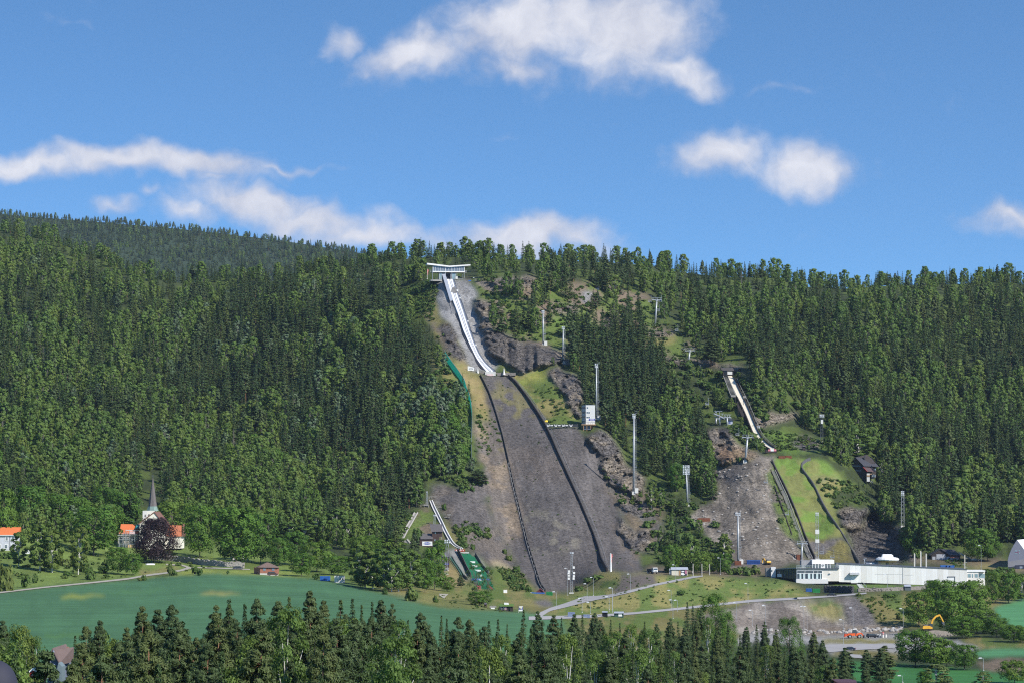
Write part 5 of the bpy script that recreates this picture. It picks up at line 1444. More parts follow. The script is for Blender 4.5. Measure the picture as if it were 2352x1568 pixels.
# ------------------------------------------------------------------ the big ski jump: start house
Y0 = gy(C3,1120,975) - 2
def start_house():
 k = Y0 / FPX / 1.7415 * .10204
 r = thing('start_house','glass fronted ski jump start house with butterfly roof on the hilltop','building',W(C3,1120,965,Y0),R(7))
 m = MB(k); m.prism([(-850,-60,640),(30,-60,540),(860,-60,600),(860,-60,555),(30,-60,486),(-850,-60,575)],(0,620,0)); m.build('roof',WHITE,r)
 m = MB(k); m.box(-632,642,-10,500,288,326); m.build('floor_slab',WHITE,r)
 g = MB(k)
 g.prism([(-615,8,326),(625,8,326),(625,8,538),(30,8,490),(-615,8,552)],(0,20,0))
 gl = g.build('glass_front',glass_mat('tower_glass',(.16,.19,.23),.1),r)
 m = MB(k)
 for x,w_ in ((-615,22),(-520,9),(-417,9),(-323,9),(-227,9),(-120,18),(2,9),(128,18),(235,9),(335,9),(428,9),(525,9),(622,22)):
  zt = 490 + (30 - x) / 645 * 62 if x < 30 else 490 + (x - 30) / 595 * 48
  m.box(x - w_ / 2,x + w_ / 2,-4,8,326,zt + 6)
 o = m.build('mullion',WHITE,gl)
 m = MB(k); m.box(-615,625,30,480,326,480); m.build('hall',mat('hall_inside',(.22,.21,.2),.8),r)
 for x0,x1 in ((-715,-632),(642,725)):
  b = MB(k); b.box(x0,x1,60,360,288,300); bal = b.build('balcony',LCONC,r)
  b = MB(k)
  for x in np.linspace(x0,x1,4): b.bar((x,62,300),(x,62,368),5)
  b.bar((x0,62,368),(x1,62,368),7); b.bar((x0 if x0 < 0 else x1,62,368),(x0 if x0 < 0 else x1,360,368),7)
  b.build('railing',STEEL,bal)
 for x,y in ((-628,10),(618,10),(566,330),(330,20),(130,0),(-120,0),(-600,420),(600,460)):
  b = MB(k); b.tube((x,y,-60),(x,y,290),9,n=8); b.build('column',STEEL,r)
 b = MB(k); b.box(-360,-118,60,420,-40,286); b.box(72,292,60,420,-40,286); b.box(-118,72,200,420,-40,286); b.build('lower_wall',mat('grey_panel',(.30,.30,.31),.7),r)
 b = MB(k); b.box(-115,70,150,198,-20,235); b.build('dark_gate',mat('dark_gate',(.02,.022,.035),.6),r)  # near-black panel fills the opening, its inner shade put into the colour
 for x0,x1 in ((-350,-260),(140,280)):
  b = MB(k); b.box(x0,x1,52,59,5,250); w_ = b.build('lower_window',LGLASS,r)
  b = MB(k); b.box(x0 - 8,x0,46,59,0,255); b.box(x1,x1 + 8,46,59,0,255); b.build('window_frame',WHITE,w_)
 b = MB(k); b.box(-700,700,40,600,-60,-8); b.build('terrace',CONC,r)
 b = MB(k)
 for x in range(380,700,40): b.bar((x,0,-10),(x,0,60),5)
 b.bar((380,0,60),(700,0,20),6); b.bar((380,0,30),(700,0,-6),5); b.build('terrace_railing',STEEL,r)
 return k
K3 = start_house()
r = thing('equipment_cabinet','white equipment cabinet standing beside the start house gate','cabinet',W(C3,1437,945,Y0 - 3))
b = MB(K3); b.box(-42,42,0,60,0,105); b.build('cabinet_body',OFFW,r); b = MB(K3); b.box(-48,48,-6,66,105,112); b.build('cabinet_lid',LGREY,r)
r = thing('utility_tank','blue sheet lying on the bank right of the start house','tank',ppos(C3,1955,1030))
b = MB(K3); b.prism([(-60,0,0),(50,0,-15),(55,0,35),(-50,0,45)],(0,40,0)); b.build('sheet',BLUE,r)
b = MB(K3); b.bar((-55,20,-50),(-50,20,0),6); b.bar((48,20,-60),(48,20,-10),6); b.build('leg',STEEL,r)
# ------------------------------------------------------------------ the big inrun
TL = pts(A1,(492,436),(553,655),(606,790),(660,960),(735,1130),(800,1262),(860,1345),(905,1396))
TR = pts(A1,(549,436),(598,590),(650,740),(702,900),(760,1075),(820,1215),(890,1315),(975,1390))
inrun = thing('big_inrun','long white inrun track of the big ski jump falling from the start house','ski jump',W(A1,700,900,gy(A1,700,900)))
m = MB(); YT = ribbon(m,TL,TR,1.6,1.2,60); bw(m,'track',TRACKW,inrun)
GROOVE = mat('track_groove',(.16,.165,.18),.6)
def lerp_line(w_):
 return [(a[0] * (1 - w_) + b_[0] * w_,a[1] * (1 - w_) + b_[1] * w_) for a,b_ in zip(TLr,TRr)]
def resample(pl,n=24):
 pl = np.array(pl,float)
 d = np.concatenate([[0],np.cumsum(np.hypot(*(pl[1:] - pl[:-1]).T))]); d /= d[-1]
 s = np.linspace(0,1,n)
 return list(zip(np.interp(s,d,pl[:,0]),np.interp(s,d,pl[:,1])))
TLr,TRr = resample(TL),resample(TR)
for w0,w1 in ((.40,.47),(.63,.70)):
 m = MB(); ribbon(m,lerp_line(w0),lerp_line(w1),.25,.3,60,YT); bw(m,'groove',GROOVE,inrun)
m = MB(); ribbon(m,lerp_line(1.0),lerp_line(1.16),.3,1.6,60,YT); side = bw(m,'side_board',mat('blue_grey_board',(.17,.19,.24),.6),inrun)
m = MB(); ribbon(m,lerp_line(1.16),lerp_line(1.36),-1.2,1.0,60,YT); bw(m,'walkway',DSTEEL,inrun)
m = MB()
rl = lerp_line(1.36)
lu,lv,ru,rv,_y = ribbon_path(rl,rl,40,0)
rp = [Vector(P(lu[i],lv[i],np.interp(i,[0,39],[YT[0],YT[-1]]) + 1)) for i in range(40)]
for i in range(39):
 m.bar(rp[i] + Vector((0,0,1)),rp[i + 1] + Vector((0,0,1)),.12); m.bar(rp[i],rp[i] + Vector((0,0,1)),.12)
bw(m,'railing',STEEL,inrun)
LB0 = pts(A1,(580,790),(640,960),(712,1140),(775,1275),(830,1350),(880,1400))
LB1 = pts(A1,(606,790),(660,960),(735,1130),(800,1262),(860,1345),(905,1396))
m = MB(); ribbon(m,LB0,LB1,.5,2.2,40); bw(m,'side_board',mat('black_board',(.035,.037,.045),.7),inrun)
# roofed stair beside the track
YH = np.linspace(Y0 - 6,gy(A1,540,660) - 4.5,10)
TLl,TLrr = resample(pts(A1,(440,385),(522,660)),10),resample(pts(A1,(474,381),(556,655)),10)
secs,side_l = [],[]
for i in range(10):
 a,b_ = Vector(P(*TLl[i],YH[i])),Vector(P(*TLrr[i],YH[i]))
 secs.append([a,b_,b_ - Vector((0,0,.35)),a - Vector((0,0,.35))])
m = MB(); m.loft(secs); hs = bw(m,'stair_roof',LGREY,inrun)
hgt = 62 * .38259 / 1.7415 * Y0 / FPX
m = MB(); m.loft([[s_[3] + Vector((.1,0,0)),s_[2] - Vector((.1,0,0)),s_[2] - Vector((.1,0,hgt)),s_[3] + Vector((.1,0,-hgt))] for s_ in secs]); hw = bw(m,'stair_wall',mat('louvre_wall',(.045,.045,.055),.7),inrun)
m = MB()
for i in range(46):
 f = i / 45 * 9; j = min(8,int(f)); w_ = f - j
 p = secs[j][3] * (1 - w_) + secs[j + 1][3] * w_
 m.bar(p + Vector((0,-.05,-.2)),p + Vector((0,-.05,-hgt)),.16)
sbw(m,'louvre',mat('louvre_slat',(.12,.12,.14),.6),hw,inrun)
m = MB()
for i in range(22):
 w_ = i / 21
 xl,xr,y = 522 + 26 * w_,558 + 40 * w_,665 + 125 * w_
 Yq = gy(A1,xl,y) - 3 + 1.0 * w_
 a,b_ = W(A1,xl,y,Yq),W(A1,xr,y,Yq)
 m.bar(a,b_,.35,.14)
 if i % 3 == 0: m.bar(a,a - Vector((0,0,3)),.15); m.bar(b_,b_ - Vector((0,0,3)),.15)
m.bar(W(A1,522,660,gy(A1,522,660) - 3),W(A1,545,790,gy(A1,545,790) - 2),.18); m.bar(W(A1,556,655,gy(A1,556,655) - 3),W(A1,600,790,gy(A1,600,790) - 2),.18)
bw(m,'open_stair',mat('grey_stair',(.33,.33,.34),.7),inrun)
m = MB()
for x,y in ((600,560),(628,640),(710,885),(793,1130),(890,1310)):
 Yq = gy(A1,x,y) - 2
 bx(m,A1,x - 7,x + 7,y - 16,y + 6,Yq,1.2)
bw(m,'signal_box',WHITE,inrun)
# take-off table
tk = thing('takeoff_table','stone and concrete take-off table at the foot of the white inrun','ski jump',ppos(A1,940,1440))
yt = gy(A1,940,1420)
m = MB(); bx(m,A1,890,1000,1400,1442,yt - 5,8); bw(m,'table',LCONC,tk)
m = MB(); bx(m,A1,905,975,1424,1442,yt - 5.3,.25); bw(m,'banner',mat('red_white_banner',(.72,.55,.53),.6,var=.3,scale=1.2),tk)
m = MB(); bx(m,A1,725,890,1396,1432,yt - 3,6); bx(m,A1,1000,1210,1410,1440,yt - 3,6); bw(m,'stone_wall',STONE,tk)
m = MB()
for x in (813,1087):
 a = W(A1,x,1432,yt - 4); m.lathe([(1.0,0),(.5,2.2),(.15,4.4)],8,a)
bw(m,'marker_cone',OFFW,tk)
bb = thing('billboard','small white billboard beside the take-off of the big jump','sign',ppos(A1,742,1392))
yb = gy(A1,742,1392) - 1.5
m = MB(); mpoly(m,A1,[(708,1340),(773,1356),(773,1390),(708,1388)],yb,.3); bw(m,'board',WHITE,bb)
m = MB(); bx(m,A1,726,756,1362,1366,yb - .1,.1); bx(m,A1,726,756,1374,1378,yb - .1,.1); bx(m,A1,722,727,1364,1376,yb - .1,.1); bx(m,A1,755,760,1364,1376,yb - .1,.1); bw(m,'emblem',mat('grey_print',(.25,.27,.3),.6),bb)
m = MB(); bx(m,A1,712,716,1386,1396,yb + .3,.2); bx(m,A1,766,770,1388,1398,yb + .3,.2); bw(m,'post',STEEL,bb)
# ------------------------------------------------------------------ boards down the landing hills
def barrier(label,pl,h,t,m_board,n=60,posts=None,ladder=None,group='landing hill boards',name='slope_barrier',back=None):
 pa = pog(pl,n)
 r = thing(name,label,'barrier',pa[n // 2],group=group)
 m = MB(); wall_along(m,pa,h,t); bw(m,'board',m_board,r)
 m = MB()
 for i in range(n - 1): m.bar(pa[i] + Vector((0,0,h + .1)),pa[i + 1] + Vector((0,0,h + .1)),.22,.14)
 bw(m,'top_rail',mat('dark_rail',(.11,.105,.10),.8),r)
 if posts:
  m = MB()
  for i in range(int(n * .42),n,posts):
   m.bar(pa[i] + Vector((-.9,-.3,-.6)),pa[i] + Vector((-.5,-.3,h + .2)),.16)
   if i + posts < n: m.bar(pa[i] + Vector((-.9,-.3,h * .6)),pa[i + posts] + Vector((-.9,-.3,h * .6)),.1)
  bw(m,'post',mat('pale_post',(.42,.41,.40),.8),r)
 if ladder:
  m = MB()
  off = Vector((ladder,0,.5))
  for i in range(n - 1):
   m.bar(pa[i] + off,pa[i + 1] + off,.14); m.bar(pa[i] + off * .25,pa[i + 1] + off * .25 + Vector((0,0,.4)),.12)
   for w_ in (0,.5):
    q = pa[i] * (1 - w_) + pa[i + 1] * w_
    m.bar(q + off * .25 + Vector((0,0,.4)),q + off,.13)
  bw(m,'side_ladder',mat('grey_ladder',(.22,.22,.23),.6),r)
 return r
LEFTB = pts(A3,(672,112),(705,170),(745,255),(775,335),(805,430),(835,530),(860,620),(890,750),(920,880),(945,1000),(975,1120),(1010,1270),(1050,1430),(1085,1568)) + pts(A8,(1560,1040),(1600,1092))
RIGHTB = pts(A3,(908,122),(960,165),(1020,240),(1080,320),(1140,410),(1210,520),(1270,640),(1320,760),(1370,870),(1420,980),(1470,1090),(1520,1200),(1570,1320),(1620,1440),(1665,1568)) + pts(A8,(2130,800),(2185,902))
barrier('dark board along the left edge of the big landing hill',LEFTB,1.5,.5,DARK,90,posts=2)
barrier('dark board with a ladder along the right edge of the big landing hill',RIGHTB,1.9,.8,DARK,90,ladder=2.6)
barrier('dark board beside the green landing strip, scree side',pts(A5,(492,385),(540,490),(620,640),(690,790),(760,960),(830,1150),(940,1400)),1.8,.7,DARK,50)
barrier('grey curved board on the grassy outer side of the green landing strip',pts(A5,(890,365),(815,395),(790,450),(850,530),(920,620),(970,720),(1020,830),(1090,950),(1170,1060),(1240,1170),(1310,1290),(1405,1450)),1.6,.7,mat('grey_board',(.10,.10,.11),.8,var=.2),50)  # boards in dark grey with slight variation
# stairs beside the small hill
pa = pog(pts(A5,(500,480),(560,610),(630,760),(690,920),(750,1090),(820,1260),(890,1400)),60)
st = thing('hillside_stair','long grey wooden stair climbing beside the green landing strip','stairs',pa[30])
m = MB()
for i in range(59):
 for w_ in (0,.5):
  q = pa[i] * (1 - w_) + pa[i + 1] * w_
  m.box(q.x - 1.1,q.x + 1.1,q.y - .25,q.y + .25,q.z + .3,q.z + .5)
bw(m,'tread',mat('pale_tread',(.38,.37,.35),.8),st)
for s_ in (-1.3,1.3):
 m = MB()
 for i in range(59): m.bar(pa[i] + Vector((s_,0,.9)),pa[i + 1] + Vector((s_,0,.9)),.3,.5)
 bw(m,'stringer',DARK if s_ < 0 else GREYW,st)
pa = pog(pts(A5,(520,640),(560,760),(610,900),(650,1010),(700,1150)),30)
st = thing('drain_channel','dark timber lined drain running down the scree left of the stair','drain',pa[15])
m = MB()
wall_along(m,pa,.9,.5); bw(m,'timber_edge',DARK,st)
# ------------------------------------------------------------------ judge tower on its deck
def judge_tower():
 yb = gy(C5,850,1440) - 3
 r = thing('judge_tower','white four storey judges tower on a timber deck beside the landing hill','building',W(C5,850,1210,yb))
 m = MB(); bx(m,C5,662,1048,402,1205,yb,7.5,dx=0)
 w_ = bw(m,'wall',OFFW,r)
 a,b_ = W(C5,662,1205,yb - .02),W(C5,487,1205,yb + 6.0)
 t0 = W(C5,662,405,yb - .02)
 m = MB(); m.hexa([b_,a - Vector((.02,0,0)),a + Vector((2,6,0)),b_ + Vector((3,2,0))],[Vector((b_.x,b_.y,t0.z)),Vector((a.x - .02,a.y,t0.z)),Vector((a.x + 2,a.y + 6,t0.z)),Vector((b_.x + 3,b_.y + 2,t0.z))])
 sw = bw(m,'side_wall',mat('side_wall',(.50,.50,.49),.7),r)  # side face of the white tower, its shade put into a darker colour
 m = MB()
 for j in range(4):
  for i in range(5):
   f0,f1 = (i + .15) / 5,(i + .75) / 5
   p0,p1 = a.lerp(b_,f0),a.lerp(b_,f1)
   n = Vector((-(b_ - a).y,(b_ - a).x,0)).normalized() * .06
   z0 = t0.z - (j + .75) * (t0.z - a.z) / 4.15; z1 = z0 + 1.1
   m.hexa([p0 + n,p1 + n,p1 - n,p0 - n],[p0 + n,p1 + n,p1 - n,p0 - n])
   for q in range(4): m.v[-4 + q] = (*m.v[-4 + q][:2],z1); m.v[-8 + q] = (*m.v[-8 + q][:2],z0)
 sbw(m,'side_window',GLASS,sw,r)
 for x0,x1,y0,y1 in ((705,762,490,542),(700,756,688,745),(773,832,690,748),(694,754,887,942),(770,830,890,942)):
  m = MB(); bx(m,C5,x0 - 8,x1 + 8,y0 - 8,y1 + 8,yb - .06,.06); f = bw(m,'window',WHITE,r)
  m = MB(); bx(m,C5,x0,x1,y0,y1,yb - .12,.06); sbw(m,'pane',GLASS,f,r)
 m = MB(); bx(m,C5,655,1055,394,408,yb - .1,7.7); bw(m,'roof',LGREY,r)
 m = MB(); bx(m,C5,672,785,970,1035,yb - .08,.08); bw(m,'white_banner',WHITE,r)
 m = MB(); bx(m,C5,785,1045,972,1050,yb - .1,.1); bn = bw(m,'blue_banner',NAVY,r)
 m = MB()
 xs = 830
 for i,wd in enumerate((14,10,22,12,16,10,20,12,9)):
  bx(m,C5,xs,xs + wd,984,1006,yb - .14,.04); xs += wd + 7
 xs = 845
 for wd in (12,16,10,18,12,14,10,16,12): bx(m,C5,xs,xs + wd,1020,1038,yb - .14,.04); xs += wd + 6
 sbw(m,'lettering',WHITE,bn,r)
 m = MB(); bx(m,C5,480,1090,1205,1240,yb - 2.5,9); dk = bw(m,'deck',PLANK,r)
 m = MB()
 for x in (552,655,760,853,945,1040,1090): bx(m,C5,x - 4,x + 4,1120,1206,yb - 2.4,.1)
 bx(m,C5,552,1092,1120,1128,yb - 2.4,.1)
 sbw(m,'deck_railing',DSTEEL,dk,r)
 for x in (565,708,870,520,470):
  m = MB(); bx(m,C5,x - 9,x + 9,1240,1500 if x != 870 else 1420,yb - 2.2 + (x < 540) * 3,.3); bw(m,'deck_post',PLANK,r)
 m = MB(); bx(m,C5,565,880,1412,1432,yb - 2.2,.4); bx(m,C5,580,870,1240,1410,yb + .5,.3); bw(m,'lower_room',mat('blue_grey_panel',(.18,.20,.26),.7),r)
 m = MB(); bx(m,C5,880,965,1262,1358,yb + .2,1.0); bw(m,'timber_panel',mat('red_timber',(.22,.085,.05),.8),r)
judge_tower()
yb = gy(A3,1350,540) - 2
r = thing('sponsor_fence','low black fence with white emblems between the landing hill and the judges tower','fence',W(A3,1360,535,yb))
m = MB(); bx(m,A3,1222,1490,513,535,yb,.3); bw(m,'panel',mat('black_banner',(.03,.035,.04),.6),r)
m = MB()
for x in (1240,1303,1366,1430):
 mpoly(m,A3,[(x - 14,515),(x - 8,515),(x - 5,527),(x,518),(x + 5,527),(x + 8,515),(x + 14,515),(x + 7,532),(x + 3,532),(x,526),(x - 3,532),(x - 7,532)],yb - .15,.1)
 bx(m,A3,x + 18,x + 40,520,527,yb - .15,.1) if x < 1430 else None
bw(m,'emblem',WHITE,r)
m = MB()
for x in (1225,1290,1355,1420,1485): bx(m,A3,x - 2,x + 2,508,545,yb + .35,.2)
bw(m,'post',DSTEEL,r)
r = thing('yellow_cover','small yellow tarpaulin lying on the grass beside the landing board','tarpaulin',ppos(A3,1225,495))
m = MB(); m.lathe([(1.9,0),(1.7,.5),(1.0,1.0),(.2,1.25)],9); m.build('cover',mat('yellow_cloth',(.75,.55,.05),.7),r)
m = MB(); m.bar((-2,-.3,.15),(1.6,-.3,.15),.2); m.build('frame',DSTEEL,r)
# ------------------------------------------------------------------ small jump on the wooded slope
def small_jump():
 yb = gy(D6,400,240) - 3
 r = thing('start_hut','small dark start hut with flat roof above the cream inrun','building',W(D6,365,235,yb))
 m = MB(); bx(m,D6,285,445,160,235,yb,5); bw(m,'wall',DARK,r)
 m = MB(); mpoly(m,D6,[(245,116),(440,118),(462,164),(260,156)],yb - .6,.4); mpoly(m,D6,[(245,114),(440,116),(462,163),(262,155)],yb + .4,6); bw(m,'roof',GREYR,r)
 m = MB(); bx(m,D6,352,428,174,222,yb - .15,.15); bw(m,'shutter',OFFW,r)
 m = MB(); bx(m,D6,302,340,170,225,yb - .12,.12); bw(m,'doorway',BLACK,r)
 L = pts(D6,(352,228),(400,340),(460,470),(520,600),(590,740),(650,870),(722,1050),(770,1170),(850,1280),(940,1350),(1020,1395))
 Rr = pts(D6,(410,228),(455,290),(510,420),(570,540),(640,680),(700,820),(775,1010),(830,1130),(910,1250),(1000,1330),(1085,1378))
 j = thing('small_inrun','cream coloured inrun track of the smaller ski jump on the wooded slope','ski jump',W(D6,650,800,gy(D6,650,800)))
 m = MB()
 lu,lv,ru,rv,Y = ribbon_path(L,Rr,50,2.0)
 Y = Y - np.interp(np.linspace(0,1,50),[0,.3,.6,.8,1],[0,4,4.5,1.0,0])
 secs = []
 for i in range(50):
  a,b_ = Vector(P(lu[i],lv[i],Y[i])),Vector(P(ru[i],rv[i],Y[i]))
  secs.append([a,b_,b_ - Vector((0,0,.7)),a - Vector((0,0,.7))])
 m.loft(secs); bw(m,'track',CREAM,j)
 for side,m_,h in ((0,DARK,.7),(1,DARK,1.0)):
  m = MB()
  sg = -1 if side == 0 else 1
  for i in range(2 if side else 14,49):
   p,q = secs[i][side],secs[i + 1][side]
   o = Vector((sg * .25,0,0))
   m.hexa([p + o * .2 - Vector((0,0,1.3)),p + o * 2.4 - Vector((0,0,1.3)),q + o * 2.4 - Vector((0,0,1.3)),q + o * .2 - Vector((0,0,1.3))],
                   [p + o * .2 + Vector((0,0,h)),p + o * 2.4 + Vector((0,0,h)),q + o * 2.4 + Vector((0,0,h)),q + o * .2 + Vector((0,0,h))])
  bw(m,'side_board',m_,j)
 m = MB()
 for i in range(3,49):
  p,q = secs[i][1] + Vector((1.7,0,.2)),secs[i + 1 if i < 49 else i][1] + Vector((1.7,0,.2))
  m.bar(p + Vector((0,0,.8)),q + Vector((0,0,.8)),.2)
  if i % 2: m.bar(p - Vector((0,0,.6)),p + Vector((0,0,.8)),.15)
 bw(m,'railing',GREYW,j)
 m = MB()
 for i in range(18):
  w_ = i / 17
  xl,xr,y = 290 + 118 * w_,352 + 140 * w_,240 + 300 * w_
  yq = float(np.interp(w_,[0,1],[Y[0],Y[20]])) - .3
  m.bar(W(D6,xl,y,yq),W(D6,xr,y,yq),.45,.18)
 bw(m,'stair_tread',mat('pale_stair',(.42,.40,.37),.8),j)
 m = MB()
 for xa,xb in ((285,402),(352,480)):
  m.bar(W(D6,xa,238,Y[0] - .2),W(D6,xb,545,Y[20] - .2),.35,.5)
 bw(m,'stair_stringer',GREYW,j)
 m = MB(); bx(m,D6,408,482,540,575,Y[20] - .4,2.5); bx(m,D6,596,645,556,590,Y[20] - .4,2); bw(m,'platform',GREYW,j)
 m = MB()
 for x,y0,y1 in ((410,575,690),(480,575,700),(600,590,700),(642,590,720),(590,740,1000),(520,640,850)):
  bx(m,D6,x - 4,x + 4,y0,y1,Y[24] + 1,.4)
 mpoly(m,D6,[(505,640),(560,745),(640,900),(660,1000),(590,1010),(585,900),(500,700)],Y[26] + 2.5,.5)
 bw(m,'timber_trestle',DARK,j)
 ye = gy(D6,1050,1440) - 2.5
 m = MB(); bx(m,D6,950,1125,1405,1450,ye,4); bw(m,'takeoff_wall',DARK,j)
 m = MB(); bx(m,D6,990,1030,1395,1422,ye - .2,.2); bx(m,D6,1080,1118,1392,1422,ye - .2,.2); bw(m,'red_banner',mat('pink_red_banner',(.62,.22,.25),.6,var=.3,scale=1),j)
 m = MB(); bx(m,D6,1030,1080,1392,1424,ye - .15,.15); bw(m,'white_banner',WHITE,j)
 r = thing('control_cabin','little white cabin at the foot of the cream inrun railing','cabin',ppos(D6,842,1080))
 yb = gy(D6,842,1080) - 1
 m = MB(); bx(m,D6,805,862,1035,1082,yb,2.5); bw(m,'wall',WHITE,r)
 m = MB(); bx(m,D6,800,866,1028,1036,yb - .3,3); bw(m,'roof',LGREY,r)
 m = MB(); bx(m,D6,808,826,1046,1080,yb - .06,.06); bw(m,'door',GREYW,r)
small_jump()
# ------------------------------------------------------------------ floodlight masts
def lamps(m_root,top,k,cols,rows,w_,h_,tilt=0.0):
 """the floodlight heads, each a part of its own"""
 for i in range(cols):
  for j in range(rows):
   p = top + Vector(((i - (cols - 1) / 2) * w_,-.35,(j - (rows - 1) / 2) * h_ + tilt * (i - (cols - 1) / 2)))
   m = MB(); m.prism([(p.x - w_ * .36,p.y,p.z - h_ * .30),(p.x + w_ * .36,p.y,p.z - h_ * .30),(p.x + w_ * .3,p.y + .1,p.z + h_ * .34),(p.x - w_ * .3,p.y + .1,p.z + h_ * .34)],(0,.5,.12))
   bw(m,'floodlight',LAMP if (i + j) % 3 else STEEL,m_root)
def tube_mast(c,bx,by,tx,ty,label,r0=.62,cols=2,rows=3,box=True,platforms=2,head=True):
 base = ppos(c,bx,by)
 k = base.y / FPX / 1.7415 * SCALE[c]
 H = (by - ty) * k; dx = (tx - bx) * k
 r = thing('floodlight_mast',label,'light mast',base,group='floodlight masts round the ski jumps')
 top = base + Vector((dx,0,H))
 m = MB(); m.tube(base - Vector((0,0,1)),top,r0,r0 * .55,10); bw(m,'mast',STEEL,r,True)
 m = MB()
 for s_ in (.75,1.35):
  m.bar(base + Vector((s_ + .2,-.1,H * .05)),top + Vector((s_,-.1,-H * .04)),.09)
 n = int(H / .9)
 for i in range(2,n):
  q = base.lerp(top,i / n); m.bar(q + Vector((.75,-.1,0)),q + Vector((1.45,-.1,0)),.07)
 bw(m,'ladder',STEEL,r)
 for i in range(platforms):
  q = base.lerp(top,.32 + .36 * i)
  m = MB(); m.box(q.x + .4,q.x + 1.9,q.y - .5,q.y + .5,q.z,q.z + .15); m.bar(q + Vector((1.85,-.4,0)),q + Vector((1.85,-.4,1.1)),.08); m.bar(q + Vector((.5,-.4,1.1)),q + Vector((1.9,-.4,1.1)),.08)
  bw(m,'platform',STEEL,r)
 m = MB()
 for j in range(rows): m.bar(top + Vector((-cols * .5,0,(j - rows / 2 + .2) * .95)),top + Vector((cols * .5,0,(j - rows / 2 + .2) * .95)),.14)
 for s_ in (-.5,.5): m.bar(top + Vector((cols * s_,0,-rows * .5)),top + Vector((cols * s_,0,rows * .5)),.12)
 bw(m,'lamp_frame',STEEL,r)
 lamps(r,top,k,cols,rows,1.0,.95)
 if box:
  m = MB(); m.box(base.x + .6,base.x + 2.7,base.y - 1.4,base.y + .6,base.z - .6,base.z + 2.4); bw(m,'switch_box',OFFW,r)
 m = MB(); m.box(base.x - 1,base.x + 1,base.y - 1,base.y + 1,base.z - 1.5,base.z + .4); bw(m,'footing',LCONC,r)
 return r,top
def lattice_mast(c,bx,by,tx,ty,label,w0=1.1,cols=2,rows=2,white=(),dark=False,boxes=()):
 base = ppos(c,bx,by)
 k = base.y / FPX / 1.7415 * SCALE[c]
 H = (by - ty) * k; dx = (tx - bx) * k
 r = thing('lattice_mast',label,'light mast',base,group='lattice masts round the ski jumps')
 top = base + Vector((dx,0,H))
 m = MB(); h = w0 / 2
 cs = [(-h,-h),(h,-h),(h,h),(-h,h)]
 for a,b_ in cs: m.bar(base + Vector((a,b_,-1)),top + Vector((a * .8,b_ * .8,0)),.12)
 n = max(4,int(H / (w0 * 1.3)))
 for i in range(n):
  q0,q1 = base.lerp(top,i / n),base.lerp(top,(i + 1) / n)
  for e in range(4):
   a,b_ = cs[e],cs[(e + 1) % 4]
   if i % 2: a,b_ = b_,a
   m.bar(q0 + Vector((*a,0)),q1 + Vector((*b_,0)),.07)
 bw(m,'lattice',DSTEEL if dark else STEEL,r)
 for f0,f1,wd in white:
  q0,q1 = base.lerp(top,f0),base.lerp(top,f1)
  m = MB(); m.box(q0.x - wd,q0.x + wd,q0.y - 1.0,q0.y - .5,q0.z,q1.z); bw(m,'loudspeaker',OFFW,r)
 for f,ox in boxes:
  q = base.lerp(top,f); m = MB(); m.box(q.x + ox - .5,q.x + ox + .5,q.y - 1.2,q.y - .5,q.z - .55,q.z + .55); bw(m,'loudspeaker',WHITE,r)
 m = MB(); m.bar(top + Vector((-cols * .55,0,0)),top + Vector((cols * .55,0,0)),.14); m.bar(top + Vector((-cols * .55,0,rows * .9)),top + Vector((cols * .55,0,rows * .9)),.12)
 m.bar(top,top + Vector((0,0,rows)),.16); bw(m,'lamp_frame',STEEL,r)
 lamps(r,top + Vector((0,0,rows * .45)),k,cols,rows,1.05,.9)
 m = MB(); m.box(base.x - 1.2,base.x + 1.2,base.y - 1.2,base.y + 1,base.z - 1.5,base.z + .5); bw(m,'footing',LCONC,r)
 return r,top
tube_mast(A1,1497,1120,1495,775,'tall light mast with white base on the rock ledge above the columnar cliff',.6,2,2,platforms=1)
tube_mast(A1,1700,1262,1707,945,'light mast rising from the grey hut at the top of the dark cliff',.55,2,2,box=False,platforms=1)
tube_mast(C5,1105,1000,1108,-1240,'very tall light mast rising right beside the white judges tower',.62,2,3,platforms=3)
tube_mast(A4,281,1290,285,655,'very tall light mast with white box on the rock edge right of the landing hill',.72,2,3,platforms=3)
tube_mast(A4,733,1400,722,1105,'light mast with a leaning grid of many floodlights above the terrace bushes',.66,4,6,box=False,platforms=1)
tube_mast(A5,138,1445,137,930,'tall light mast with white cabinet at the foot of the stony scree',.62,3,2,platforms=1)
lattice_mast(A5,964,1400,965,945,'pale square mast with white loudspeaker panels before the green landing strip',1.5,2,2,white=((.38,.46,1.1),(.58,.68,1.1)))
lattice_mast(A4,1855,870,1857,665,'dark lattice mast with bright lamps standing on the ledge right of the cream inrun',1.5,3,2,dark=True,white=((.74,.90,.7),))
tube_mast(A5,1528,590,1510,410,'slim lamp mast rising in front of the dark wooden lodge',.3,3,3,box=False,platforms=0)
lattice_mast(A5,1858,1055,1860,735,'slender lattice mast in the shade before the spruces right of the gully',1.7,2,3)
lattice_mast(A8,1848,1110,1852,740,'see-through lattice mast hung with white loudspeakers at the foot of the big landing hill',1.0,2,1,boxes=((.38,-1.4),(.38,1.0),(.46,-1.4),(.50,-1.5),(.56,-1.3),(.44,1.1),(.52,1.2),(.66,1.0)))
lattice_mast(A8,487,285,489,165,'thin lattice lamp mast at the top of the little jump on the bare bank',.8,1,1)
lattice_mast(A8,556,470,564,385,'short lattice mast beside the middle of the little jump inrun',.9,2,1)
lattice_mast(A8,668,930,680,640,'lattice mast standing in front of the lower brown judges cabin',1.3,3,2)
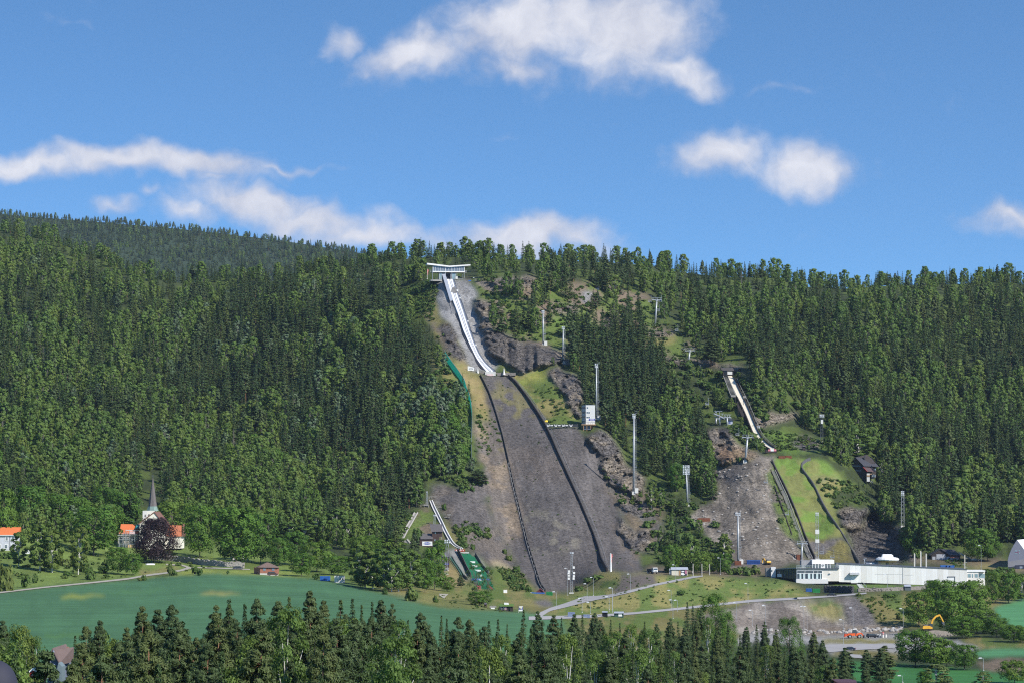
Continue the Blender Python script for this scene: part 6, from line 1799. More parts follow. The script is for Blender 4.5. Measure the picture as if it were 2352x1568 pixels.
# ------------------------------------------------------------------ chair lift
def pylon(c,bx,by,tx,ty,label,s=1.0):
 base = ppos(c,bx,by)
 k = base.y / FPX / 1.7415 * SCALE[c]
 top = base + Vector(((tx - bx) * k,0,(by - ty) * k))
 r = thing('lift_pylon',label,'lift pylon',base,group='chair lift pylons')
 m = MB(); m.tube(base - Vector((0,0,1)),top,.75 * s,.5 * s,10); bw(m,'mast',STEEL,r,True)
 m = MB(); m.bar(top + Vector((-3.4 * s,0,0)),top + Vector((3.4 * s,0,0)),.5,.5); m.bar(top + Vector((-3.2 * s,0,1.5 * s)),top + Vector((3.6 * s,0,1.5 * s)),.18)
 for x in (-2.6,-.6,.6,2.6): m.bar(top + Vector((x * s,0,0)),top + Vector((x * s * 1.1,0,1.5 * s)),.18)
 bw(m,'crossarm',STEEL,r)
 for sg in (-1,1):
  m = MB()
  for i in range(6):
   q = top + Vector((sg * 3.2 * s,-2 + .8 * i,-.35)); m.tube(q + Vector((-.12,0,0)),q + Vector((.12,0,0)),.34,n=8)
  m.bar(top + Vector((sg * 3.2 * s,-2.3,.1)),top + Vector((sg * 3.2 * s,2.3,.1)),.25)
  bw(m,'sheave_train',LGREY,r)
 m = MB(); m.box(top.x - 1.1,top.x + 1.1,top.y - 1,top.y - .8,top.z - .7,top.z - .55); m.box(top.x - .3,top.x + .3,top.y - .7,top.y - .5,top.z - .1,top.z + .5); bw(m,'catwalk',STEEL,r)
 m = MB(); m.box(base.x - 1.2,base.x + 1.2,base.y - 1.2,base.y + 1.2,base.z - 1.5,base.z + .35); bw(m,'footing',LCONC,r)
 return top
p1 = pylon(A2,1097,795,1118,520,'leaning grey chair lift pylon standing highest, before the dark wood')
p2 = pylon(A2,1444,1195,1463,1050,'chair lift pylon on the brown rock step above the start hut')
p3 = pylon(A5,210,370,237,125,'chair lift pylon on the scree shelf below the lift station')
p4 = pylon(A5,800,1420,806,1235,'lowest chair lift pylon at the foot of the scree behind the white stadium',.9)
def mid_station():
 yb = gy(D5,900,870)
 r = thing('lift_station','open steel chair lift station on the rock shoulder with three legs','lift station',W(D5,930,870,yb))
 z = W(D5,0,620,yb).z
 for x,y0,y1,dy in ((735,620,862,5),(860,590,862,0),(1122,610,892,-2)):
  m = MB(); a,b_ = W(D5,x - (12 if x == 735 else 0),y1,yb + dy),W(D5,x + (8 if x == 735 else 0),y0,yb + dy); m.tube(a,b_,.55,.5,10); bw(m,'leg',STEEL,r,True)
 m = MB()
 a = W(D5,660,470,yb + 6); b_ = W(D5,1000,620,yb - 2); c_ = W(D5,1260,600,yb)
 for p,q,w_ in ((a,b_,.8),(W(D5,690,580,yb + 4),W(D5,1030,640,yb - 2),.6),(W(D5,1000,590,yb),c_,.6),(W(D5,780,630,yb),W(D5,940,640,yb),.35)):
  m.bar(p,q,w_,w_)
 for x0,y0,x1,y1 in ((680,380,950,380),(700,380,760,470),(860,380,860,560),(745,380,745,470),(930,560,970,470),(900,470,1000,465),(1020,495,1260,500),(1030,500,1060,590),(1220,505,1190,580),(1130,490,1130,590)):
  m.bar(W(D5,x0,y0,yb),W(D5,x1,y1,yb),.25)
 bw(m,'frame',STEEL,r)
 m = MB()
 for i in range(9):
  q = W(D5,670 + i * 36,480 + i * 16,yb + 4 - i * .7); m.tube(q - Vector((.15,0,0)),q + Vector((.15,0,0)),.45,n=8)
 for i in range(6):
  q = W(D5,1020 + i * 44,585 + i * 4,yb - .6); m.tube(q - Vector((.15,0,0)),q + Vector((.15,0,0)),.45,n=8)
 bw(m,'sheave_train',LGREY,r)
 m = MB(); bx(m,D5,775,940,636,652,yb - .5,1.5); bx(m,D5,1190,1270,628,650,yb - .5,1.5); bw(m,'catwalk',STEEL,r)
 m = MB(); bx(m,D5,845,885,560,578,yb - .6,.2); bx(m,D5,1105,1150,592,616,yb - .6,.2); bw(m,'number_plate',mat('yellow_plate',(.7,.5,.12),.5),r)
 h = thing('lift_hut','grey hut with dark sloping roof beside the chair lift station legs','hut',W(D5,1240,865,yb - 1))
 m = MB(); bx(m,D5,1160,1312,690,868,yb,3); bw(m,'wall',mat('pale_blue_wall',(.42,.45,.55),.7),h)
 m = MB(); mpoly(m,D5,[(1060,650),(1320,640),(1390,690),(1150,690)],yb - .8,4.5); bw(m,'roof',SLATE,h)
 m = MB(); bx(m,D5,1175,1238,718,806,yb - .08,.08); bw(m,'window',mat('blue_window',(.10,.12,.30),.3),h)
 return W(D5,860,560,yb)
ps = mid_station()
def low_station():
 yb = 1560.0
 r = thing('lift_terminal','white domed chair lift terminal with yellow underside behind the stadium','lift station',W(A6,640,1450,yb))
 m = MB()
 secs = []
 for x,t_ in ((585,0),(600,1),(640,1.15),(690,1.1),(706,.75),(712,.1)):
  a = W(A6,x,1390,yb)
  hh = (1390 - (1345 + (1 - min(1,t_)) * 35)) * .38269 / 1.7415 * yb / FPX
  secs.append([a + Vector((0,-2.2,0)),a + Vector((0,2.2,0)),a + Vector((0,1.5,hh)),a + Vector((0,-1.5,hh))])
 m.loft(secs); bw(m,'hood',WHITE,r)
 m = MB(); a = W(A6,650,1400,yb); m.lathe([(6.2,-.7),(6.6,0),(6.0,.8),(4.4,1.2)],20,a); bw(m,'bullwheel_cover',WHITE,r)
 m = MB(); m.lathe([(4.8,-1.5),(5.4,-.75)],20,a); bw(m,'drive_ring',YELLOW,r)
 m = MB(); m.tube(a - Vector((0,0,8)),a,1.0,.8,10); bw(m,'pillar',CONC,r)
 m = MB(); bx(m,A6,556,584,1372,1392,yb,.4); m.bar(W(A6,556,1375,yb),W(A6,600,1380,yb),.4); bw(m,'service_arm',STEEL,r)
 h = thing('lift_control_hut','low grey lift hut with bright window behind the stadium roof','hut',W(A6,500,1460,yb))
 m = MB(); bx(m,A6,430,556,1412,1462,yb,4); bw(m,'wall',mat('grey_blue_wall',(.22,.25,.33),.7),h)
 m = MB(); mpoly(m,A6,[(420,1418),(440,1392),(556,1396),(572,1420)],yb - .6,5); bw(m,'roof',GREYR,h)
 m = MB(); bx(m,A6,466,518,1438,1460,yb - .08,.08); bw(m,'window',WHITE,h)
 m = MB(); m.bar(W(A6,410,1445,yb),W(A6,412,1395,yb),.3); m.bar(W(A6,400,1395,yb),W(A6,436,1392,yb),.3); m.bar(W(A6,430,1440,yb),W(A6,412,1400,yb),.25); bw(m,'gantry',LGREY,h)
 return W(A6,640,1392,yb)
pl = low_station()
ptop = W(A2,668,375,gy(A2,690,440))
r = thing('lift_pylon','topmost chair lift pylon just showing its crossarm above the spruces','lift pylon',ptop - Vector((0,0,9)),group='chair lift pylons')
m = MB(); m.tube(ptop - Vector((0,0,12)),ptop,.6,.45,8); bw(m,'mast',STEEL,r,True)
m = MB(); m.bar(ptop - Vector((3.4,0,0)),ptop + Vector((3.4,0,0)),.5); m.bar(ptop + Vector((-3,0,1.4)),ptop + Vector((3.2,0,1.4)),.2); m.bar(ptop + Vector((-2.2,0,0)),ptop + Vector((-2.6,0,1.5)),.25); m.bar(ptop + Vector((2.2,0,0)),ptop + Vector((2.6,0,1.5)),.25); bw(m,'crossarm',STEEL,r)
stops = [pl,p4,p3,ps,p2,p1,ptop]
for sg,nm in ((-1,'descending'),(1,'ascending')):
 m = MB()
 for a,b_ in zip(stops[:-1],stops[1:]):
  o = Vector((sg * 3.2,0,-.1)); n = 14
  L = (b_ - a).length
  q = [a.lerp(b_,i / n) + o - Vector((0,0,L * .06 * 4 * (i / n) * (1 - i / n) * .5)) for i in range(n + 1)]
  for i in range(n): m.tube(q[i],q[i + 1],.055,n=4)
 r = thing('lift_cable','thin steel chair lift cable strung over the pylons, %s' % ('valley bound side' if sg < 0 else 'hill bound side'),'cable',stops[2])
 bw(m,'cable',DSTEEL,r)
def chair(c,x,y,label,Y):
 p = W(c,x,y,Y)
 r = thing('lift_chair',label,'lift chair',p,group='chairs hanging on the chair lift')
 m = MB(); m.bar((.9,0,1.2),(.9,0,4.3),.12); m.bar((.9,0,4.3),(.4,0,4.5),.12); m.build('hanger',STEEL,r)
 m = MB()
 for x0 in (-1.0,1.0): m.bar((x0,0,-.1),(x0,0,1.25),.14); m.bar((x0,0,-.1),(x0,-.8,-.2),.12)
 m.bar((-1.0,0,1.25),(1.0,0,1.25),.14); m.bar((-1.0,-.8,.35),(1.0,-.8,.35),.12); m.build('frame',LGREY,r)
 m = MB(); m.box(-.95,.95,-.7,0,-.05,.05); m.build('seat',LGREY,r)
 m = MB(); m.box(-.95,.95,-.02,.06,.15,.65); m.build('backrest',DSTEEL,r)
for c,x,y,lb,yy in [(A2,1046,545,'empty lift chair hanging left of the highest pylon',p1.y),(A2,1130,635,'empty lift chair hanging just below the highest pylon',p1.y - 6),(A2,1152,540,'lift chair beside the arm of the highest pylon',p1.y),
      (A2,1324,845,'empty lift chair against the dark wood edge',(p1.y + p2.y) / 2 - 4),(A2,1563,1270,'lift chair over the bushes above the start hut',p2.y - 12),(A2,1390,1040,'lift chair half hidden by bushes beside the rock step pylon',p2.y - 2),
      (A4,896,560,'lift chair over the bushes above the steel lift station',ps.y + 4),(D5,1478,1220,'lift chair hanging over the shrubs below the lift station',(ps.y + p3.y) / 2),(A5,425,600,'lift chair hanging over the upper scree',(p3.y + p4.y) / 2 + 20),
      (A5,646,935,'lift chair hanging over the lower scree by the stair',(p3.y + p4.y) / 2 - 6),(A5,1010,1340,'lift chair low over the gravel beside the pale mast',p4.y - 4),(A5,1122,1385,'lift chair just above the stadium roof',p4.y - 10)]:
 chair(c,x,y,lb,yy)
# ------------------------------------------------------------------ the church
def church():
 yb = gy(C4,700,1370)
 r = thing('church','white church with slender dark spire and orange tiled roofs behind the purple beech','church',W(C4,740,1370,yb))
 k = yb / FPX / 1.7415 * C4K
 # nave runs away from us: gable front with stepped coping; transept wings left and right
 m = MB()
 mpoly(m,C4,[(545,1370),(545,900),(545,890),(818,690),(1005,925),(1005,1370)],yb,22); wl = bw(m,'nave_wall',PLASTER,r)
 m = MB()
 f = lambda x,y,d: W(C4,x,y,yb) + Vector((0,d,0))
 t_ = .5
 for (xa,ya),(xb,yb_) in (((525,905),(818,684)),((818,684),(1022,938))):
  a0,a1 = f(xa,ya,-.35),f(xb,yb_,-.35)
  m.hexa([a0,a1,a1 + Vector((0,22.6,0)),a0 + Vector((0,22.6,0))],[a0 + Vector((0,0,t_)),a1 + Vector((0,0,t_)),a1 + Vector((0,22.6,t_)),a0 + Vector((0,22.6,t_))])
 bw(m,'nave_roof',mat('brown_coping',(.20,.10,.075),.7,var=.2),r)
 m = MB(); bx(m,C4,145,546,1095,1330,yb + 5,11); bw(m,'left_wing_wall',mat('shaded_wing_plaster',(.52,.49,.44),.8,var=.12,streak=.5),r)  # left wing's shade is put into a darker plaster
 m = MB()
 a,b_ = f(140,1098,4.4),f(560,1098,4.4); c_,d_ = f(150,898,10.5),f(560,905,10.5)
 m.hexa([a,b_,b_ + Vector((0,12.6,0)),a + Vector((0,12.6,0))],[c_,d_,d_ + Vector((0,.3,0)),c_ + Vector((0,.3,0))]); bw(m,'left_roof',ORANGE,r)
 m = MB(); a,b_ = f(440,985,5.4),f(540,985,5.4); c_,d_ = f(440,905,9.6),f(560,905,9.6)
 m.hexa([a,b_,b_ + Vector((0,.4,0)),a + Vector((0,.4,0))],[c_,d_,d_ + Vector((0,.4,0)),c_ + Vector((0,.4,0))])
 bw(m,'roof_tarpaulin',TEAL,r)
 m = MB(); bx(m,C4,140,560,1085,1104,yb + 4.2,.4); bw(m,'gutter',WHITE,r)
 m = MB(); bx(m,C4,330,480,1275,1370,yb + 3.4,2); bw(m,'porch_wall',mat('ochre_plaster',(.60,.42,.22),.8),r)
 m = MB(); bx(m,C4,1000,1322,1118,1345,yb + 5,11); bw(m,'right_wing_wall',PLASTER,r)
 m = MB()
 a,b_ = f(1000,1124,4.4),f(1300,1124,4.4); c_,d_ = f(1000,918,10.5),f(1275,924,10.5)
 m.hexa([a,b_,b_ + Vector((0,12.4,0)),a + Vector((0,12.4,0))],[c_,d_,d_ + Vector((0,.3,0)),c_ + Vector((0,.3,0))]); bw(m,'right_roof',mat('red_tiles',(.44,.15,.07),.7,var=.2,scale=2.5),r)
 m = MB()
 a,c_ = f(1312,1124,4.2),f(1292,895,10.5)
 m.hexa([a,a + Vector((.9,0,0)),a + Vector((.9,13,0)),a + Vector((0,13,0))],[c_,c_ + Vector((.9,0,0)),c_ + Vector((.9,.6,0)),c_ + Vector((0,.6,0))])
 bw(m,'gable_coping',mat('brown_coping',(.2,.1,.075)),r)
 m = MB(); bx(m,C4,606,818,650,1000,yb + 6.0,7.5,dx=0); tw = bw(m,'tower',PLASTER,r)
 m = MB(); bx(m,C4,600,680,655,1000,yb + 5.9,.05); sbw(m,'tower_side',mat('shaded_plaster',(.70,.68,.64),.8),tw,r)  # sheet for the tower's left face, shade painted as darker plaster
 cx,cy = W(C4,742,650,yb).x,yb + 9.2
 z = lambda y: W(C4,742,y,yb).z
 kk = lambda px: px * k
 m = MB(); m.lathe([(kk(116),z(652)),(kk(106),z(630)),(kk(84),z(570))],8,(cx,cy,0),math.pi / 8); bw(m,'spire_skirt',COPPER,r)
 m = MB(); m.lathe([(kk(84),z(570)),(kk(56),z(380)),(kk(28),z(180)),(kk(6),z(40))],8,(cx,cy,0),math.pi / 8); sp = bw(m,'spire',SPIRE,r)
 m = MB(); m.tube((cx,cy,z(45)),(cx,cy,z(-15)),.12,n=6); m.bar((cx - .7,cy,z(5)),(cx + .7,cy,z(5)),.12); m.lathe([(.05,z(32)),(.35,z(26)),(.05,z(20))],8,(cx,cy,0)); sbw(m,'cross',DSTEEL,sp,r)
 for x0,x1,y0,y1 in ((640,668,720,760),(705,735,712,745)):
  m = MB(); bx(m,C4,x0,x1,y0,y1,yb + 5.8,.1); bw(m,'louvre_window',mat('dull_glass',(.20,.19,.18),.5),r)
 for x0,x1,y0,y1 in ((1085,1120,1180,1290),(190,225,1140,1240),(420,450,1140,1240)):
  m = MB(); bx(m,C4,x0 - 4,x1 + 4,y0 - 5,y1 + 5,yb + 4.9,.08); w_ = bw(m,'window',WHITE,r)
  m = MB(); bx(m,C4,x0,x1,y0,y1,yb + 4.82,.08); sbw(m,'pane',GLASS,w_,r)
 # scaffolding stands against it
 s = thing('scaffolding','steel scaffolding with platforms against the left wing of the church','scaffolding',W(C4,300,1330,yb + 2))
 m = MB()
 for x in (160,230,275,300,345,440,530):
  for dy in (2.0,3.4): m.bar(W(C4,x,1335,yb) + Vector((0,dy,0)),W(C4,x,1000 if 250 < x < 400 else 1070,yb) + Vector((0,dy,0)),.12)
 for y in (1180,1090,1270): m.bar(W(C4,155,y,yb) + Vector((0,2,0)),W(C4,535,y,yb) + Vector((0,2,0)),.12)
 for x,y in ((345,1240),(275,1300)): m.bar(W(C4,x,y,yb) + Vector((0,2,0)),W(C4,x + 75,y - 60,yb) + Vector((0,2,0)),.12)
 bw(m,'tube_frame',STEEL,s)
 m = MB(); bx(m,C4,155,420,1178,1186,yb + 2,1.4); bx(m,C4,290,600,1004,1016,yb + 2.4,1.4); bw(m,'platform',mat('alu_deck',(.62,.62,.62),.6),s)
 m = MB(); bx(m,C4,360,465,1030,1078,yb + 2.2,.1); bw(m,'sheeting',mat('pink_sheet',(.75,.55,.55),.7),s)
 m = MB()
 for x in (165,205,245,285,325,365,410): m.bar(W(C4,x,1095,yb + 2.2),W(C4,x,1040,yb + 2.2),.09)
 for y in (1045,1068): m.bar(W(C4,165,y,yb + 2.2),W(C4,410,y,yb + 2.2),.09)
 bw(m,'guard_rail',mat('pink_rail',(.65,.45,.42),.6),s)
C4K = .21683
church()
# dry stone wall round the churchyard, gravestones
def ground_wall(name,label,cat,pl,h,t,m_,n=40,group=None):
 pa = pog(pl,n)
 r = thing(name,label,cat,pa[n // 2],group=group)
 rr_ = random.Random(n)
 m = MB()
 secs = []
 for i,p in enumerate(pa):
  a,b_ = pa[max(0,i - 1)],pa[min(n - 1,i + 1)]
  d = b_ - a; nv = Vector((-d.y,d.x,0)).normalized() * (t / 2)
  hh = h * rr_.uniform(.8,1.12)
  secs.append([p - nv - Vector((0,0,.6)),p + nv - Vector((0,0,.6)),p + nv + Vector((0,0,hh)),p - nv + Vector((0,0,hh))])
 m.loft(secs); bw(m,'stonework',m_,r)
 m = MB()
 for i in range(n * 3):
  w_ = rr_.random() * (n - 1.01); j = int(w_)
  q = pa[j].lerp(pa[j + 1],w_ - j) + Vector((rr_.uniform(-.2,.2),-t / 2 + rr_.uniform(-.1,.1),rr_.uniform(0,h)))
  s_ = rr_.uniform(.2,.5) * min(1.2,h / 1.5 + .3)
  m.lathe([(s_ * .6,-s_ * .5),(s_,0),(s_ * .55,s_ * .5)],5,q,rr_.random() * 6)
 bw(m,'boulder_face',m_,r)
 return r
ground_wall('stone_wall','long grey dry stone wall below the churchyard trees','wall',pts(B1,(1400,905),(1560,918),(1750,935),(1900,960),(2100,975),(2300,985)),2.6,.9,mat('lichen_stone',(.30,.28,.25),.9,var=.4,scale=1.6,bump=.5))
GRAVE = mat('gravestone',(.40,.38,.36),.7,var=.2)
grs = [(2175,905),(2200,912),(2240,905),(2330,915),(2290,900)]
g0 = None
for i,(x,y) in enumerate(grs + [(0,0)] * 0):
 p = ppos(B1,x,y)
 r = thing('gravestone','pale gravestone standing under the trees above the stone wall','gravestone',p,random.uniform(-.3,.3),group='gravestones in the churchyard')
 if g0 is None:
  m = MB(); m.prism([(-.5,-.12,.2),(.5,-.12,.2),(.5,-.12,1.1),(.3,-.12,1.45),(-.3,-.12,1.45),(-.5,-.12,1.1)],(0,.24,0)); a = m.build('stone',GRAVE,r)
  m = MB(); m.box(-.7,.7,-.25,.25,-.3,.2); b_ = m.build('plinth',CONC,r)
  g0 = (a,b_)
 else:
  for q in g0:
   o = q.copy(); COL.objects.link(o); o.parent = r
r = thing('rowing_boat','white upturned boat lying on the grass below the copper beech','boat',ppos(B1,1412,958))
m = MB(); m.loft([[(x,-w_,0),(x,w_,0),(x,w_ * .6,h_),(x,-w_ * .6,h_)] for x,w_,h_ in ((-2.2,.1,.1),(-1.4,.6,.55),(0,.75,.65),(1.6,.7,.6),(2.2,.6,.5))]); m.build('hull',WHITE,r)
m = MB(); m.bar((-2.1,0,.62),(2.1,0,.66),.1); m.build('keel',LGREY,r)
r = thing('information_sign','small white sign on posts beside the copper beech trunk','sign',ppos(B1,1468,922))
m = MB(); m.box(-.9,.9,-.05,.05,.6,2.0); m.build('board',WHITE,r); m = MB(); m.bar((-.7,0,-.3),(-.7,0,.6),.1); m.bar((.7,0,-.3),(.7,0,.6),.1); m.build('post',GREYW,r)
# ------------------------------------------------------------------ house at the left edge
def grey_house():
 yb = gy(D8,400,1345)
 r = thing('farmhouse','pale grey wooden house with bright orange roof at the left frame edge','house',W(D8,300,1345,yb))
 m = MB(); bx(m,D8,-160,760,660,1350,yb,8); bw(m,'wall',mat('pale_grey_boards',(.56,.56,.60),.7,var=.06,streak=.4),r)
 m = MB(); f = lambda x,y,d: W(D8,x,y,yb) + Vector((0,d,0))
 a,b_,c_,d_ = f(-200,650,-.7),f(800,650,-.7),f(-130,300,4),f(880,300,4)
 m.hexa([a,b_,b_ + Vector((0,9.4,0)),a + Vector((0,9.4,0))],[c_,d_,d_ + Vector((0,.2,0)),c_ + Vector((0,.2,0))]); bw(m,'roof',ORANGE,r)
 m = MB(); bx(m,D8,-200,800,645,672,yb - .72,.3); bw(m,'gutter',WHITE,r)
 m = MB(); bx(m,D8,-160,370,1330,1352,yb - .1,.1); bw(m,'footing',LCONC,r)
 for x0,x1,y0,y1 in ((225,325,1090,1235),(515,590,1090,1235),(265,340,720,885),(530,640,720,885),(-80,20,1090,1235)):
  m = MB(); bx(m,D8,x0 - 32,x1 + 32,y0 - 30,y1 + 30,yb - .12,.1); w_ = bw(m,'window',WHITE,r)
  m = MB(); xm = (x0 + x1) / 2; ym = y0 + (y1 - y0) * .36
  for p0,p1 in ((x0,xm - 7),(xm + 7,x1)):
   bx(m,D8,p0,p1,y0,ym - 5,yb - .18,.06); bx(m,D8,p0,p1,ym + 5,y1,yb - .18,.06)
  sbw(m,'pane',GLASS,w_,r)
 m = MB(); bx(m,D8,412,424,680,1300,yb - .1,.1); bw(m,'downpipe',DSTEEL,r)
 r2 = thing('garden_shed','small white gable roofed shed right of the orange roofed house','shed',ppos(D8,1240,1490))
 yb = gy(D8,1240,1490)
 m = MB(); bx(m,D8,1130,1300,1400,1500,yb,3); bw(m,'wall',WHITE,r2)
 m = MB(); mpoly(m,D8,[(1090,1400),(1190,1320),(1320,1390),(1300,1400),(1190,1340),(1110,1410)],yb - .3,3.5); bw(m,'roof',mat('white_roof',(.72,.72,.70),.6),r2)
grey_house()
# ------------------------------------------------------------------ poles and flags
def flagpole(c,x,y0,y1,label,cloth=None,name='flagpole',thick=.13):
 p = ppos(c,x,y0); k = p.y / FPX / 1.7415 * SCALE[c]; H = (y0 - y1) * k
 r = thing(name,label,'pole',p)
 m = MB(); m.tube((0,0,-.5),(0,0,H),thick,thick * .6,8); m.lathe([(.05,H),(.2,H + .15),(.05,H + .3)],8); m.build('pole',WHITE,r)
 m = MB(); m.lathe([(.5,-.3),(.4,.3),(.2,.5)],8); m.build('base',CONC,r)
 if cloth:
  m = MB(); mm = mat('red_white_pennant',(.55,.12,.12),.7,var=.25,scale=1.5)
  for i in range(6):
   z0 = H - .2 - i * cloth / 6; x = .15 + .12 * math.sin(i * 1.7); m.prism([(.05,0,z0),(.05 + .75 - i * .06 + x,.15 * math.sin(i),z0 - .1),(.05 + .7 - i * .06 + x,.1,z0 - cloth / 6),(.05,0,z0 - cloth / 6)],(0,.06,0))
  m.build('flag',mm,r)
 return r
flagpole(B1,416,640,512,'white flagpole with furled red pennant behind the birches',3.5)
flagpole(C3,284,945,560,'white flagpole with red pennant left of the start house',4.0)
flagpole(A8,2218,905,735,'white finish pole with red and white flag at the foot of the right board',4.5,thick=.55)
for i,(x,y0,y1,lb) in enumerate([(1258,290,238,'short bare timber pole behind the poster shed'),(1346,360,242,'tall bare timber pole right beside the poster shed'),(1429,362,244,'tall bare timber pole at the top of the ramp'),(1501,350,246,'bare timber pole nearest the hedge')]):
 p = ppos(B4,x,y0); k = p.y / FPX / 1.7415 * SCALE[B4]
 r = thing('timber_pole',lb,'pole',p,group='bare timber poles by the stadium ramp')
 m = MB(); m.tube((0,0,-.8),(0,0,(y0 - y1) * k),.26,.2,7); m.build('shaft',mat('bleached_wood',(.45,.42,.38),.9,var=.2,scale=2),r)
 m = MB(); m.lathe([(.5,-.3),(.35,.25)],7); m.build('packing_stones',STONE,r)
# ------------------------------------------------------------------ street lamps
def lamp(c,x,y0,y1,label,arm=.9,dark=False):
 p = ppos(c,x,y0); k = p.y / FPX / 1.7415 * SCALE[c]; H = (y0 - y1) * k
 r = thing('street_lamp',label,'street lamp',p,group='street lamps along the roads')
 m = MB(); m.tube((0,0,-.5),(0,0,H),.09,.055,8); m.build('pole',DSTEEL if dark else STEEL,r)
 m = MB(); m.bar((0,0,H),(-arm,0,H + .1),.09); m.build('arm',STEEL,r)
 m = MB(); m.prism([(-arm - .75,-.28,H),(-arm + .35,-.28,H),(-arm + .3,-.2,H + .38),(-arm - .6,-.2,H + .3)],(0,.56,0)); m.build('lamp_head',LAMP,r)
 m = MB(); m.lathe([(.3,-.2),(.22,.25)],8); m.build('foot',CONC,r)
for a in [(A8,1705,1255,1098,'white headed street lamp at the foot of the uphill road'),(A8,1812,1128,876,'tall lamp post standing against the dark gravel outrun'),(A8,2055,1130,962,'street lamp on the grassy berm shoulder'),(A8,1996,1186,1022,'street lamp below the berm where the road forks'),
          (A8,1948,1290,1158,'street lamp on the valley side of the road fork'),(A8,2028,1300,1198,'short street lamp rising above the near pines'),(A8,2236,1278,1060,'tall thin street lamp standing on the uphill road bend'),(B4,757,508,342,'street lamp before the brown gravel patch of the berm'),
          (B4,1178,412,255,'bright street lamp directly in front of the poster shed'),(B4,1603,345,190,'dark street lamp before the hedge by the stadium'),(B4,556,690,556,'street lamp on the dry slope between both roads'),(B4,588,700,474,'double headed lamp post on the dry slope above the pines'),
          (B4,1140,672,496,'thin lamp post on the dry slope beside the lower road'),(B4,1200,690,588,'white lamp beside the lower road above the pines'),(B4,1157,760,586,'second lamp of the pair above the pines'),(B4,1863,612,432,'thin lamp post on the grass bank above the lower road'),
          (B4,1757,790,612,'lamp post before the upper end of the gravel embankment'),(B4,1905,835,684,'lamp post halfway along the gravel embankment'),(B4,2030,810,640,'lamp post near the gullied part of the embankment'),(A7,135,745,580,'lamp post at the embankment foot by the big broadleaf tree'),
          (A7,463,775,590,'left lamp of the close pair at the embankment foot'),(A7,490,800,592,'right lamp of the close pair at the embankment foot'),(A7,801,950,706,'tall lamp post standing by the lower yard road'),(A7,886,860,604,'tall lamp post right behind the orange wheel loader'),
          (A7,1316,832,610,'lamp post at the shaded end of the yard'),(A7,1985,276,66,'lamp post on the bare bank beside the arched hall'),(A7,2004,1140,1035,'small lamp post by the bottom field road'),(A7,1310,1240,1185,'little lamp at the bottom edge of the green field'),
          (A7,1180,440,314,'thin lamp post on the lawn before the white stadium wall'),(C3,76,985,695,'lamp post on the hilltop road left of the start house'),(A1,107,470,397,'lamp post farthest left on the hilltop road'),(C3,2160,1050,905,'small lamp post by the path right of the start house'),
          (A7,1255,830,772,'low white lamp at the rocky yard edge'),(D4,1445,420,45,'thin lamp post near the lattice mast on the dry slope')]:
 lamp(*a)
# ------------------------------------------------------------------ containers, huts, vehicles
def container(c,x0,x1,y0,y1,label,m_,depth=2.5,YR=None,doors=False,frame=None):
 yb = gy(c,(x0 + x1) / 2,y1)
 r = thing('shipping_container',label,'container',W(c,(x0 + x1) / 2,y1,yb))
 m = MB(); bx(m,c,x0,x1,y0,y1,yb,depth); body = bw(m,'body',m_,r)
 m = MB(); n = max(5,int((x1 - x0) / 9))
 for i in range(n):
  xx = x0 + (x1 - x0) * (i + .5) / n; bx(m,c,xx - (x1 - x0) / n * .22,xx + (x1 - x0) / n * .22,y0 + (y1 - y0) * .1,y1 - (y1 - y0) * .1,yb - .07,.07)
 bw(m,'corrugation',m_,r)
 m = MB(); h = y1 - y0
 bx(m,c,x0 - 1,x1 + 1,y0,y0 + h * .09,yb - .09,.09); bx(m,c,x0 - 1,x1 + 1,y1 - h * .09,y1,yb - .09,.09)
 bw(m,'edge_beam',frame or m_,r)
 return r,yb
container(B3,1116,1234,890,944,'blue shipping container at the back edge of the crop field',BLUE)
r,yb = container(B3,1286,1406,886,970,'white container with two square windows at the field corner',OFFW)
for x0,x1 in ((1348,1362),(1378,1394)):
 m = MB(); bx(m,B3,x0,x1,910,932,yb - .16,.08); bw(m,'window',GLASS,r)
container(C8,1716,1925,150,215,'blue container with pale end beside the yellow excavator on the scree track',mat('deep_blue_paint',(.02,.06,.22),.5),frame=BLUE)
container(D1,1340,1470,302,362,'blue bin standing on the bank above the stadium roof, first of three',mat('bin_blue',(.05,.17,.50),.5))
container(D1,1474,1535,304,366,'blue bin above the stadium roof, between two others',mat('bin_blue',(.05,.17,.50),.5))
container(D1,1540,1625,306,370,'blue bin above the stadium roof, nearest the crossbar pole',mat('bin_blue',(.05,.17,.50),.5))
container(D3,1600,1770,232,325,'bright green steel skip at the bottom of the big landing hill',GREENP)
container(C7,1050,1205,800,880,'green skip full of rubbish under the stadium entrance',GREENP)
container(C7,912,1030,796,862,'blue bin against the garage door under the stadium',BLUE)
container(C8,1525,1628,165,230,'rusty red container behind the tall mast footing',RUST)
container(A5,748,800,1350,1412,'rust brown steel skip beside the lowest lift pylon',RUST)
container(A5,560,632,318,346,'rusty skip on the shelf beside the green landing strip, scree side',RUST)
container(A5,636,697,316,345,'rusty skip on the shelf, nearer the grass',RUST)
container(A4,815,922,1506,1536,'long rust brown skip half hidden at the scree foot',RUST)
container(D4,232,440,500,640,'pale blue site cabin half hidden by the near pines',mat('pale_blue_cabin',(.32,.38,.50),.5),frame=NAVY)
container(D4,690,880,565,660,'second pale blue site cabin lower behind the near pines',mat('pale_blue_cabin',(.32,.38,.50),.5),frame=NAVY)
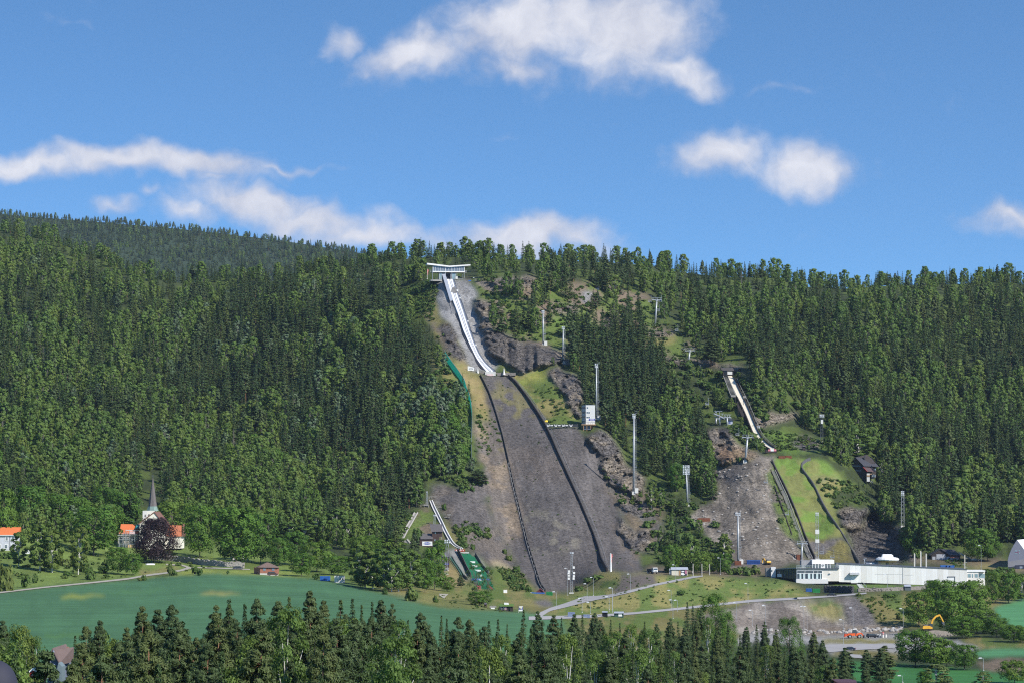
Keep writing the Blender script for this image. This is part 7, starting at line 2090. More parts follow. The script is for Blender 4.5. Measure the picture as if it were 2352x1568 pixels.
def cabin_at(c,x0,x1,y0,ye,y1,label,wall,roof,name='hut',cat='hut',depth=5,over=.5,wins=(),door=None,gable=False,apex=None,Y=None):
 """small building: walls x0..x1 from eaves row ye to ground row y1, roof up to row y0"""
 yb = gy(c,(x0 + x1) / 2,y1) if Y is None else Y
 r = thing(name,label,cat,W(c,(x0 + x1) / 2,y1,yb))
 f = lambda x,y,d: W(c,x,y,yb) + Vector((0,d,0))
 m = MB()
 if gable:
  ax_ = (x0 + x1) / 2 if apex is None else apex
  mpoly(m,c,[(x0,y1),(x0,ye),(ax_,y0 + (ye - y0) * .12),(x1,ye),(x1,y1)],yb,depth); bw(m,'wall',wall,r)
  m = MB(); ov = (x1 - x0) * .09
  for xa,ya,xb,yb_ in ((x0 - ov,ye + (ye - y0) * .12,ax_,y0),(ax_,y0,x1 + ov,ye + (ye - y0) * .12)):
   a,b_ = f(xa,ya,-over),f(xb,yb_,-over); t_ = Vector((0,0,.28)); d_ = Vector((0,depth + 2 * over,0))
   m.hexa([a,b_,b_ + d_,a + d_],[a + t_,b_ + t_,b_ + d_ + t_,a + d_ + t_])
  bw(m,'roof',roof,r)
 else:
  bx(m,c,x0,x1,ye,y1,yb,depth); bw(m,'wall',wall,r)
  m = MB(); ov = (x1 - x0) * .05
  a,b_ = f(x0 - ov,ye,-over),f(x1 + ov,ye,-over); c_,d_ = f(x0 - ov * .6,y0,depth / 2),f(x1 + ov * .6,y0,depth / 2)
  m.hexa([a,b_,b_ + Vector((0,depth + 2 * over,0)),a + Vector((0,depth + 2 * over,0))],[c_,d_,d_ + Vector((0,.15,0)),c_ + Vector((0,.15,0))])
  bw(m,'roof',roof,r)
 for x_0,x_1,y_0,y_1 in wins:
  m = MB(); q = (x_1 - x_0) * .14; bx(m,c,x_0 - q,x_1 + q,y_0 - q,y_1 + q,yb - .07,.07); w_ = bw(m,'window',WHITE,r)
  m = MB(); bx(m,c,x_0,x_1,y_0,y_1,yb - .13,.06); sbw(m,'pane',GLASS,w_,r)
 if door:
  m = MB(); bx(m,c,*door,yb - .08,.08); bw(m,'door',BLACK if wall != OFFW else GREYW,r)
 return r,yb
# brick building by the field
def brick_house():
 yb = gy(B3,510,880)
 r = thing('brick_building','low red brick building with brown hipped roof on the field bank','building',W(B3,510,880,yb))
 m = MB(); bx(m,B3,412,618,788,868,yb,7); bw(m,'wall',BRICK,r)
 m = MB(); bx(m,B3,410,614,855,882,yb - .05,7.1); bw(m,'plinth',LCONC,r)
 a,b_ = W(B3,412,790,yb),W(B3,340,785,yb + 7)
 m = MB(); m.hexa([b_ - Vector((0,0,3.6)),a - Vector((.02,0,3.6)),a + Vector((1,5,-3.6)),b_ + Vector((2,0,-3.6))],[b_,a - Vector((.02,0,0)),a + Vector((1,5,0)),b_ + Vector((2,0,0))]); bw(m,'side_wall',BRICK,r)
 m = MB(); f = lambda x,y,d: W(B3,x,y,yb) + Vector((0,d,0))
 e = [f(385,786,-.6),f(632,790,-.6),f(628,790,8),f(350,782,8)]
 m.hexa(e,[f(480,730,3.0),f(500,730,3.0),f(500,730,3.6),f(480,730,3.6)]); bw(m,'roof',mat('brown_shingle',(.17,.115,.095),.8,var=.2,scale=2),r)
 for x0,x1 in ((448,478),(552,582)):
  m = MB(); bx(m,B3,x0,x1,785,824,yb - .1,.1); bw(m,'window',mat('dull_window',(.22,.26,.32),.3),r)
brick_house()
# brown cabins of the little jump
def little_cabins():
 yb = gy(C6,500,930)
 r = thing('judges_cabin','dark brown cabin with raised tower and white lettered banner beside the little jump','cabin',W(C6,500,940,yb))
 m = MB(); bx(m,C6,385,590,800,945,yb,6); bw(m,'low_wall',BROWN,r)
 f = lambda x,y,d: W(C6,x,y,yb) + Vector((0,d,0))
 m = MB(); a,b_,c_,d_ = f(400,802,-.5),f(598,802,-.5),f(388,712,3.4),f(585,715,3.4)
 m.hexa([a,b_,b_ + Vector((0,8,0)),a + Vector((0,8,0))],[c_,d_,d_ + Vector((0,.2,0)),c_ + Vector((0,.2,0))]); lr = bw(m,'low_roof',GREYR,r)
 m = MB(); bx(m,C6,448,462,708,728,yb + 3,.8); sbw(m,'chimney',DARK,lr,r)
 m = MB(); bx(m,C6,582,738,685,765,yb + 1,6); bx(m,C6,582,690,765,860,yb + 1,6); bw(m,'tower_wall',BROWN,r)
 m = MB(); a,b_,c_,d_ = f(572,686,.2),f(752,686,.2),f(538,568,5),f(728,568,5)
 m.hexa([a,b_,b_ + Vector((0,8,0)),a + Vector((0,8,0))],[c_,d_,d_ + Vector((0,.2,0)),c_ + Vector((0,.2,0))]); bw(m,'tower_roof',GREYR,r)
 m = MB(); bx(m,C6,726,734,765,890,yb + 1,.3); bx(m,C6,690,720,830,862,yb + 1.5,.2); bw(m,'support_post',GREYW,r)
 for x0,x1,y0,y1 in ((622,644,692,718),(614,640,806,832)):
  m = MB(); bx(m,C6,x0,x1,y0,y1,yb + .92,.08); bw(m,'window',LGLASS,r)
 m = MB(); bx(m,C6,427,586,838,906,yb - .15,.15); bn = bw(m,'banner',WHITE,r)
 c0 = W(C6,505,868,yb - .2); k = yb / FPX / 1.7415 * SCALE[C6]
 m = MB(); m.prism([(c0.x + k * 56 * math.cos(t_),c0.y + .04,c0.z + k * 21 * math.sin(t_)) for t_ in np.linspace(0,2 * math.pi,25)[:-1]],(0,.03,0)); sbw(m,'oval',mat('banner_blue',(.06,.10,.42),.6),bn,r)
 lettering('lettering','HÆHRE',WHITE,bn,r,(c0.x,c0.y - .02,c0.z),k * 36)
 yb = gy(C6,780,1290)
 r = thing('lower_cabin','two storey dark cabin with grey roof and balcony beside the green landing mat','cabin',W(C6,780,1280,yb))
 f = lambda x,y,d: W(C6,x,y,yb) + Vector((0,d,0))
 m = MB(); bx(m,C6,690,848,1075,1250,yb,5); bw(m,'wall',BROWN,r)
 m = MB(); a,b_,c_,d_ = f(682,1078,-.5),f(866,1078,-.5),f(664,1010,3),f(845,1010,3)
 m.hexa([a,b_,b_ + Vector((0,6.5,0)),a + Vector((0,6.5,0))],[c_,d_,d_ + Vector((0,.2,0)),c_ + Vector((0,.2,0))]); bw(m,'roof',GREYR,r)
 m = MB(); a,b_,c_,d_ = f(690,1176,-1.6),f(800,1172,-1.6),f(684,1122,0),f(800,1122,0)
 m.hexa([a,b_,b_ + Vector((0,1.6,0)),a + Vector((0,1.6,0))],[c_,d_,d_ + Vector((0,.02,0)),c_ + Vector((0,.02,0))]); bw(m,'porch_roof',GREYR,r)
 m = MB(); bx(m,C6,712,848,1248,1276,yb - 1.5,1.6); bw(m,'balcony',GREYW,r)
 m = MB(); bx(m,C6,720,748,1085,1105,yb - .08,.08); bw(m,'window',LGLASS,r)
 m = MB(); bx(m,C6,716,842,1182,1200,yb - .2,.1); bw(m,'blue_banner',NAVY,r)
 m = MB(); bx(m,C6,766,780,1184,1198,yb - .28,.05); bx(m,C6,798,806,1184,1198,yb - .28,.05); bw(m,'white_mark',WHITE,r)
 m = MB(); bx(m,C6,772,790,1276,1345,yb - .8,.6); bx(m,C6,712,718,1276,1330,yb - 1.2,.2); bx(m,C6,838,846,1276,1330,yb - 1.2,.2); bw(m,'pillar',OFFW,r)
 # little inrun
 L = pts(C6,(545,205),(590,320),(650,440),(715,570),(770,690),(830,800),(880,880),(950,940),(1030,962))
 Rr = pts(C6,(582,200),(630,310),(690,430),(755,560),(815,690),(870,790),(920,870),(985,925),(1060,955))
 j = thing('little_inrun','narrow grey inrun with white edges of the smallest ski jump','ski jump',ppos(C6,700,560))
 m = MB(); lu,lv,ru,rv,Y = ribbon_path(L,Rr,40,1.4); ribbon(m,L,Rr,1.4,.6,40); bw(m,'track',mat('mauve_track',(.30,.27,.29),.7),j)
 for s_,nm in ((0,L),(1,Rr)):
  m = MB()
  for i in range(39):
   u0,v0 = (lu[i],lv[i]) if s_ == 0 else (ru[i],rv[i]); u1,v1 = (lu[i + 1],lv[i + 1]) if s_ == 0 else (ru[i + 1],rv[i + 1])
   m.bar(Vector(P(u0,v0,Y[i])) + Vector((0,0,.25)),Vector(P(u1,v1,Y[i + 1])) + Vector((0,0,.25)),.5,.6)
  bw(m,'edge_board',OFFW,j)
 yq = gy(C6,1010,985) - 1.4
 m = MB(); bx(m,C6,938,1095,964,994,yq,.5); bn = bw(m,'red_banner',RED,j)
 m = MB()
 for x0,x1,y0,y1 in ((982,1000,974,986),(1004,1012,972,986),(1016,1028,974,986),(1032,1042,970,984)): bx(m,C6,x0,x1,y0,y1,yq - .05,.05)
 for xx in (962,1070):
  c0 = W(C6,xx,979,yq - .05); kk = yq / FPX / 1.7415 * SCALE[C6] * 8; m.prism([(c0.x + kk * math.cos(t_),c0.y,c0.z + kk * math.sin(t_)) for t_ in np.linspace(0,6.283,11)[:-1]],(0,.05,0))
 sbw(m,'white_mark',WHITE,bn,j)
 m = MB(); bx(m,C6,1000,1160,1005,1024,gy(C6,1080,1024) - .6,.6); bw(m,'concrete_lip',LCONC,j)
 m = MB()
 for i in range(9):
  y = 185 + i * 19; bx(m,C6,612 + i * 6,690 + i * 6,y,y + 7,gy(C6,650 + i * 6,y) - 1.5,1.2)
 bw(m,'spectator_step',GREYW,j)
 m = MB(); y_ = gy(C6,560,160) - 1
 for (x0,y0,x1,y1) in ((555,125,605,210),(530,130,545,205),(605,150,640,150),(640,130,640,200),(690,180,745,350),(500,130,545,190),(545,128,655,132)): m.bar(W(C6,x0,y0,y_),W(C6,x1,y1,y_ - (y1 - y0) * .01),.22)
 bw(m,'start_railing',GREYW,j)
 p = thing('start_platform','weathered timber start platform at the head of the little inrun','platform',ppos(C6,500,300))
 yq = gy(C6,490,300) - 1
 m = MB(); bx(m,C6,450,530,262,280,yq,2.5); bw(m,'floor',GREYW,p)
 m = MB()
 for (x0,y0,x1,y1) in ((455,280,462,330),(525,280,530,320),(450,262,520,225),(400,262,450,266),(405,240,405,300),(530,215,530,265)): m.bar(W(C6,x0,y0,yq),W(C6,x1,y1,yq),.22)
 bw(m,'timber_frame',GREYW,p)
 p = thing('viewing_stand','small grey timber stand on posts on the gravel beside the little inrun','stand',ppos(C6,830,490))
 yq = gy(C6,830,490) - 1
 m = MB(); bx(m,C6,810,888,410,428,yq,2); bx(m,C6,770,870,452,462,yq,2); bw(m,'platform',GREYW,p)
 m = MB()
 for (x0,y0,x1,y1) in ((830,430,830,495),(885,410,868,460),(772,440,765,480),(815,400,815,440),(860,460,862,490)): m.bar(W(C6,x0,y0,yq),W(C6,x1,y1,yq),.25)
 bw(m,'post',DARK,p)
 pa = pog(pts(C6,(330,400),(290,470),(240,560),(185,650),(140,740),(100,815)),30)
 p = thing('old_timber_chute','bleached timber chute running down the dry bank left of the brown cabins','chute',pa[15])
 for s_ in (-.9,.9):
  m = MB()
  for i in range(29): m.bar(pa[i] + Vector((s_,0,.5)),pa[i + 1] + Vector((s_,0,.5)),.5,.5)
  bw(m,'side_rail',mat('bleached_wood',(.45,.42,.38),.9),p)
 m = MB()
 for i in range(29): m.bar(pa[i] + Vector((0,0,.2)),pa[i + 1] + Vector((0,0,.2)),1.4,.2)
 bw(m,'floor',GREYW,p)
 p = thing('timber_deck','grey timber deck with debris below the old chute','deck',ppos(C6,200,860))
 yq = gy(C6,200,860) - 1
 m = MB(); mpoly(m,C6,[(100,830),(180,815),(320,880),(330,895),(220,890)],yq,3); bw(m,'planking',GREYW,p)
 m = MB(); m.bar(W(C6,190,800,yq),W(C6,255,880,yq),.8); bw(m,'beam',mat('bleached_wood',(.45,.42,.38)),p)
 barrier('dark board on the cabin side of the green landing mat',pts(C6,(985,1005),(1030,1090),(1075,1180),(1125,1290),(1185,1400)),2.2,.5,DARK,30,name='mat_barrier',group='boards of the little jump')
 barrier('grey board on the far side of the green landing mat',pts(C6,(1260,1070),(1310,1150),(1360,1240),(1420,1310),(1470,1360)),2.0,.5,mat('grey_board',(.1,.1,.11)),30,name='mat_barrier',group='boards of the little jump')
 barrier('dark outer board along the gravel path by the lower cabin',pts(C6,(892,1100),(940,1190),(1000,1280),(1060,1370),(1130,1445)),1.2,.5,DARK,30,name='mat_barrier',group='boards of the little jump')
 pa = pog(pts(C6,(860,1100),(930,1210),(1000,1310),(1050,1400)),24)
 p = thing('green_stair','green railed stair climbing beside the lower cabin','stairs',pa[12])
 m = MB()
 for i in range(23): m.bar(pa[i] + Vector((0,0,1.2)),pa[i + 1] + Vector((0,0,1.2)),.16); m.bar(pa[i] + Vector((1,0,1.2)),pa[i + 1] + Vector((1,0,1.2)),.16); m.bar(pa[i],pa[i] + Vector((0,0,1.2)),.1)
 bw(m,'handrail',mat('green_rail',(.12,.28,.20),.6),p)
 m = MB()
 for i in range(23): m.box(pa[i].x,pa[i].x + 1,pa[i].y - .3,pa[i].y + .3,pa[i].z + .1,pa[i].z + .25)
 bw(m,'tread',GREYW,p)
 # distance lines on the mat
 for i,(x0,y0,x1,y1) in enumerate([(1137,1160,1257,1162),(1158,1223,1290,1224),(1196,1292,1345,1294),(1250,1368,1365,1372),(1310,1448,1362,1451)]):
  yq = gy(C6,(x0 + x1) / 2,(y0 + y1) / 2) - .8
  r = thing('distance_line','white distance board across the green landing mat, %s from its top' % ('first','second','third','fourth','fifth')[i],'marker',W(C6,(x0 + x1) / 2,y0,yq),group='distance boards on the green mat')
  m = MB(); m.bar(W(C6,x0,y0,yq),W(C6,x1,y1,yq),.6,.9); bw(m,'board',WHITE,r)
  m = MB(); m.bar(W(C6,x0,y0 + 2,yq + .2),W(C6,x0,y0 + 9,yq + .4),.15); m.bar(W(C6,x1,y1 + 2,yq + .2),W(C6,x1,y1 + 9,yq + .4),.15); bw(m,'stake',DSTEEL,r)
little_cabins()
# dark lodge on the right
def lodge():
 yb = gy(D7,800,1290) - 2
 r = thing('lodge','dark brown three storey timber lodge with balconies in the shade','house',W(D7,800,1200,yb))
 f = lambda x,y,d: W(D7,x,y,yb) + Vector((0,d,0))
 # gable side faces left-front, long side faces right-front
 A,B,Cc,D_ = f(300,1040,5.0),f(800,1260,0),f(1340,1130,4.0),f(880,1000,9.5)
 zt = lambda y: W(D7,0,y,yb).z
 m = MB(); m.hexa([A,B,Cc,D_],[Vector((A.x,A.y,zt(560))),Vector((B.x,B.y,zt(650))),Vector((Cc.x,Cc.y,zt(660))),Vector((D_.x,D_.y,zt(560)))]); bw(m,'wall',DARK,r)
 m = MB(); m.prism([Vector((A.x,A.y,zt(560))),Vector((B.x,B.y,zt(650))),f(460,290,3)],Vector((Cc - B)) * .98); bw(m,'gable',DARK,r)
 m = MB(); e0,e1,r0,r1 = f(770,640,-1.2),f(1440,665,3.2),f(450,280,2.6),f(1160,305,7)
 m.hexa([e0,e1,e1 + Vector((0,0,-.35)),e0 + Vector((0,0,-.35))],[r0,r1,r1 + Vector((0,.1,-.35)),r0 + Vector((0,.1,-.35))])
 e2,e3 = f(250,560,6.5),f(900,560,11)
 m.hexa([r0,r1,r1 + Vector((0,0,-.35)),r0 + Vector((0,0,-.35))],[e2,e3,e3 + Vector((0,0,-.35)),e2 + Vector((0,0,-.35))])
 rf = bw(m,'roof',SLATE,r)
 m = MB(); bx(m,D7,796,852,232,375,yb + 3,.8); sbw(m,'chimney',SLATE,rf,r)
 m = MB(); m.hexa([f(905,885,-3.4),f(1300,905,-1),f(1300,905,1),f(905,885,-1)],[f(740,688,-.6),f(1130,700,2.2),f(1130,700,2.6),f(740,688,-.2)]); pr = bw(m,'porch_roof',mat('red_brown_roof',(.085,.055,.055),.7),r)
 m = MB(); m.bar(f(740,686,-.7),f(905,885,-3.5),.25); sbw(m,'barge_board',RED,pr,r)
 for (x0,y0,x1,y1) in ((310,600,660,660),(330,790,700,850)):
  m = MB(); a,b_ = f(x0,y0,4.2),f(x1,y0 + 30,1.0); m.hexa([a,b_,b_ + Vector((.4,.6,0)),a + Vector((.4,.6,0))],[a - Vector((0,0,.9)),b_ - Vector((0,0,.9)),b_ + Vector((.4,.6,-.9)),a + Vector((.4,.6,-.9))]); bw(m,'balcony',mat('blue_grey_rail',(.12,.14,.17),.7),r)
 for i in range(5):
  x = 420 + i * 44; m = MB(); a,b_ = f(x,510,4.0 - i * .42),f(x + 28,515,3.75 - i * .42); m.hexa([a,b_,b_ + Vector((.1,.2,0)),a + Vector((.1,.2,0))],[a - Vector((0,0,1)),b_ - Vector((0,0,1)),b_ + Vector((.1,.2,-1)),a + Vector((.1,.2,-1))]); bw(m,'window',mat('lace_window',(.40,.34,.28),.5),r)
 for i in range(7):
  x = 340 + i * 62; m = MB(); a,b_ = f(x,965 + i * 24,4.4 - i * .62),f(x + 30,975 + i * 24,4.1 - i * .62); m.hexa([a,b_,b_ + Vector((.1,.2,0)),a + Vector((.1,.2,0))],[a - Vector((0,0,.7)),b_ - Vector((0,0,.7)),b_ + Vector((.1,.2,-.7)),a + Vector((.1,.2,-.7))]); bw(m,'window',mat('dim_window',(.22,.19,.11),.4),r)
 m = MB(); bx(m,D7,915,1035,960,1300,yb - 2.2,2); bx(m,D7,1120,1280,1005,1120,yb + .5,2); bw(m,'masonry',LCONC,r)
 m = MB(); bx(m,D7,910,1040,1030,1090,yb - 2.5,.3); bx(m,D7,1035,1120,940,1010,yb - 1,.3); bw(m,'terrace',mat('tan_wood',(.33,.22,.13),.8),r)
 m = MB(); bx(m,D7,1240,1290,760,820,yb + 3.0,.2); bw(m,'window',LGLASS,r)
lodge()
cabin_at(A5,812,842,208,222,265,'narrow dark hut in the bushes above the green landing strip',DARK,GREYR,depth=2.5)
cabin_at(A1,1690,1790,1268,1276,1330,'grey wooden hut with a small window on top of the dark cliff',mat('grey_hut_wall',(.14,.15,.16),.8),GREYR,depth=4,wins=((1706,1726,1292,1310),))
cabin_at(A2,470,515,378,392,420,'tiny dark blue hut among the trees near the top of the lift',mat('navy_wall',(.04,.06,.10),.7),SLATE,depth=3)
r,yb = cabin_at(C8,535,785,262,300,392,'pale shed with grey sloping roof and a colourful poster by the ramp',mat('cream_shed',(.62,.57,.47),.7,var=.06),LGREY,name='poster_shed',cat='shed',depth=5)
m = MB(); bx(m,C8,500,536,285,372,yb + .6,4); bw(m,'side_wall',mat('side_grey',(.42,.42,.44),.7),r)
m = MB(); bx(m,C8,648,676,312,388,yb - .1,.1); bw(m,'shutter',PLANK,r)
m = MB(); bx(m,C8,682,776,306,388,yb - .15,.12); po = bw(m,'poster',mat('dark_poster',(.05,.045,.08),.5,var=.3),r)
m = MB(); bx(m,C8,690,732,318,336,yb - .2,.04); mpoly(m,C8,[(684,350),(715,345),(745,375),(720,387),(684,380)],yb - .2,.04); sbw(m,'white_print',WHITE,po,r)
m = MB(); mpoly(m,C8,[(742,312),(772,310),(774,360),(756,372),(745,345)],yb - .2,.04); sbw(m,'pink_print',mat('pink_print',(.50,.20,.30),.5,var=.3,scale=1.5),po,r)
r,yb = cabin_at(D3,385,735,548,612,738,'turf roofed log hut with dark walls by the field corner',DARK,mat('turf',(.085,.15,.03),.95,var=.3,scale=1.5),name='turf_hut',depth=5,wins=((405,440,625,685),(478,500,635,690)),door=(620,660,625,720))
m = MB(); bx(m,D3,512,562,630,705,yb - .1,.1); bw(m,'notice_board',mat('mauve_board',(.35,.22,.25),.7),r)
m = MB(); bx(m,D3,372,384,600,690,yb - 1.0,.3); bx(m,D3,716,726,612,740,yb - 1.2,.3); bw(m,'porch_post',DARK,r)
m = MB(); mpoly(m,D3,[(500,512),(612,516),(628,566),(502,562)],yb + 1.5,.2); bw(m,'roof_sign',WHITE,r)
cabin_at(D3,-20,45,515,555,640,'little brown shed under the leaning tree by the field corner',BROWN,GREYR,depth=2.5)
r = thing('trailer_cover','low grey covered trailer with white bags beside the turf roofed hut','trailer',ppos(D3,215,680))
yb = gy(D3,215,680)
m = MB(); mpoly(m,D3,[(120,600),(290,598),(300,640),(118,645)],yb,2); bw(m,'cover',GREYW,r)
m = MB(); bx(m,D3,155,255,645,680,yb - .2,1.4); bw(m,'white_bag',WHITE,r)
r = thing('poster_board','blue and cream advertising board on short posts beside the road foot','sign',ppos(D3,935,775))
yb = gy(D3,935,775)
m = MB(); bx(m,D3,882,995,598,735,yb,.15); bw(m,'board',mat('poster_blue',(.13,.13,.28),.5,var=.2),r)
m = MB(); mpoly(m,D3,[(888,604),(990,602),(970,640),(940,700),(925,650),(890,640)],yb - .08,.05); bw(m,'print',mat('cream_print',(.66,.62,.48),.6),r)
m = MB(); bx(m,D3,878,990,700,735,yb - .1,.06); bw(m,'white_strip',WHITE,r)
m = MB(); bx(m,D3,872,880,735,780,yb,.15); bx(m,D3,980,988,735,780,yb,.15); bw(m,'post',OFFW,r)
r = thing('white_tank','white cubic water tank on the dry grass by the green mat','tank',ppos(D3,532,268))
yb = gy(D3,532,268)
m = MB(); bx(m,D3,484,580,182,262,yb,2); bw(m,'tank',WHITE,r); m = MB(); bx(m,D3,480,584,258,272,yb - .1,2.2); bw(m,'pallet',PLANK,r)
cabin_at(D3,1360,1540,155,240,285,'red brown gabled shed at the bottom end of the big landing hill',mat('red_shed',(.12,.025,.025),.8),mat('red_shed_roof',(.20,.05,.05),.7),name='gabled_shed',cat='shed',depth=4,gable=True,apex=1445)
r = thing('blue_barrier','long blue sheet barrier in front of the red brown shed','barrier',ppos(D3,1380,280))
yb = gy(D3,1380,280) - 2.5
m = MB(); mpoly(m,D3,[(1215,242),(1560,248),(1560,278),(1210,274)],yb,.4); bw(m,'sheet',BLUE,r); m = MB(); bx(m,D3,1190,1215,244,272,yb,.5); bw(m,'white_end',WHITE,r)
r,yb = cabin_at(A6,1112,1290,1292,1352,1402,'dark barn with grey garage doors on the bank above the stadium',DARK,SLATE,name='barn',cat='barn',depth=9,gable=True,apex=1205)
m = MB(); bx(m,A6,1165,1260,1345,1400,yb - .1,.1); bw(m,'garage_door',mat('grey_door',(.36,.37,.40),.6),r)
m = MB(); bx(m,A6,1122,1154,1370,1402,yb - .1,.1); bx(m,A6,1270,1304,1372,1402,yb - .1,.1); bw(m,'side_door',mat('grey_door',(.36,.37,.40)),r)
f = lambda x,y,d: W(A6,x,y,yb) + Vector((0,d,0))
m = MB(); bx(m,A6,1290,1415,1356,1400,yb + .4,8); bw(m,'annex_wall',mat('dull_red_wall',(.15,.06,.05),.8),r)
m = MB(); m.hexa([f(1300,1352,-.4),f(1425,1360,-.4),f(1425,1360,8),f(1300,1352,8)],[f(1205,1290,4.4),f(1360,1300,4.4),f(1360,1300,4.8),f(1205,1290,4.8)]); bw(m,'annex_roof',SLATE,r)
m = MB(); bx(m,A6,1340,1400,1378,1394,yb - .1,.1); bw(m,'red_sign',mat('pale_red',(.5,.2,.18),.6),r)
r = thing('conveyor','pale steel conveyor frame sloping down beside the barn','conveyor',ppos(A6,1470,1400))
yb = gy(A6,1470,1400)
m = MB(); m.bar(W(A6,1395,1325,yb),W(A6,1530,1395,yb),.5); m.bar(W(A6,1420,1345,yb),W(A6,1525,1400,yb),.3); bw(m,'belt_frame',STEEL,r); m = MB(); m.bar(W(A6,1520,1392,yb),W(A6,1520,1412,yb),.3); m.bar(W(A6,1405,1330,yb),W(A6,1400,1400,yb),.3); bw(m,'support',STEEL,r)
# arched hall at the right edge
def hall():
 yb = gy(C2,1100,1215)
 r = thing('arched_hall','grey arched storage hall with white curved roof at the right frame edge','hall',W(C2,1200,1210,yb))
 prof = [(822,1165),(822,1000),(850,880),(905,740),(965,620),(1055,485),(1140,600),(1225,720),(1300,860),(1350,1000),(1370,1140)]
 m = MB(); mpoly(m,C2,prof,yb,.4); fr = bw(m,'front',mat('blue_grey_cloth',(.16,.17,.22),.7,var=.06),r)
 m = MB()
 secs = [[W(C2,x,y,yb) + Vector((0,d,0)) + (Vector((9,0,0)) * (d / 30)) for x,y in prof] for d in (.4,30)]
 m.loft(secs,closed=True); bw(m,'roof',WHITE,r)
 m = MB(); mpoly(m,C2,[(826,1030),(1360,950),(1372,1140),(826,1165)],yb - .2,.2); bw(m,'skirt',mat('grey_cloth',(.20,.20,.22),.7),r)
 m = MB(); mpoly(m,C2,[(1010,1120),(1370,1105),(1372,1215),(1010,1215)],yb - .5,.3); mpoly(m,C2,[(810,1180),(1010,1145),(1010,1200),(800,1205)],yb - .45,.25); bw(m,'gate',mat('dark_blue_gate',(.03,.035,.06),.5),r)
 m = MB()
 for x0,x1,y0,y1 in ((1005,1065,750,775),(1090,1125,745,765),(1005,1070,825,842),(1095,1128,808,828)): bx(m,C2,x0,x1,y0,y1,yb - .08,.06)
 sbw(m,'emblem',mat('pale_teal_print',(.20,.32,.36),.6),fr,r)
 m = MB(); mpoly(m,C2,[(1068,750),(1080,745),(1095,830),(1080,835)],yb - .08,.06); bx(m,C2,1010,1070,785,800,yb - .08,.06); sbw(m,'emblem_mark',mat('dull_red_print',(.22,.08,.14),.6),fr,r)
 m = MB(); bx(m,C2,1120,1190,1150,1200,yb - .6,.1); bw(m,'pale_window',mat('pale_panel',(.24,.28,.34),.5),r)
hall()
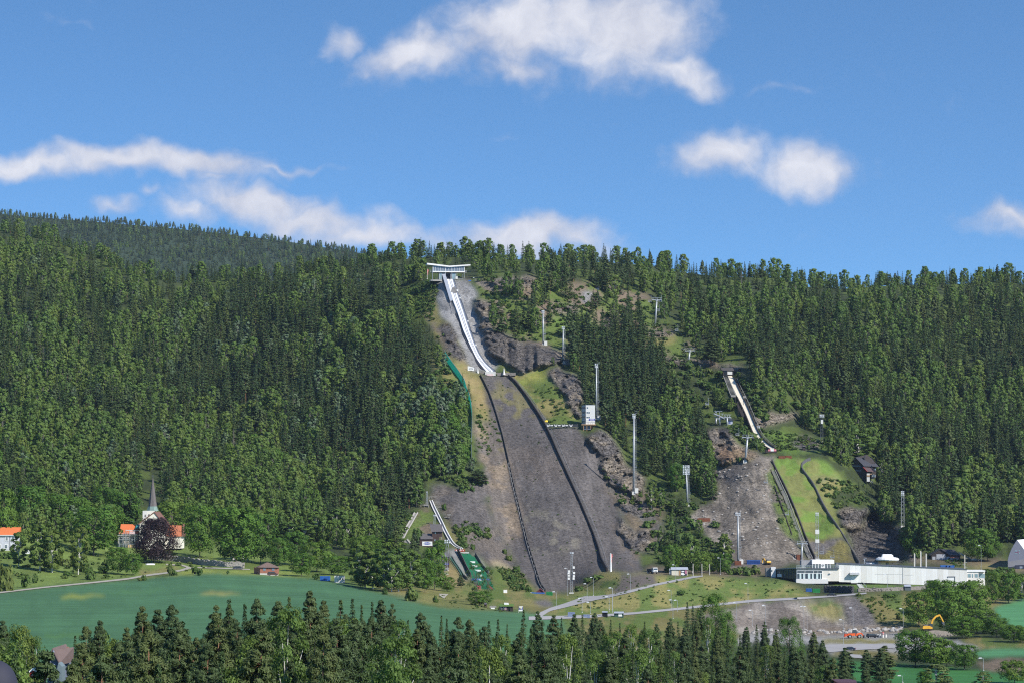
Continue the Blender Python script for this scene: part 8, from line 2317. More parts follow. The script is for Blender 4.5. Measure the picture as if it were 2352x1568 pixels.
# ------------------------------------------------------------------ the stadium
def stadium():
 YA,YB = 1476.0,1474.0
 r = thing('stadium_building','long low white concrete stadium building with glazed entrance and roof terrace','building',W(C7,1600,640,YA))
 # panelled wall
 pm = bpy.data.materials.new('panel_wall'); pm.use_nodes = True
 t = NT(pm.node_tree)
 oc = t.n('ShaderNodeTexCoord').outputs['Object']
 sx = t.n('ShaderNodeSeparateXYZ',{0: oc}).outputs[0]
 fl = t.math('FLOOR',t.math('DIVIDE',sx,2.82))
 wn = t.n('ShaderNodeTexWhiteNoise',{'W': fl},noise_dimensions='1D').outputs['Value']
 fr = t.math('FRACT',t.math('DIVIDE',sx,2.82))
 ln = t.math('LESS_THAN',fr,0.035)
 geo = t.n('ShaderNodeNewGeometry').outputs['Position']
 mp = t.n('ShaderNodeMapping',{'Vector': geo,'Scale': (1,1,.1)}).outputs[0]
 st = t.ramp(t.noise(mp,1.2,4.0),.3,.7)
 c_ = t.mix(wn,(.69,.67,.63),(.83,.82,.80))
 c_ = t.mix(t.math('MULTIPLY',st,.18),c_,(.55,.53,.49))
 c_ = t.mix(t.math('MULTIPLY',ln,.55),c_,(.3,.3,.3))
 bs = t.n('ShaderNodeBsdfPrincipled',{'Base Color': c_,'Roughness': .75,'Specular IOR Level': .3})
 t.n('ShaderNodeOutputMaterial',{'Surface': bs.outputs[0]})
 a,b_ = W(C7,1600,655,YA),W(D1,1885,735,YB)
 ta,tb = W(C7,1590,285,YA),W(D1,1885,392,YB)
 ta.x,ta.y,tb.x,tb.y = a.x,a.y,b_.x,b_.y
 d = (b_ - a); nv = Vector((-d.y,d.x,0)).normalized() * 26
 m = MB(); m.hexa([a,b_,b_ + nv,a + nv],[ta,tb,tb + nv,ta + nv]); wall = bw(m,'long_wall',pm,r)
 fp = lambda w_,zf: a.lerp(b_,w_) + (ta.lerp(tb,w_) - a.lerp(b_,w_)) * zf
 nf = Vector((d.y,-d.x,0)).normalized()
 def onwall(x0,x1,y0,y1,c,out=.1):
  """patch standing proud of the long wall"""
  q = []
  for x,y in ((x0,y1),(x1,y1),(x1,y0),(x0,y0)):
   u = c(x,y)[0]; ua,ub = proj(a)[0],proj(b_)[0]
   w_ = (u - ua) / (ub - ua); Yw = a.lerp(b_,w_).y
   p = W(c,x,y,Yw); q.append(p)
  return q,nf * out
 m = MB(); m.hexa([ta + nf * .25 - d.normalized() * .2,tb + nf * .25 + d.normalized() * .2,tb + nv,ta + nv],[p + Vector((0,0,.35)) for p in (ta + nf * .25 - d.normalized() * .2,tb + nf * .25 + d.normalized() * .2,tb + nv,ta + nv)]); bw(m,'roof_edge',DSTEEL,r)
 q,o = onwall(566,578,330,670,D1,.12); m = MB(); m.hexa(q,[p + o for p in q]); bw(m,'expansion_joint',mat('joint_grey',(.36,.36,.36),.7),r)
 q,o = onwall(1490,1622,545,700,D1,.1); m = MB(); m.hexa(q,[p + o for p in q]); dr = bw(m,'end_door',WHITE,r)
 m = MB()
 q,o = onwall(1480,1640,528,545,D1,.25); m.hexa(q,[p + o for p in q]); q,o = onwall(1624,1638,545,690,D1,.25); m.hexa(q,[p + o for p in q]); sbw(m,'door_frame',DSTEEL,dr,r)
 q,o = onwall(1850,1990,505,680,C7,.1); m = MB(); m.hexa(q,[p + o for p in q]); bw(m,'side_door',WHITE,r)
 q,o = onwall(1822,2020,458,505,C7,2.2); m = MB(); m.hexa(q,[p + o for p in q]); bw(m,'door_canopy',mat('canopy_grey',(.52,.52,.54),.6),r)
 m = MB()
 for x0,x1 in ((0,560),(600,780)):
  q,o = onwall(x0,x1,480 + x0 * .03,484 + x0 * .03,D1,.05); m.hexa(q,[p + o for p in q])
 bw(m,'panel_seam',mat('joint_grey',(.36,.36,.36)),r)
 # annex at the far end
 m = MB(); bx(m,D1,1886,2120,418,760,YB + 1,14); bx(m,D1,2120,2250,440,760,YB + 3,12); an = bw(m,'annex',mat('warm_white',(.74,.70,.65),.6,var=.05),r)
 m = MB(); bx(m,D1,1880,2255,405,436,YB + .6,14); sbw(m,'annex_roof',WHITE,an,r)
 for x0,x1,dd in ((1896,1960,0),(1985,2010,0),(2042,2104,0),(2122,2246,2)):
  m = MB(); bx(m,D1,x0,x1,478,548 if x1 < 2110 else 560,YB + .9 + dd,.1); bw(m,'annex_window',LGLASS,r)
 # entrance block
 m = MB(); bx(m,C7,706,1600,380,640,YA - 1.5,20); eb = bw(m,'entrance_wall',mat('cream_panel',(.72,.68,.61),.7,var=.06,streak=.3),r)
 m = MB(); bx(m,C7,706,1372,598,690,YA - 2.6,18); bw(m,'entrance_base',mat('base_white',(.68,.67,.65),.7,var=.08,streak=.3),r)
 m = MB(); bx(m,C7,722,1250,420,602,YA - 1.75,.25); wf = bw(m,'window_band',WHITE,r)
 for i,(x0,x1) in enumerate(((730,885),(897,1065),(1077,1155),(1166,1244))):
  m = MB(); bx(m,C7,x0,x1,426,462,YA - 1.85,.1); sbw(m,'upper_pane',GLASS,wf,r)
  m = MB(); bx(m,C7,x0,x1,478,590,YA - 1.85,.1); sbw(m,'lower_pane',GLASS,wf,r)
 m = MB()
 for x0,x1 in ((775,812),(852,882),(950,1000),(1036,1062),(1122,1140),(1140,1165),(1205,1225)): bx(m,C7,x0,x1,480,588,YA - 1.92,.05)
 sbw(m,'curtain',mat('pale_curtain',(.55,.66,.66),.7),wf,r)
 m = MB(); bx(m,C7,700,1600,366,386,YA - 2.2,1.2); bw(m,'eaves',DSTEEL,r)
 m = MB()
 for x in range(712,1600,55): bx(m,C7,x - 3,x + 3,306,370,YA - 1.9,.12)
 bx(m,C7,706,1590,304,311,YA - 1.9,.12); bx(m,C7,706,1590,330,334,YA - 1.9,.08); bx(m,C7,706,1590,350,354,YA - 1.9,.08)
 bw(m,'terrace_railing',mat('green_grey_rail',(.30,.36,.36),.5),r)
 m = MB(); bx(m,C7,1040,1500,195,282,YA + 8,10); bw(m,'upper_storey',WHITE,r)
 m = MB(); bx(m,C7,1042,1440,282,372,YA + 8.4,9); uw = bw(m,'upper_glazing',GLASS,r)
 m = MB()
 for x in (1046,1110,1168,1226,1300,1356,1415): bx(m,C7,x - 6,x + 6,270,372,YA + 8.2,.2)
 bx(m,C7,1228,1298,275,372,YA + 8.1,.2); sbw(m,'upper_mullion',WHITE,uw,r)
 c0 = W(C7,1262,312,YA + 8.0); kk = YA / FPX / 1.7415 * SCALE[C7]
 m = MB(); n = 16
 m.loft([[(c0.x + kk * rr_ * math.cos(t_),c0.y - dd,c0.z + kk * rr_ * math.sin(t_)) for rr_,dd in ((22,0),(22,.06),(13,.06),(13,0))] for t_ in np.linspace(0,6.283,n)]); sbw(m,'round_emblem',mat('emblem_dark',(.06,.06,.08),.5),uw,r)
 m = MB(); bx(m,C7,815,1040,210,345,YA + 12,8); bw(m,'shaded_upper_side',mat('shade_grey',(.30,.30,.31),.8),r)  # stands for the upper storey's shaded side; shade put into the grey
 # glazed wing to the left
 al,bl = W(C7,275,560,YA + 16),W(C7,706,600,YA - 1.4)
 tl,tb2 = W(C7,275,398,YA + 16),W(C7,706,378,YA - 1.4)
 tl.x,tl.y,tb2.x,tb2.y = al.x,al.y,bl.x,bl.y
 bk = Vector((6,10,0))
 m = MB(); m.hexa([al,bl,bl + bk,al + bk],[tl,tb2,tb2 + bk,tl + bk]); gw = bw(m,'glass_wing',glass_mat('green_glass',(.055,.075,.075),.12),r)
 m = MB()
 for i in range(9):
  w_ = i / 8; p,q = al.lerp(bl,w_),tl.lerp(tb2,w_); m.bar(p - Vector((.05,.15,0)),q - Vector((.05,.15,0)),.18)
 sbw(m,'wing_mullion',mat('dark_mullion',(.06,.07,.08),.5),gw,r)
 m = MB(); o_ = Vector((0,-1.2,0)); m.hexa([tl + o_,tb2 + o_,tb2 + bk,tl + bk],[p + Vector((0,0,.6)) for p in (tl + o_,tb2 + o_,tb2 + bk,tl + bk)]); bw(m,'wing_roof',mat('grey_green_roof',(.24,.27,.27),.6),r)
 m = MB(); bx(m,C7,180,278,348,560,YA + 15,5); bw(m,'end_block',mat('end_white',(.66,.65,.65),.7),r)
 m = MB(); bx(m,C7,68,182,372,545,YA + 17,5); bw(m,'dark_block',mat('slate_grey_wall',(.17,.18,.19),.8),r)
 m = MB(); bx(m,C7,186,208,402,446,YA + 14.9,.1); bw(m,'end_window',GLASS,r)
 m = MB(); bx(m,C7,312,345,490,552,YA + 10.5,.2); bx(m,C7,352,398,492,552,YA + 9.5,.2); bw(m,'white_sign',WHITE,r)
 m = MB(); bx(m,C7,850,1086,690,842,YA - 2.0,3); bw(m,'garage_door',mat('pale_garage',(.50,.50,.52),.7),r)
 m = MB(); bx(m,C7,1086,1300,686,880,YA - .5,3); bw(m,'lower_wall',CONC,r)
 m = MB(); p = W(C7,1418,470,YA - 1.8); m.box(p.x - .5,p.x + .4,p.y - .5,p.y,p.z - .25,p.z + .2); bw(m,'wall_lamp',WHITE,r)
 # steps and lawn walls
 s = thing('concrete_steps','pale concrete steps with handrail climbing to the stadium side door','steps',ppos(C7,2060,740))
 ys0,ys1 = gy(C7,2090,785) - 1.5,gy(C7,1990,685) - 1.5
 m = MB()
 for i in range(12):
  w_ = i / 12; x0,x1,y = 2030 - 75 * w_,2140 - 85 * w_,784 - 100 * w_
  bx(m,C7,x0,x1,y - 9,y + 8,ys0 + (ys1 - ys0) * w_,1.0)
 bw(m,'step',LCONC,s)
 m = MB(); m.bar(W(C7,2172,745,ys0),W(C7,2068,632,ys1),.16); m.bar(W(C7,2172,745,ys0),W(C7,2172,780,ys0),.16); m.bar(W(C7,2120,695,ys0),W(C7,2120,735,ys0),.14); bw(m,'handrail',STEEL,s)
stadium()
ground_wall('retaining_wall','massive dark boulder retaining wall beside the stadium garage','wall',pts(C7,(1285,880),(1450,885),(1600,890),(1750,893),(1885,895)),3.4,1.6,DSTONE,24)
ground_wall('retaining_wall','long grey boulder wall holding up the stadium lawn','wall',pts(A7,(925,462),(1050,458),(1180,455),(1300,450),(1430,445),(1590,432)),1.7,1.2,STONE,36)
cabin_at(D1,608,735,700,735,820,'small dark grey shed with ribbed roof on the stadium boulder wall',mat('anthracite',(.09,.11,.12),.6),LGREY,name='dark_shed',cat='shed',depth=4)
for x,y0,y1,lb in ((805,338,55,'tall pale timber post on the stadium roof edge, lift side'),(932,345,5,'tallest pale timber post on the stadium roof edge'),(1044,348,60,'tall pale timber post on the stadium roof edge, barn side')):
 yq = 1481.0; p = W(D1,x,y0,yq); q = W(D1,x,y1,yq)
 r = thing('roof_post',lb,'pole',p,group='posts on the stadium roof')
 m = MB(); m.bar(p - Vector((0,0,.5)),q,.45); bw(m,'post',mat('cream_post',(.58,.54,.45),.8),r); m = MB(); m.bar(p + Vector((.35,0,0)),q + Vector((.35,0,-.4)),.2); bw(m,'guide_strip',LGREY,r)
yq = 1481.0
r = thing('crossbar_pole','pale pole with short crossbars on the stadium roof corner','pole',W(D1,1840,385,yq))
m = MB(); m.bar(W(D1,1838,392,yq),W(D1,1836,90,yq),.4); bw(m,'pole',mat('cream_post',(.58,.54,.45)),r)
m = MB()
for y,s_ in ((165,1),(240,1),(285,-1),(335,1)): m.bar(W(D1,1838,y,yq),W(D1,1838 + 50 * s_,y + 5,yq),.16)
bw(m,'crossbar',STEEL,r)
# ------------------------------------------------------------------ vehicles
def wheel(root,x,y,rad,w_=.28):
 m = MB(); m.tube((x,y - w_ / 2,rad),(x,y + w_ / 2,rad),rad,n=14); o = m.build('tyre',RUBBER,root)
 m = MB(); m.tube((x,y - w_ / 2 - .02,rad),(x,y + w_ / 2 + .02,rad),rad * .55,n=10)
 q = m.build('rim',STEEL,o)
def car(c,x,y,label,m_,rz=0.0,kind='estate',dY=0.0):
 p = ppos(c,x,y,dY)
 r = thing('parked_car',label,'car',p,rz)
 prof = {'estate': [(-2.3,.35),(2.25,.35),(2.3,.75),(1.5,.95),(.75,1.45),(-1.6,1.48),(-2.25,1.0)],'suv': [(-2.35,.4),(2.3,.4),(2.35,.95),(1.45,1.1),(.8,1.75),(-2.0,1.8),(-2.38,1.1)],
   'saloon': [(-2.3,.35),(2.25,.35),(2.3,.75),(1.4,.92),(.6,1.40),(-.9,1.42),(-1.7,1.0),(-2.3,.95)]}[kind]
 m = MB(); m.prism([(a,-.88,b_) for a,b_ in prof],(0,1.76,0)); m.build('body',m_,r)
 t_ = prof[4][1]; b0 = prof[3][1] + .05
 m = MB(); m.prism([(1.15,-.9,b0),(.68,-.9,t_ - .1),(-.75 if kind == 'saloon' else -1.6,-.9,t_ - .1),(-1.3 if kind == 'saloon' else -1.95,-.9,b0)],(0,1.8,0)); m.build('side_window',GLASS,r)
 m = MB(); m.prism([(1.53,-.72,b0 - .02),(.83,-.68,t_ - .04),(.83,.68,t_ - .04),(1.53,.72,b0 - .02)],(.03,0,.03)); m.build('windscreen',GLASS,r)
 for sx in (-1.4,1.4):
  for sy in (-.82,.82): wheel(r,sx,sy,.34)
 for sy in (-.62,.62):
  m = MB(); m.box(2.22,2.34,sy - .2,sy + .2,.62,.78); m.build('headlight',LAMP,r)
  m = MB(); m.box(-2.36,-2.22,sy - .16,sy + .16,.78,.95); m.build('tail_light',RED,r)
 return r
car(C7,1445,955,'black car driving along the road below the stadium',BLACK,.05,'saloon',-1)
car(B1,2240,1000,'dark car parked under the churchyard trees by the stone wall',mat('dark_car',(.03,.035,.045),.3),.1,'estate',-1)
car(D2,690,372,'black estate car with bright headlights parked in the gravel yard',BLACK,.15,'suv')
car(D2,200,640,'dark blue car half hidden on the lower yard road',mat('navy_car',(.03,.04,.075),.3),2.9,'saloon')
car(D1,1620,205,'silver car parked on the bank beside the barn',mat('silver_car',(.45,.47,.49),.3,.4),.2,'estate',1)
car(D1,2055,212,'white car on the bare bank towards the arched hall',WHITE,.2,'saloon',1)
r = car(B3,560,884,'brown covered car beside the brick building wall',mat('brown_car',(.09,.045,.035),.5),0,'suv',-2)
def truck():
 p = ppos(C8,235,362)
 r = thing('tipper_truck','white cab tipper truck with dark tipping body on the stadium plateau','truck',p,-1.15)
 s_ = .95
 m = MB(s_); m.box(1.6,3.6,-1.25,1.25,.9,3.3); m.prism([(3.6,-1.25,.9),(3.85,-1.25,1.0),(3.8,-1.25,1.9),(3.6,-1.25,3.2)],(0,2.5,0)); cab = m.build('cab',WHITE,r)
 m = MB(s_); m.prism([(3.86,-1.1,2.0),(3.70,-1.1,3.0),(3.70,1.1,3.0),(3.86,1.1,2.0)],(.06,0,.01)); m.build('windscreen',GLASS,r)
 m = MB(s_); m.box(3.86,3.93,-.9,.9,1.15,1.3); m.box(3.86,3.93,-.9,.9,1.45,1.6); m.build('grille',DSTEEL,r)
 for sy in (-1.0,1.0):
  m = MB(s_); m.box(3.85,3.95,sy - .2,sy + .2,.95,1.12); m.build('headlight',LAMP,r)
  m = MB(s_); m.box(2.2,3.2,sy * 1.26 - .03,sy * 1.26 + .03,2.1,2.9); m.build('side_window',GLASS,r)
 m = MB(s_); m.box(-4.2,1.3,-1.3,1.3,1.1,1.3); m.box(-4.2,1.3,-1.3,-1.15,1.3,2.6); m.box(-4.2,1.3,1.15,1.3,1.3,2.6); m.box(1.15,1.3,-1.15,1.15,1.3,2.9); m.build('tipping_body',mat('tipper_dark',(.05,.06,.08),.6),r)
 m = MB(s_); m.box(-4.1,3.4,-.5,.5,.7,1.1); m.build('chassis',DSTEEL,r)
 for x in (2.7,-2.0,-3.3):
  for y in (-1.1,1.1): wheel(r,x * s_,y * s_,.5,.35)
truck()
def excavator(p,rz,label,raised,s_=1.0):
 r = thing('excavator',label,'excavator',p,rz)
 for y in (-1.15,1.15):
  m = MB(s_); m.prism([(-1.9,y - .3,.05),(1.9,y - .3,.05),(2.2,y - .3,.45),(1.9,y - .3,.9),(-1.9,y - .3,.9),(-2.2,y - .3,.45)],(0,.6,0)); m.build('track',RUBBER,r)
 m = MB(s_); m.prism([(-2.4,-1.35,1.1),(1.4,-1.35,1.1),(1.4,-1.35,1.7),(.2,-1.35,2.25),(-2.2,-1.35,2.25),(-2.5,-1.35,1.6)],(0,2.7,0)); m.build('house',YELLOW,r)
 m = MB(s_); m.box(-1.6,.1,-.8,.8,2.26,2.6); m.build('engine_cover',DSTEEL,r)
 m = MB(s_); m.prism([(.2,-1.3,1.7),(1.55,-1.3,1.7),(1.4,-1.3,3.0),(.3,-1.3,3.05)],(0,1.15,0)); m.build('cab',GLASS,r)
 m = MB(s_); m.tube((0,0,.9),(0,0,1.15),.9,n=14); m.build('slew_ring',DSTEEL,r)
 m = MB(s_)
 if raised: pts_ = [(1.2,1.6),(2.1,4.3),(3.4,5.6),(4.9,6.1)]; stick = [(4.9,6.3),(5.9,4.6),(6.5,3.4)]
 else: pts_ = [(1.2,1.6),(2.6,3.2),(3.6,3.5),(4.6,3.0)]; stick = [(4.6,3.1),(4.9,1.8),(4.7,.9)]
 for (a,b_),(c_,d_) in zip(pts_[:-1],pts_[1:]): m.bar((a,.25,b_),(c_,.25,d_),.5,.62)
 m.build('boom',YELLOW,r)
 m = MB(s_)
 for (a,b_),(c_,d_) in zip(stick[:-1],stick[1:]): m.bar((a,.25,b_),(c_,.25,d_),.4,.42)
 m.build('stick',YELLOW,r)
 e = stick[-1]
 m = MB(s_); m.prism([(e[0] - .5,-.3,e[1] + .1),(e[0] + .35,-.3,e[1] + .15),(e[0] + .4,-.3,e[1] - .7),(e[0] - .2,-.3,e[1] - .9),(e[0] - .7,-.3,e[1] - .4)],(0,1.1,0)); m.build('bucket',DSTEEL,r)
 return r
excavator(ppos(C8,2030,222),2.0,'yellow excavator with lowered arm beside the blue container on the scree track',False,.95)
# spoil heap under the other one
hp = ppos(D2,1960,345)
r = thing('spoil_heap','long low heap of grey earth and stones under the yellow excavator','heap',hp)
m = MB(); rr_ = random.Random(3)
secs = []
for i in range(15):
 x = -8 + i * 1.35; hgt_ = 2.6 * math.sin(math.pi * (i + .3) / 15) ** .7 * rr_.uniform(.85,1.1)
 secs.append([(x,-3.5 * rr_.uniform(.8,1.1),-.5),(x,-1.6,hgt_ * .7),(x,0,hgt_),(x,2,hgt_ * .6),(x,4,-.5)])
m.loft(secs); m.build('earth',mat('heap_earth',(.22,.19,.16),.95,var=.3,scale=1.2,bump=.6),r)
m = MB()
for i in range(60):
 x = rr_.uniform(-8,10); y = rr_.uniform(-3.4,-.5); s_ = rr_.uniform(.2,.55); zz = max(0,2.4 * math.sin(math.pi * min(1,(x + 8.4) / 19)) ** .7 * (1 + y / 3.6))
 m.lathe([(s_ * .6,-s_ * .5),(s_,0),(s_ * .5,s_ * .6)],5,(x,y,zz),i)
m.build('loose_stone',STONE,r)
excavator(hp + Vector((-1.5,1.0,2.0)),.25,'big yellow excavator with raised arm standing on the spoil heap',True,1.1)
def loader():
 p = ppos(D2,330,378)
 r = thing('wheel_loader','orange wheel loader with dark front bucket in the gravel yard','wheel loader',p,.05)
 s_ = 1.1
 m = MB(s_); m.prism([(-3.2,-.95,1.0),(-.2,-.95,1.0),(-.2,-.95,1.9),(-3.0,-.95,1.75)],(0,1.9,0)); m.prism([(.1,-.8,.9),(1.6,-.8,.9),(1.5,-.8,1.8),(.2,-.8,1.8)],(0,1.6,0)); m.build('body',ORPAINT,r)
 m = MB(s_); m.prism([(-1.2,-.75,1.85),(.5,-.75,1.85),(.3,-.75,3.2),(-1.0,-.75,3.2)],(0,1.5,0)); cb = m.build('cab',GLASS,r)
 m = MB(s_); m.box(-1.15,.45,-.8,.8,3.2,3.32); m.build('cab_roof',WHITE,cb)
 for y in (-.55,.55):
  m = MB(s_); m.bar((.8,y,1.6),(2.2,y,1.9),.25,.35); m.bar((2.2,y,1.9),(3.1,y,.7),.25,.3); m.build('lift_arm',ORPAINT,r)
 m = MB(s_); m.prism([(3.0,-1.4,.1),(4.2,-1.4,.05),(3.4,-1.4,.5),(3.3,-1.4,1.25),(2.95,-1.4,1.2)],(0,2.8,0)); m.build('bucket',DSTEEL,r)
 m = MB(s_); m.prism([(-4.3,-.9,.5),(-3.2,-.9,.9),(-3.2,-.9,1.6),(-4.2,-.9,1.75)],(0,1.8,0)); m.build('counterweight',mat('red_orange',(.6,.08,.03),.5),r)
 for x in (-2.2,1.3):
  for y in (-.95,.95): wheel(r,x * s_,y * s_,.78,.5)
loader()
for i,(x,y0,y1,lb) in enumerate([(800,292,360,'pale concrete ring beside the black car in the yard'),(853,292,362,'pale concrete ring, second from the black car'),(916,298,364,'pale concrete ring under the red drum'),(978,296,360,'pale concrete ring farthest from the black car')]):
 p = ppos(D2,x,y1); k = p.y / FPX / 1.7415 * SCALE[D2]; H = (y1 - y0) * k
 r = thing('concrete_ring',lb,'concrete ring',p,group='concrete rings in the yard')
 m = MB(); m.lathe([(26 * k,0),(26 * k,H)],16); m.build('ring',LCONC,r); m = MB(); m.lathe([(20 * k,H),(20 * k,H + .03)],14); m.build('opening',DSTEEL,r)
p = ppos(D2,916,362); k = p.y / FPX / 1.7415 * SCALE[D2]
r = thing('red_drum','red drum standing on top of a concrete ring in the yard','drum',p + Vector((0,0,66 * k)))
m = MB(); m.lathe([(26 * k,0),(28 * k,8 * k),(28 * k,40 * k),(22 * k,48 * k)],14); m.build('drum',mat('faded_red',(.42,.10,.10),.6),r); m = MB(); m.lathe([(30 * k,18 * k),(30 * k,24 * k)],14); m.build('hoop',OFFW,r)
# boulders edging the yard
BM = [mat('boulder',(.33,.31,.29),.9,var=.3,scale=1.2,bump=.5)]
rr_ = random.Random(8)
bmeshes = []
for i in range(4):
 m = MB(); m.lathe([(.35,-.6),(.85,-.3),(1.0,.1),(.7,.5),(.25,.7)],7,(0,0,0),i)
 o = m.build('yard_boulder',BM[0]); bmeshes.append(o.data); bpy.data.objects.remove(o)
for i in range(90):
 x = rr_.uniform(30,1300); y = 818 - 30 * min(1,max(0,(x - 500) / 800)) + rr_.uniform(-22,12) if x > 520 else 812 + rr_.uniform(-25,20)
 o = bpy.data.objects.new('boulder',bmeshes[i % 4]); COL.objects.link(o)
 p = ppos(A7,x,y); s_ = rr_.uniform(.5,1.35); o.location = p + Vector((0,0,.1)); o.scale = (s_ * rr_.uniform(.8,1.4),s_,s_ * rr_.uniform(.7,1.1)); o.rotation_euler = (rr_.uniform(-.3,.3),0,rr_.uniform(0,6))
 tag(o,'pale boulder in the ragged row along the foot of the gravel embankment','boulder','boulders edging the gravel yard')
for i in range(150):
 w_ = rr_.random()
 u = rr_.uniform(1600,1830); v = rr_.uniform(1060,1285)
 if not inp1(u,v,SCREE): continue
 o = bpy.data.objects.new('boulder',bmeshes[i % 4]); COL.objects.link(o)
 p = G(u,v); s_ = rr_.uniform(.35,1.0); o.location = p; o.scale = (s_ * rr_.uniform(.8,1.4),s_,s_ * rr_.uniform(.7,1.1)); o.rotation_euler = (rr_.uniform(-.4,.4),0,rr_.uniform(0,6))
 tag(o,'grey brown boulder lying loose on the stony scree','boulder','boulders on the scree')
# sheds seen between the near pines
r,yb = cabin_at(D4,1245,1400,465,495,640,'dark shelter with pale roof edge half hidden by near pines',BLACK,LGREY,name='shelter',cat='shelter',depth=4)
r,yb = cabin_at(D4,1600,1870,475,520,650,'shelter with white front panel beside the lower road',mat('dark_green_wall',(.04,.09,.07),.7),LGREY,name='shelter',cat='shelter',depth=4)
m = MB(); bx(m,D4,1718,1822,516,612,yb - .1,.1); bw(m,'white_panel',WHITE,r)
# ------------------------------------------------------------------ green net on posts
def green_net():
 pl = pts(A1,(470,1268),(545,1380),(600,1450),(640,1510),(690,1585)) + pts(A3,(548,255),(580,320),(600,420),(604,520),(600,640),(598,740),(600,850))
 pa = pog(pl,40)
 r = thing('safety_net_fence','tall green safety net on posts down the left side of the big jump','fence',pa[20])
 nm = bpy.data.materials.new('green_net'); nm.use_nodes = True
 t = NT(nm.node_tree)
 d_ = t.n('ShaderNodeBsdfDiffuse',{'Color': (.03,.42,.34,1)}); tr = t.n('ShaderNodeBsdfTransparent'); tl_ = t.n('ShaderNodeBsdfTranslucent',{'Color': (.05,.55,.44,1)})
 t.n('ShaderNodeOutputMaterial',{'Surface': t.n('ShaderNodeMixShader',{0: .10,1: t.n('ShaderNodeMixShader',{0: .65,1: d_.outputs[0],2: tl_.outputs[0]}).outputs[0],2: tr.outputs[0]}).outputs[0]})
 m = MB(); wall_along(m,pa,5.0,.08,.2); bw(m,'net',nm,r)
 m = MB()
 for i in range(0,40,3): m.bar(pa[i] - Vector((0,0,.5)),pa[i] + Vector((0,0,6.2)),.16)
 bw(m,'post',STEEL,r)
 m = MB()
 for i in range(39): m.bar(pa[i] + Vector((0,0,5.0)),pa[i + 1] + Vector((0,0,5.0)),.1)
 bw(m,'top_wire',STEEL,r)
green_net()
# ------------------------------------------------------------------ near houses in the corner
def near_house():
 Y = 330.0
 r = thing('weathered_house','steep gabled blue grey wooden house with brown roof among the near trees','house',W(C1,1780,1320,Y))
 f = lambda x,y,d: W(C1,x,y,Y) + Vector((0,d,0))
 m = MB(); mpoly(m,C1,[(1590,1700),(1590,860),(1785,440),(1985,830),(1985,1700)],Y,9); bw(m,'wall',mat('blue_grey_boards',(.17,.19,.27),.8,var=.10,scale=1.5,streak=.5),r)
 m = MB()
 for (xa,ya),(xb,yb_) in (((1570,905),(1785,395)),((1785,395),(2020,880))):
  a,b_ = f(xa,ya,-.5),f(xb,yb_,-.5); dd = Vector((.0,10,0)); t_ = Vector((0,0,.22))
  m.hexa([a,b_,b_ + dd,a + dd],[a + t_,b_ + t_,b_ + dd + t_,a + dd + t_])
 rf = bw(m,'roof',mat('brown_roof',(.16,.115,.105),.8,var=.15,scale=1.5),r)
 # the long roof slope shows to the side: the house is turned a little
 m = MB(); a,b_,c_,d_ = f(2010,850,-.4),f(2150,850,7),f(1790,400,-.4),f(2170,405,7)
 m.hexa([a,b_,b_ + Vector((0,0,-.2)),a + Vector((0,0,-.2))],[c_,d_,d_ + Vector((0,0,-.2)),c_ + Vector((0,0,-.2))]); sbw(m,'roof_slope',mat('brown_roof',(.16,.115,.105)),rf,r)
 m = MB(); bx(m,C1,2220,2290,300,560,Y + 6,.8); sbw(m,'chimney',mat('old_brick',(.28,.17,.13),.85),rf,r)
 m = MB(); mpoly(m,C1,[(1560,905),(1785,392),(1800,430),(1590,915)],Y - .6,.1); mpoly(m,C1,[(1785,392),(1830,470),(1815,500),(1775,430)],Y - .6,.1); bw(m,'barge_board',mat('pale_blue_board',(.34,.40,.50),.7),r)
 for x0,x1,y0,y1 in ((1795,1855,610,770),(1650,1720,1000,1190)):
  m = MB(); bx(m,C1,x0 - 14,x1 + 14,y0 - 14,y1 + 14,Y - .08,.08); w_ = bw(m,'window',mat('grey_green_frame',(.30,.34,.34),.7),r)
  m = MB(); xm,ym = (x0 + x1) / 2,(y0 + y1) / 2
  for p0,p1 in ((x0,xm - 4),(xm + 4,x1)):
   bx(m,C1,p0,p1,y0,ym - 4,Y - .14,.06); bx(m,C1,p0,p1,ym + 4,y1,Y - .14,.06)
  sbw(m,'pane',GLASS,w_,r)
 m = MB(); mpoly(m,C1,[(1780,1700),(1960,830),(2080,960),(2080,1700)],Y - 3,2.5); bw(m,'lean_to',mat('teal_grey_boards',(.15,.20,.22),.8),r)
 m = MB(); m.bar(f(1755,1300,-3.3),f(1972,820,-3.3),.18); bw(m,'lean_to_edge',mat('pale_blue_board',(.34,.4,.5)),r)
 Y = 190.0
 s = thing('red_playhouse','little red shed with thick white roof edge among the near leaves','shed',W(C1,1130,1290,Y))
 m = MB(); mpoly(m,C1,[(985,1290),(1000,1150),(1100,1080),(1215,1180),(1225,1290)],Y,1.8); bw(m,'wall',RED,s)
 m = MB(); mpoly(m,C1,[(970,1120),(1080,1020),(1130,1010),(1235,1100),(1215,1140),(1105,1075),(985,1155)],Y - .15,2.2); bw(m,'roof',WHITE,s)
 m = MB(); bx(m,C1,1060,1120,1228,1252,Y - .04,.04); bw(m,'window_sill',WHITE,s)
 for q in (r,s):
  pass
near_house()
r = thing('red_cottage','dark red cottage roof just showing at the bottom edge of the picture','house',W(A7,850,1262,330))
yq = 330.0
m = MB(); bx(m,A7,770,905,1242,1300,yq,6); bw(m,'wall',RED,r)
m = MB(); a,b_ = W(A7,755,1242,yq - .4),W(A7,918,1242,yq - .4); c_,d_ = W(A7,762,1224,yq + 3),W(A7,910,1220,yq + 3)
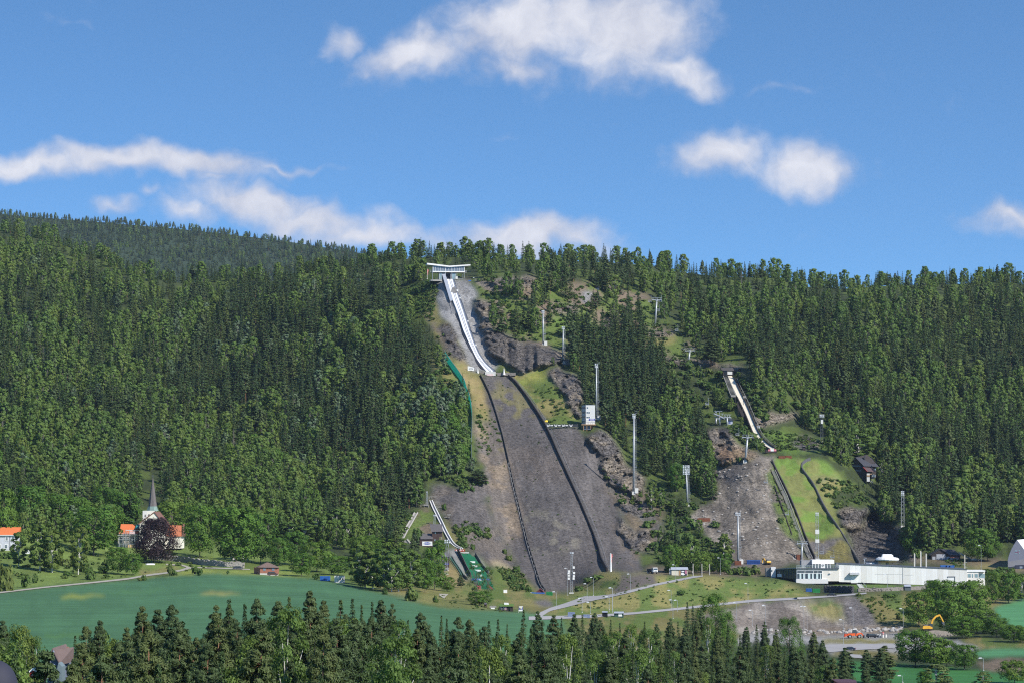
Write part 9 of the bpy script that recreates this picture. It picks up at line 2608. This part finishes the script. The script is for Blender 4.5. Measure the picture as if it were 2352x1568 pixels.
m.hexa([a,b_,b_ + Vector((0,7,0)),a + Vector((0,7,0))],[c_,d_,d_ + Vector((0,.2,0)),c_ + Vector((0,.2,0))]); bw(m,'roof',mat('dark_red_roof',(.10,.045,.05),.6),r)
# dark rounded thing at the very corner, close to the camera
yq = 26.0
c0 = W(C1,-180,1720,yq); k = yq / FPX / 1.7415 * SCALE[C1]
r = thing('lamp_hood','smooth dark blue grey rounded hood close by in the bottom left corner','lamp hood',c0)
m = MB(); n = 10
m.lathe([(k * 780 * math.cos(t_),k * 980 * math.sin(t_)) for t_ in np.linspace(0,math.pi / 2 - .03,n)],32); m.build('hood',mat('dark_lacquer',(.03,.031,.05),.75,var=.06),r,smooth=True)
m = MB(); m.tube((0,0,c0.z * 0 - 3.2),(0,0,0),.05,n=10); m.build('post',DSTEEL,r)
m = MB(); m.lathe([(k * 800,-.03),(k * 800,0)],32); m.build('rim',BLACK,r)
# ------------------------------------------------------------------ labels for the trees: what each looks like and what it stands by
LM = [('the church',345,1235),('the orange roofed farmhouse',20,1235),('the brick building',612,1305),('the white field container',780,1328),('the green landing mat',1085,1305),('the brown judges cabin',990,1235),
      ('the turf roofed hut',1163,1392),('the poster shed',1560,1312),('the white stadium wall',2050,1320),('the arched hall',2335,1280),('the barn',2170,1272),('the orange wheel loader',1968,1455),('the raised excavator arm',2140,1430),
      ('the weathered house',128,1520),('the glazed entrance',1880,1315),('the gravel embankment',1800,1410),('the left end of the field',0,1420),('the middle of the field',520,1370),('the field corner',1180,1410),('the uphill road',1330,1390),('the lower road',1560,1395),
      ('the dark car by the stone wall',547,1305),('the blue container',750,1327)]
def near_lm(u,v):
 b = sorted(LM,key=lambda l: (l[1] - u) ** 2 + ((l[2] - v) * .6) ** 2)[0]
 du,dv = u - b[1],v - b[2]
 if abs(du) > abs(dv) * .8: d = 'right of' if du > 0 else 'left of'
 else: d = 'below' if dv > 0 else 'above'
 return d,b[0]
ADJ = {'spruce': 'dark spruce','olive': 'broad olive green spruce','pine': 'dull green pine','birch': 'light green birch','light': 'pale yellow green birch','broadleaf': 'leafy broadleaf tree','aspen': 'grey green aspen','beech': 'copper beech','shrub': 'bush','snag': 'bare dead spruce','halfbare': 'thin leaved tree'}
ORD = ['first','second','third','fourth','fifth','sixth','seventh','eighth','ninth','tenth','eleventh','twelfth','thirteenth','fourteenth','fifteenth','sixteenth']
HILL = {'spruce': 'tall dark spruce rising out of the hillside wood','pine': 'dull green pine rising out of the hillside wood','birch': 'light green birch in the hillside wood','broadleaf': 'round crowned broadleaf tree in the hillside wood',
  'aspen': 'pale grey green aspen in the hillside wood','shrub': 'low green bush on the open hillside','snag': 'bare grey dead spruce standing among the hillside trees'}
by = {}
for t_ in TREES:
 if t_['region'] == 'hillside':
  tag(t_['o'],HILL[t_['kind']],None,'%s on the hillside' % {'spruce': 'spruces','pine': 'pines','birch': 'birches','broadleaf': 'broadleaf trees','aspen': 'aspens','shrub': 'bushes','snag': 'dead spruces'}[t_['kind']])
  continue
 u,v = proj(t_['pos'] + Vector((0,0,t_['h'])))
 if t_['region'] == 'valley':
  lb = '%s, %s' % (ADJ[t_['kind']],t_['note'])
  if len(lb.split()) < 4: lb = lb.replace(', ',' in the rough grass, ')
  t_['g'] = 'trees and bushes of the valley'
 else:
  size = 'tall ' if t_['h'] > 21 else 'low ' if t_['h'] < 16.5 else ''
  row = 'on near wood skyline' if v < np.interp(u,env_u,env_v) + 14 else 'inside near wood' if v < np.interp(u,env_u,env_v) + 75 else 'fronting near wood'
  d,n_ = near_lm(u,v - 40)
  d = {'left of': 'lower left of','right of': 'lower right of','below': 'straight below','above': 'beside'}[d]
  lb = '%s%s %s, %s %s' % (size,ADJ[t_['kind']],row,d,n_)
  t_['g'] = 'trees of the near wood'
 by.setdefault(lb,[]).append((u,t_))
for lb,l in by.items():
 l.sort(key=lambda x: x[0])
 for i,(u,t_) in enumerate(l):
  if len(lb.split()) > 15: lb = lb.replace('on near wood skyline','on skyline').replace('light green ','').replace('dull green ','')
  s_ = lb if len(l) == 1 else ORD[min(i,15)] + ' ' + lb
  wd = s_.split()
  tag(t_['o'],s_,None,t_['g'])
# ------------------------------------------------------------------ light, sky, camera view
SUN = Vector((0.60,-0.50,0.62)).normalized()
sl = bpy.data.lights.new('sun','SUN')
sl.energy,sl.angle,sl.color = 5.0,R(0.53),(1.0,0.95,0.86)
so = bpy.data.objects.new('sun',sl); COL.objects.link(so)
so.rotation_euler = SUN.to_track_quat('Z','Y').to_euler()
so.location = (300,-200,500)
w = bpy.data.worlds.new('World'); SC.world = w
w.use_nodes = True
t = NT(w.node_tree)
gen = t.n('ShaderNodeTexCoord').outputs['Generated']
sxyz0 = t.n('ShaderNodeSeparateXYZ',{0: gen})
# the air is clear: look a little higher into the sky model near the horizon
lift = t.n('ShaderNodeCombineXYZ',{0: sxyz0.outputs[0],1: sxyz0.outputs[1],2: t.math('ADD',t.math('MULTIPLY',sxyz0.outputs[2],2.5),0.07)}).outputs[0]
lift = t.n('ShaderNodeVectorMath',{0: lift},operation='NORMALIZE').outputs[0]
sky = t.n('ShaderNodeTexSky',{'Vector': lift},sky_type='NISHITA',sun_disc=False,sun_elevation=math.asin(SUN.z),sun_rotation=math.atan2(SUN.x,SUN.y),
          altitude=200.0,air_density=1.0,dust_density=0.25,ozone_density=2.2)
sxyz = t.n('ShaderNodeSeparateXYZ',{0: gen})
X,Yc,Z = sxyz.outputs[0],sxyz.outputs[1],sxyz.outputs[2]
# direction on the sky: tangent coordinates towards the north (+Y) half, one unit = 1000 photo pixels
ysafe = t.math('MAXIMUM',Yc,0.02)
a = t.math('MULTIPLY',t.math('DIVIDE',X,ysafe),FPX / 1000.0)
b = t.math('MULTIPLY',t.math('DIVIDE',Z,ysafe),FPX / 1000.0)
ab = t.n('ShaderNodeCombineXYZ',{0: a,1: b,2: 0.0}).outputs[0]
warp = t.n('ShaderNodeTexNoise',{'Vector': ab,'Scale': 9.0,'Detail': 2.0,'Roughness': 0.6})
wv = t.n('ShaderNodeVectorMath',{0: warp.outputs['Color'],1: (0.5,0.5,0.5)},operation='SUBTRACT').outputs[0]
wv = t.n('ShaderNodeVectorMath',{0: wv,3: 0.11},operation='SCALE').outputs[0]
abw = t.n('ShaderNodeVectorMath',{0: ab,1: wv},operation='ADD').outputs[0]
CLOUDS = [  # centre u, v, radius u, radius v, weight, tilt degrees
 (1190,62,165,95,1.0,0),(1310,50,120,80,.9,0),(1440,62,165,120,1.05,0),(1090,95,90,50,.7,0),(955,130,150,62,.85,12),(840,168,60,22,.55,0),
 (1180,155,110,55,.72,-18),(1560,165,110,42,.75,-16),(1460,150,80,40,.6,0),(785,105,55,34,.6,25),(1780,216,100,14,.32,4),(1050,160,120,40,.35,0),
 (1655,362,110,56,.92,5),(1860,392,112,64,.92,-4),(1765,402,60,18,.4,0),
 (60,385,170,36,.95,4),(280,364,200,34,1.0,0),(450,378,190,38,.95,-6),(640,390,130,14,.6,2),(500,412,110,28,.6,-10),(540,350,90,16,.35,-6),
 (270,462,60,24,.55,0),(340,434,34,16,.5,0),(430,480,80,34,.6,-10),(600,472,170,48,.95,-10),(700,510,180,42,.9,-8),(830,542,180,36,.85,0),(900,520,70,30,.5,0),
 (1020,552,150,30,.6,0),(1220,545,170,44,1.1,0),(1330,556,100,26,.7,-6),(1160,308,40,10,.22,10),(1415,282,40,9,.22,0),(2330,500,130,38,.75,0),(170,45,110,10,.16,-8),
]
acc = None
for (u_,v_,ru,rv,wgt,tilt) in CLOUDS:
 c = P(u_,v_,1000.0)
 ca,cb = c[0] / c[1] * FPX / 1000,(c[2] - CAMZ) / c[1] * FPX / 1000
 mp = t.n('ShaderNodeMapping',{'Vector': abw,'Location': (ca,cb,0),'Rotation': (0,0,R(tilt)),'Scale': (ru / 940.0,rv / 960.0,1)},vector_type='TEXTURE')
 ln = t.n('ShaderNodeVectorMath',{0: mp.outputs[0]},operation='LENGTH').outputs['Value']
 bl = t.math('MULTIPLY_ADD',ln,-0.967 * wgt,1.45 * wgt)
 acc = bl if acc is None else t.math('SMOOTH_MAX',acc,bl,0.12)
acc = t.math('MAXIMUM',acc,0.0)
n1 = t.noise(abw,5.5,5.0,0.62)
n2 = t.noise(ab,17.0,3.0,0.6)
dens = t.math('ADD',acc,t.math('MULTIPLY',t.math('SUBTRACT',t.math('MULTIPLY_ADD',n2,0.36,t.math('MULTIPLY',n1,0.7)),0.53),1.4))
cover = t.n('ShaderNodeMapRange',{'Value': dens,'From Min': 0.14,'From Max': 1.18},interpolation_type='SMOOTHSTEP').outputs[0]
north = t.n('ShaderNodeMapRange',{'Value': Yc,'From Min': 0.3,'From Max': 0.6}).outputs[0]
cover = t.math('MULTIPLY',t.math('MULTIPLY',cover,north),0.95)
shade = t.ramp(t.math('MULTIPLY_ADD',n1,1.1,t.math('MULTIPLY',dens,0.28)),0.50,1.05)
cc = t.mix(shade,(2.9,3.05,3.7),(4.75,4.8,5.15))
# the clear sky between them
hsv = t.n('ShaderNodeMix',{0: 1.0,6: sky.outputs[0],7: (.56,.86,1.05,1)},data_type='RGBA',blend_type='MULTIPLY')
full = t.mix(cover,hsv.outputs[2],cc)
bg = t.n('ShaderNodeBackground',{'Color': full,'Strength': 0.15})
t.n('ShaderNodeOutputWorld',{'Surface': bg.outputs[0]})
# thin summer air between here and the far ridge
hb = MB(); hb.box(-3600,3600,-200,7600,-62,820)
hm = bpy.data.materials.new('air'); hm.use_nodes = True
ht = NT(hm.node_tree)
ht.n('ShaderNodeOutputMaterial',{'Volume': ht.n('ShaderNodeVolumePrincipled',{'Color': (.62,.76,1.0,1),'Density': 0.000021,'Anisotropy': 0.2}).outputs[0]})
haze = tag(hb.build('haze',hm),'thin bluish summer haze over the whole valley',None,None,'stuff')
SC.view_settings.view_transform = 'Standard'
SC.view_settings.look = 'None'
SC.view_settings.exposure = 0.28
SC.view_settings.gamma = 1.0
SC.cycles.max_bounces = 6
SC.cycles.diffuse_bounces = 2
SC.cycles.glossy_bounces = 2
SC.cycles.transmission_bounces = 3
SC.cycles.transparent_max_bounces = 6
SC.cycles.use_denoising = False
SC.cycles.filter_width = 1.15
SC.cycles.use_adaptive_sampling = True
SC.cycles.adaptive_threshold = 0.02
w.cycles.sampling_method = 'MANUAL'
w.cycles.sample_map_resolution = 256
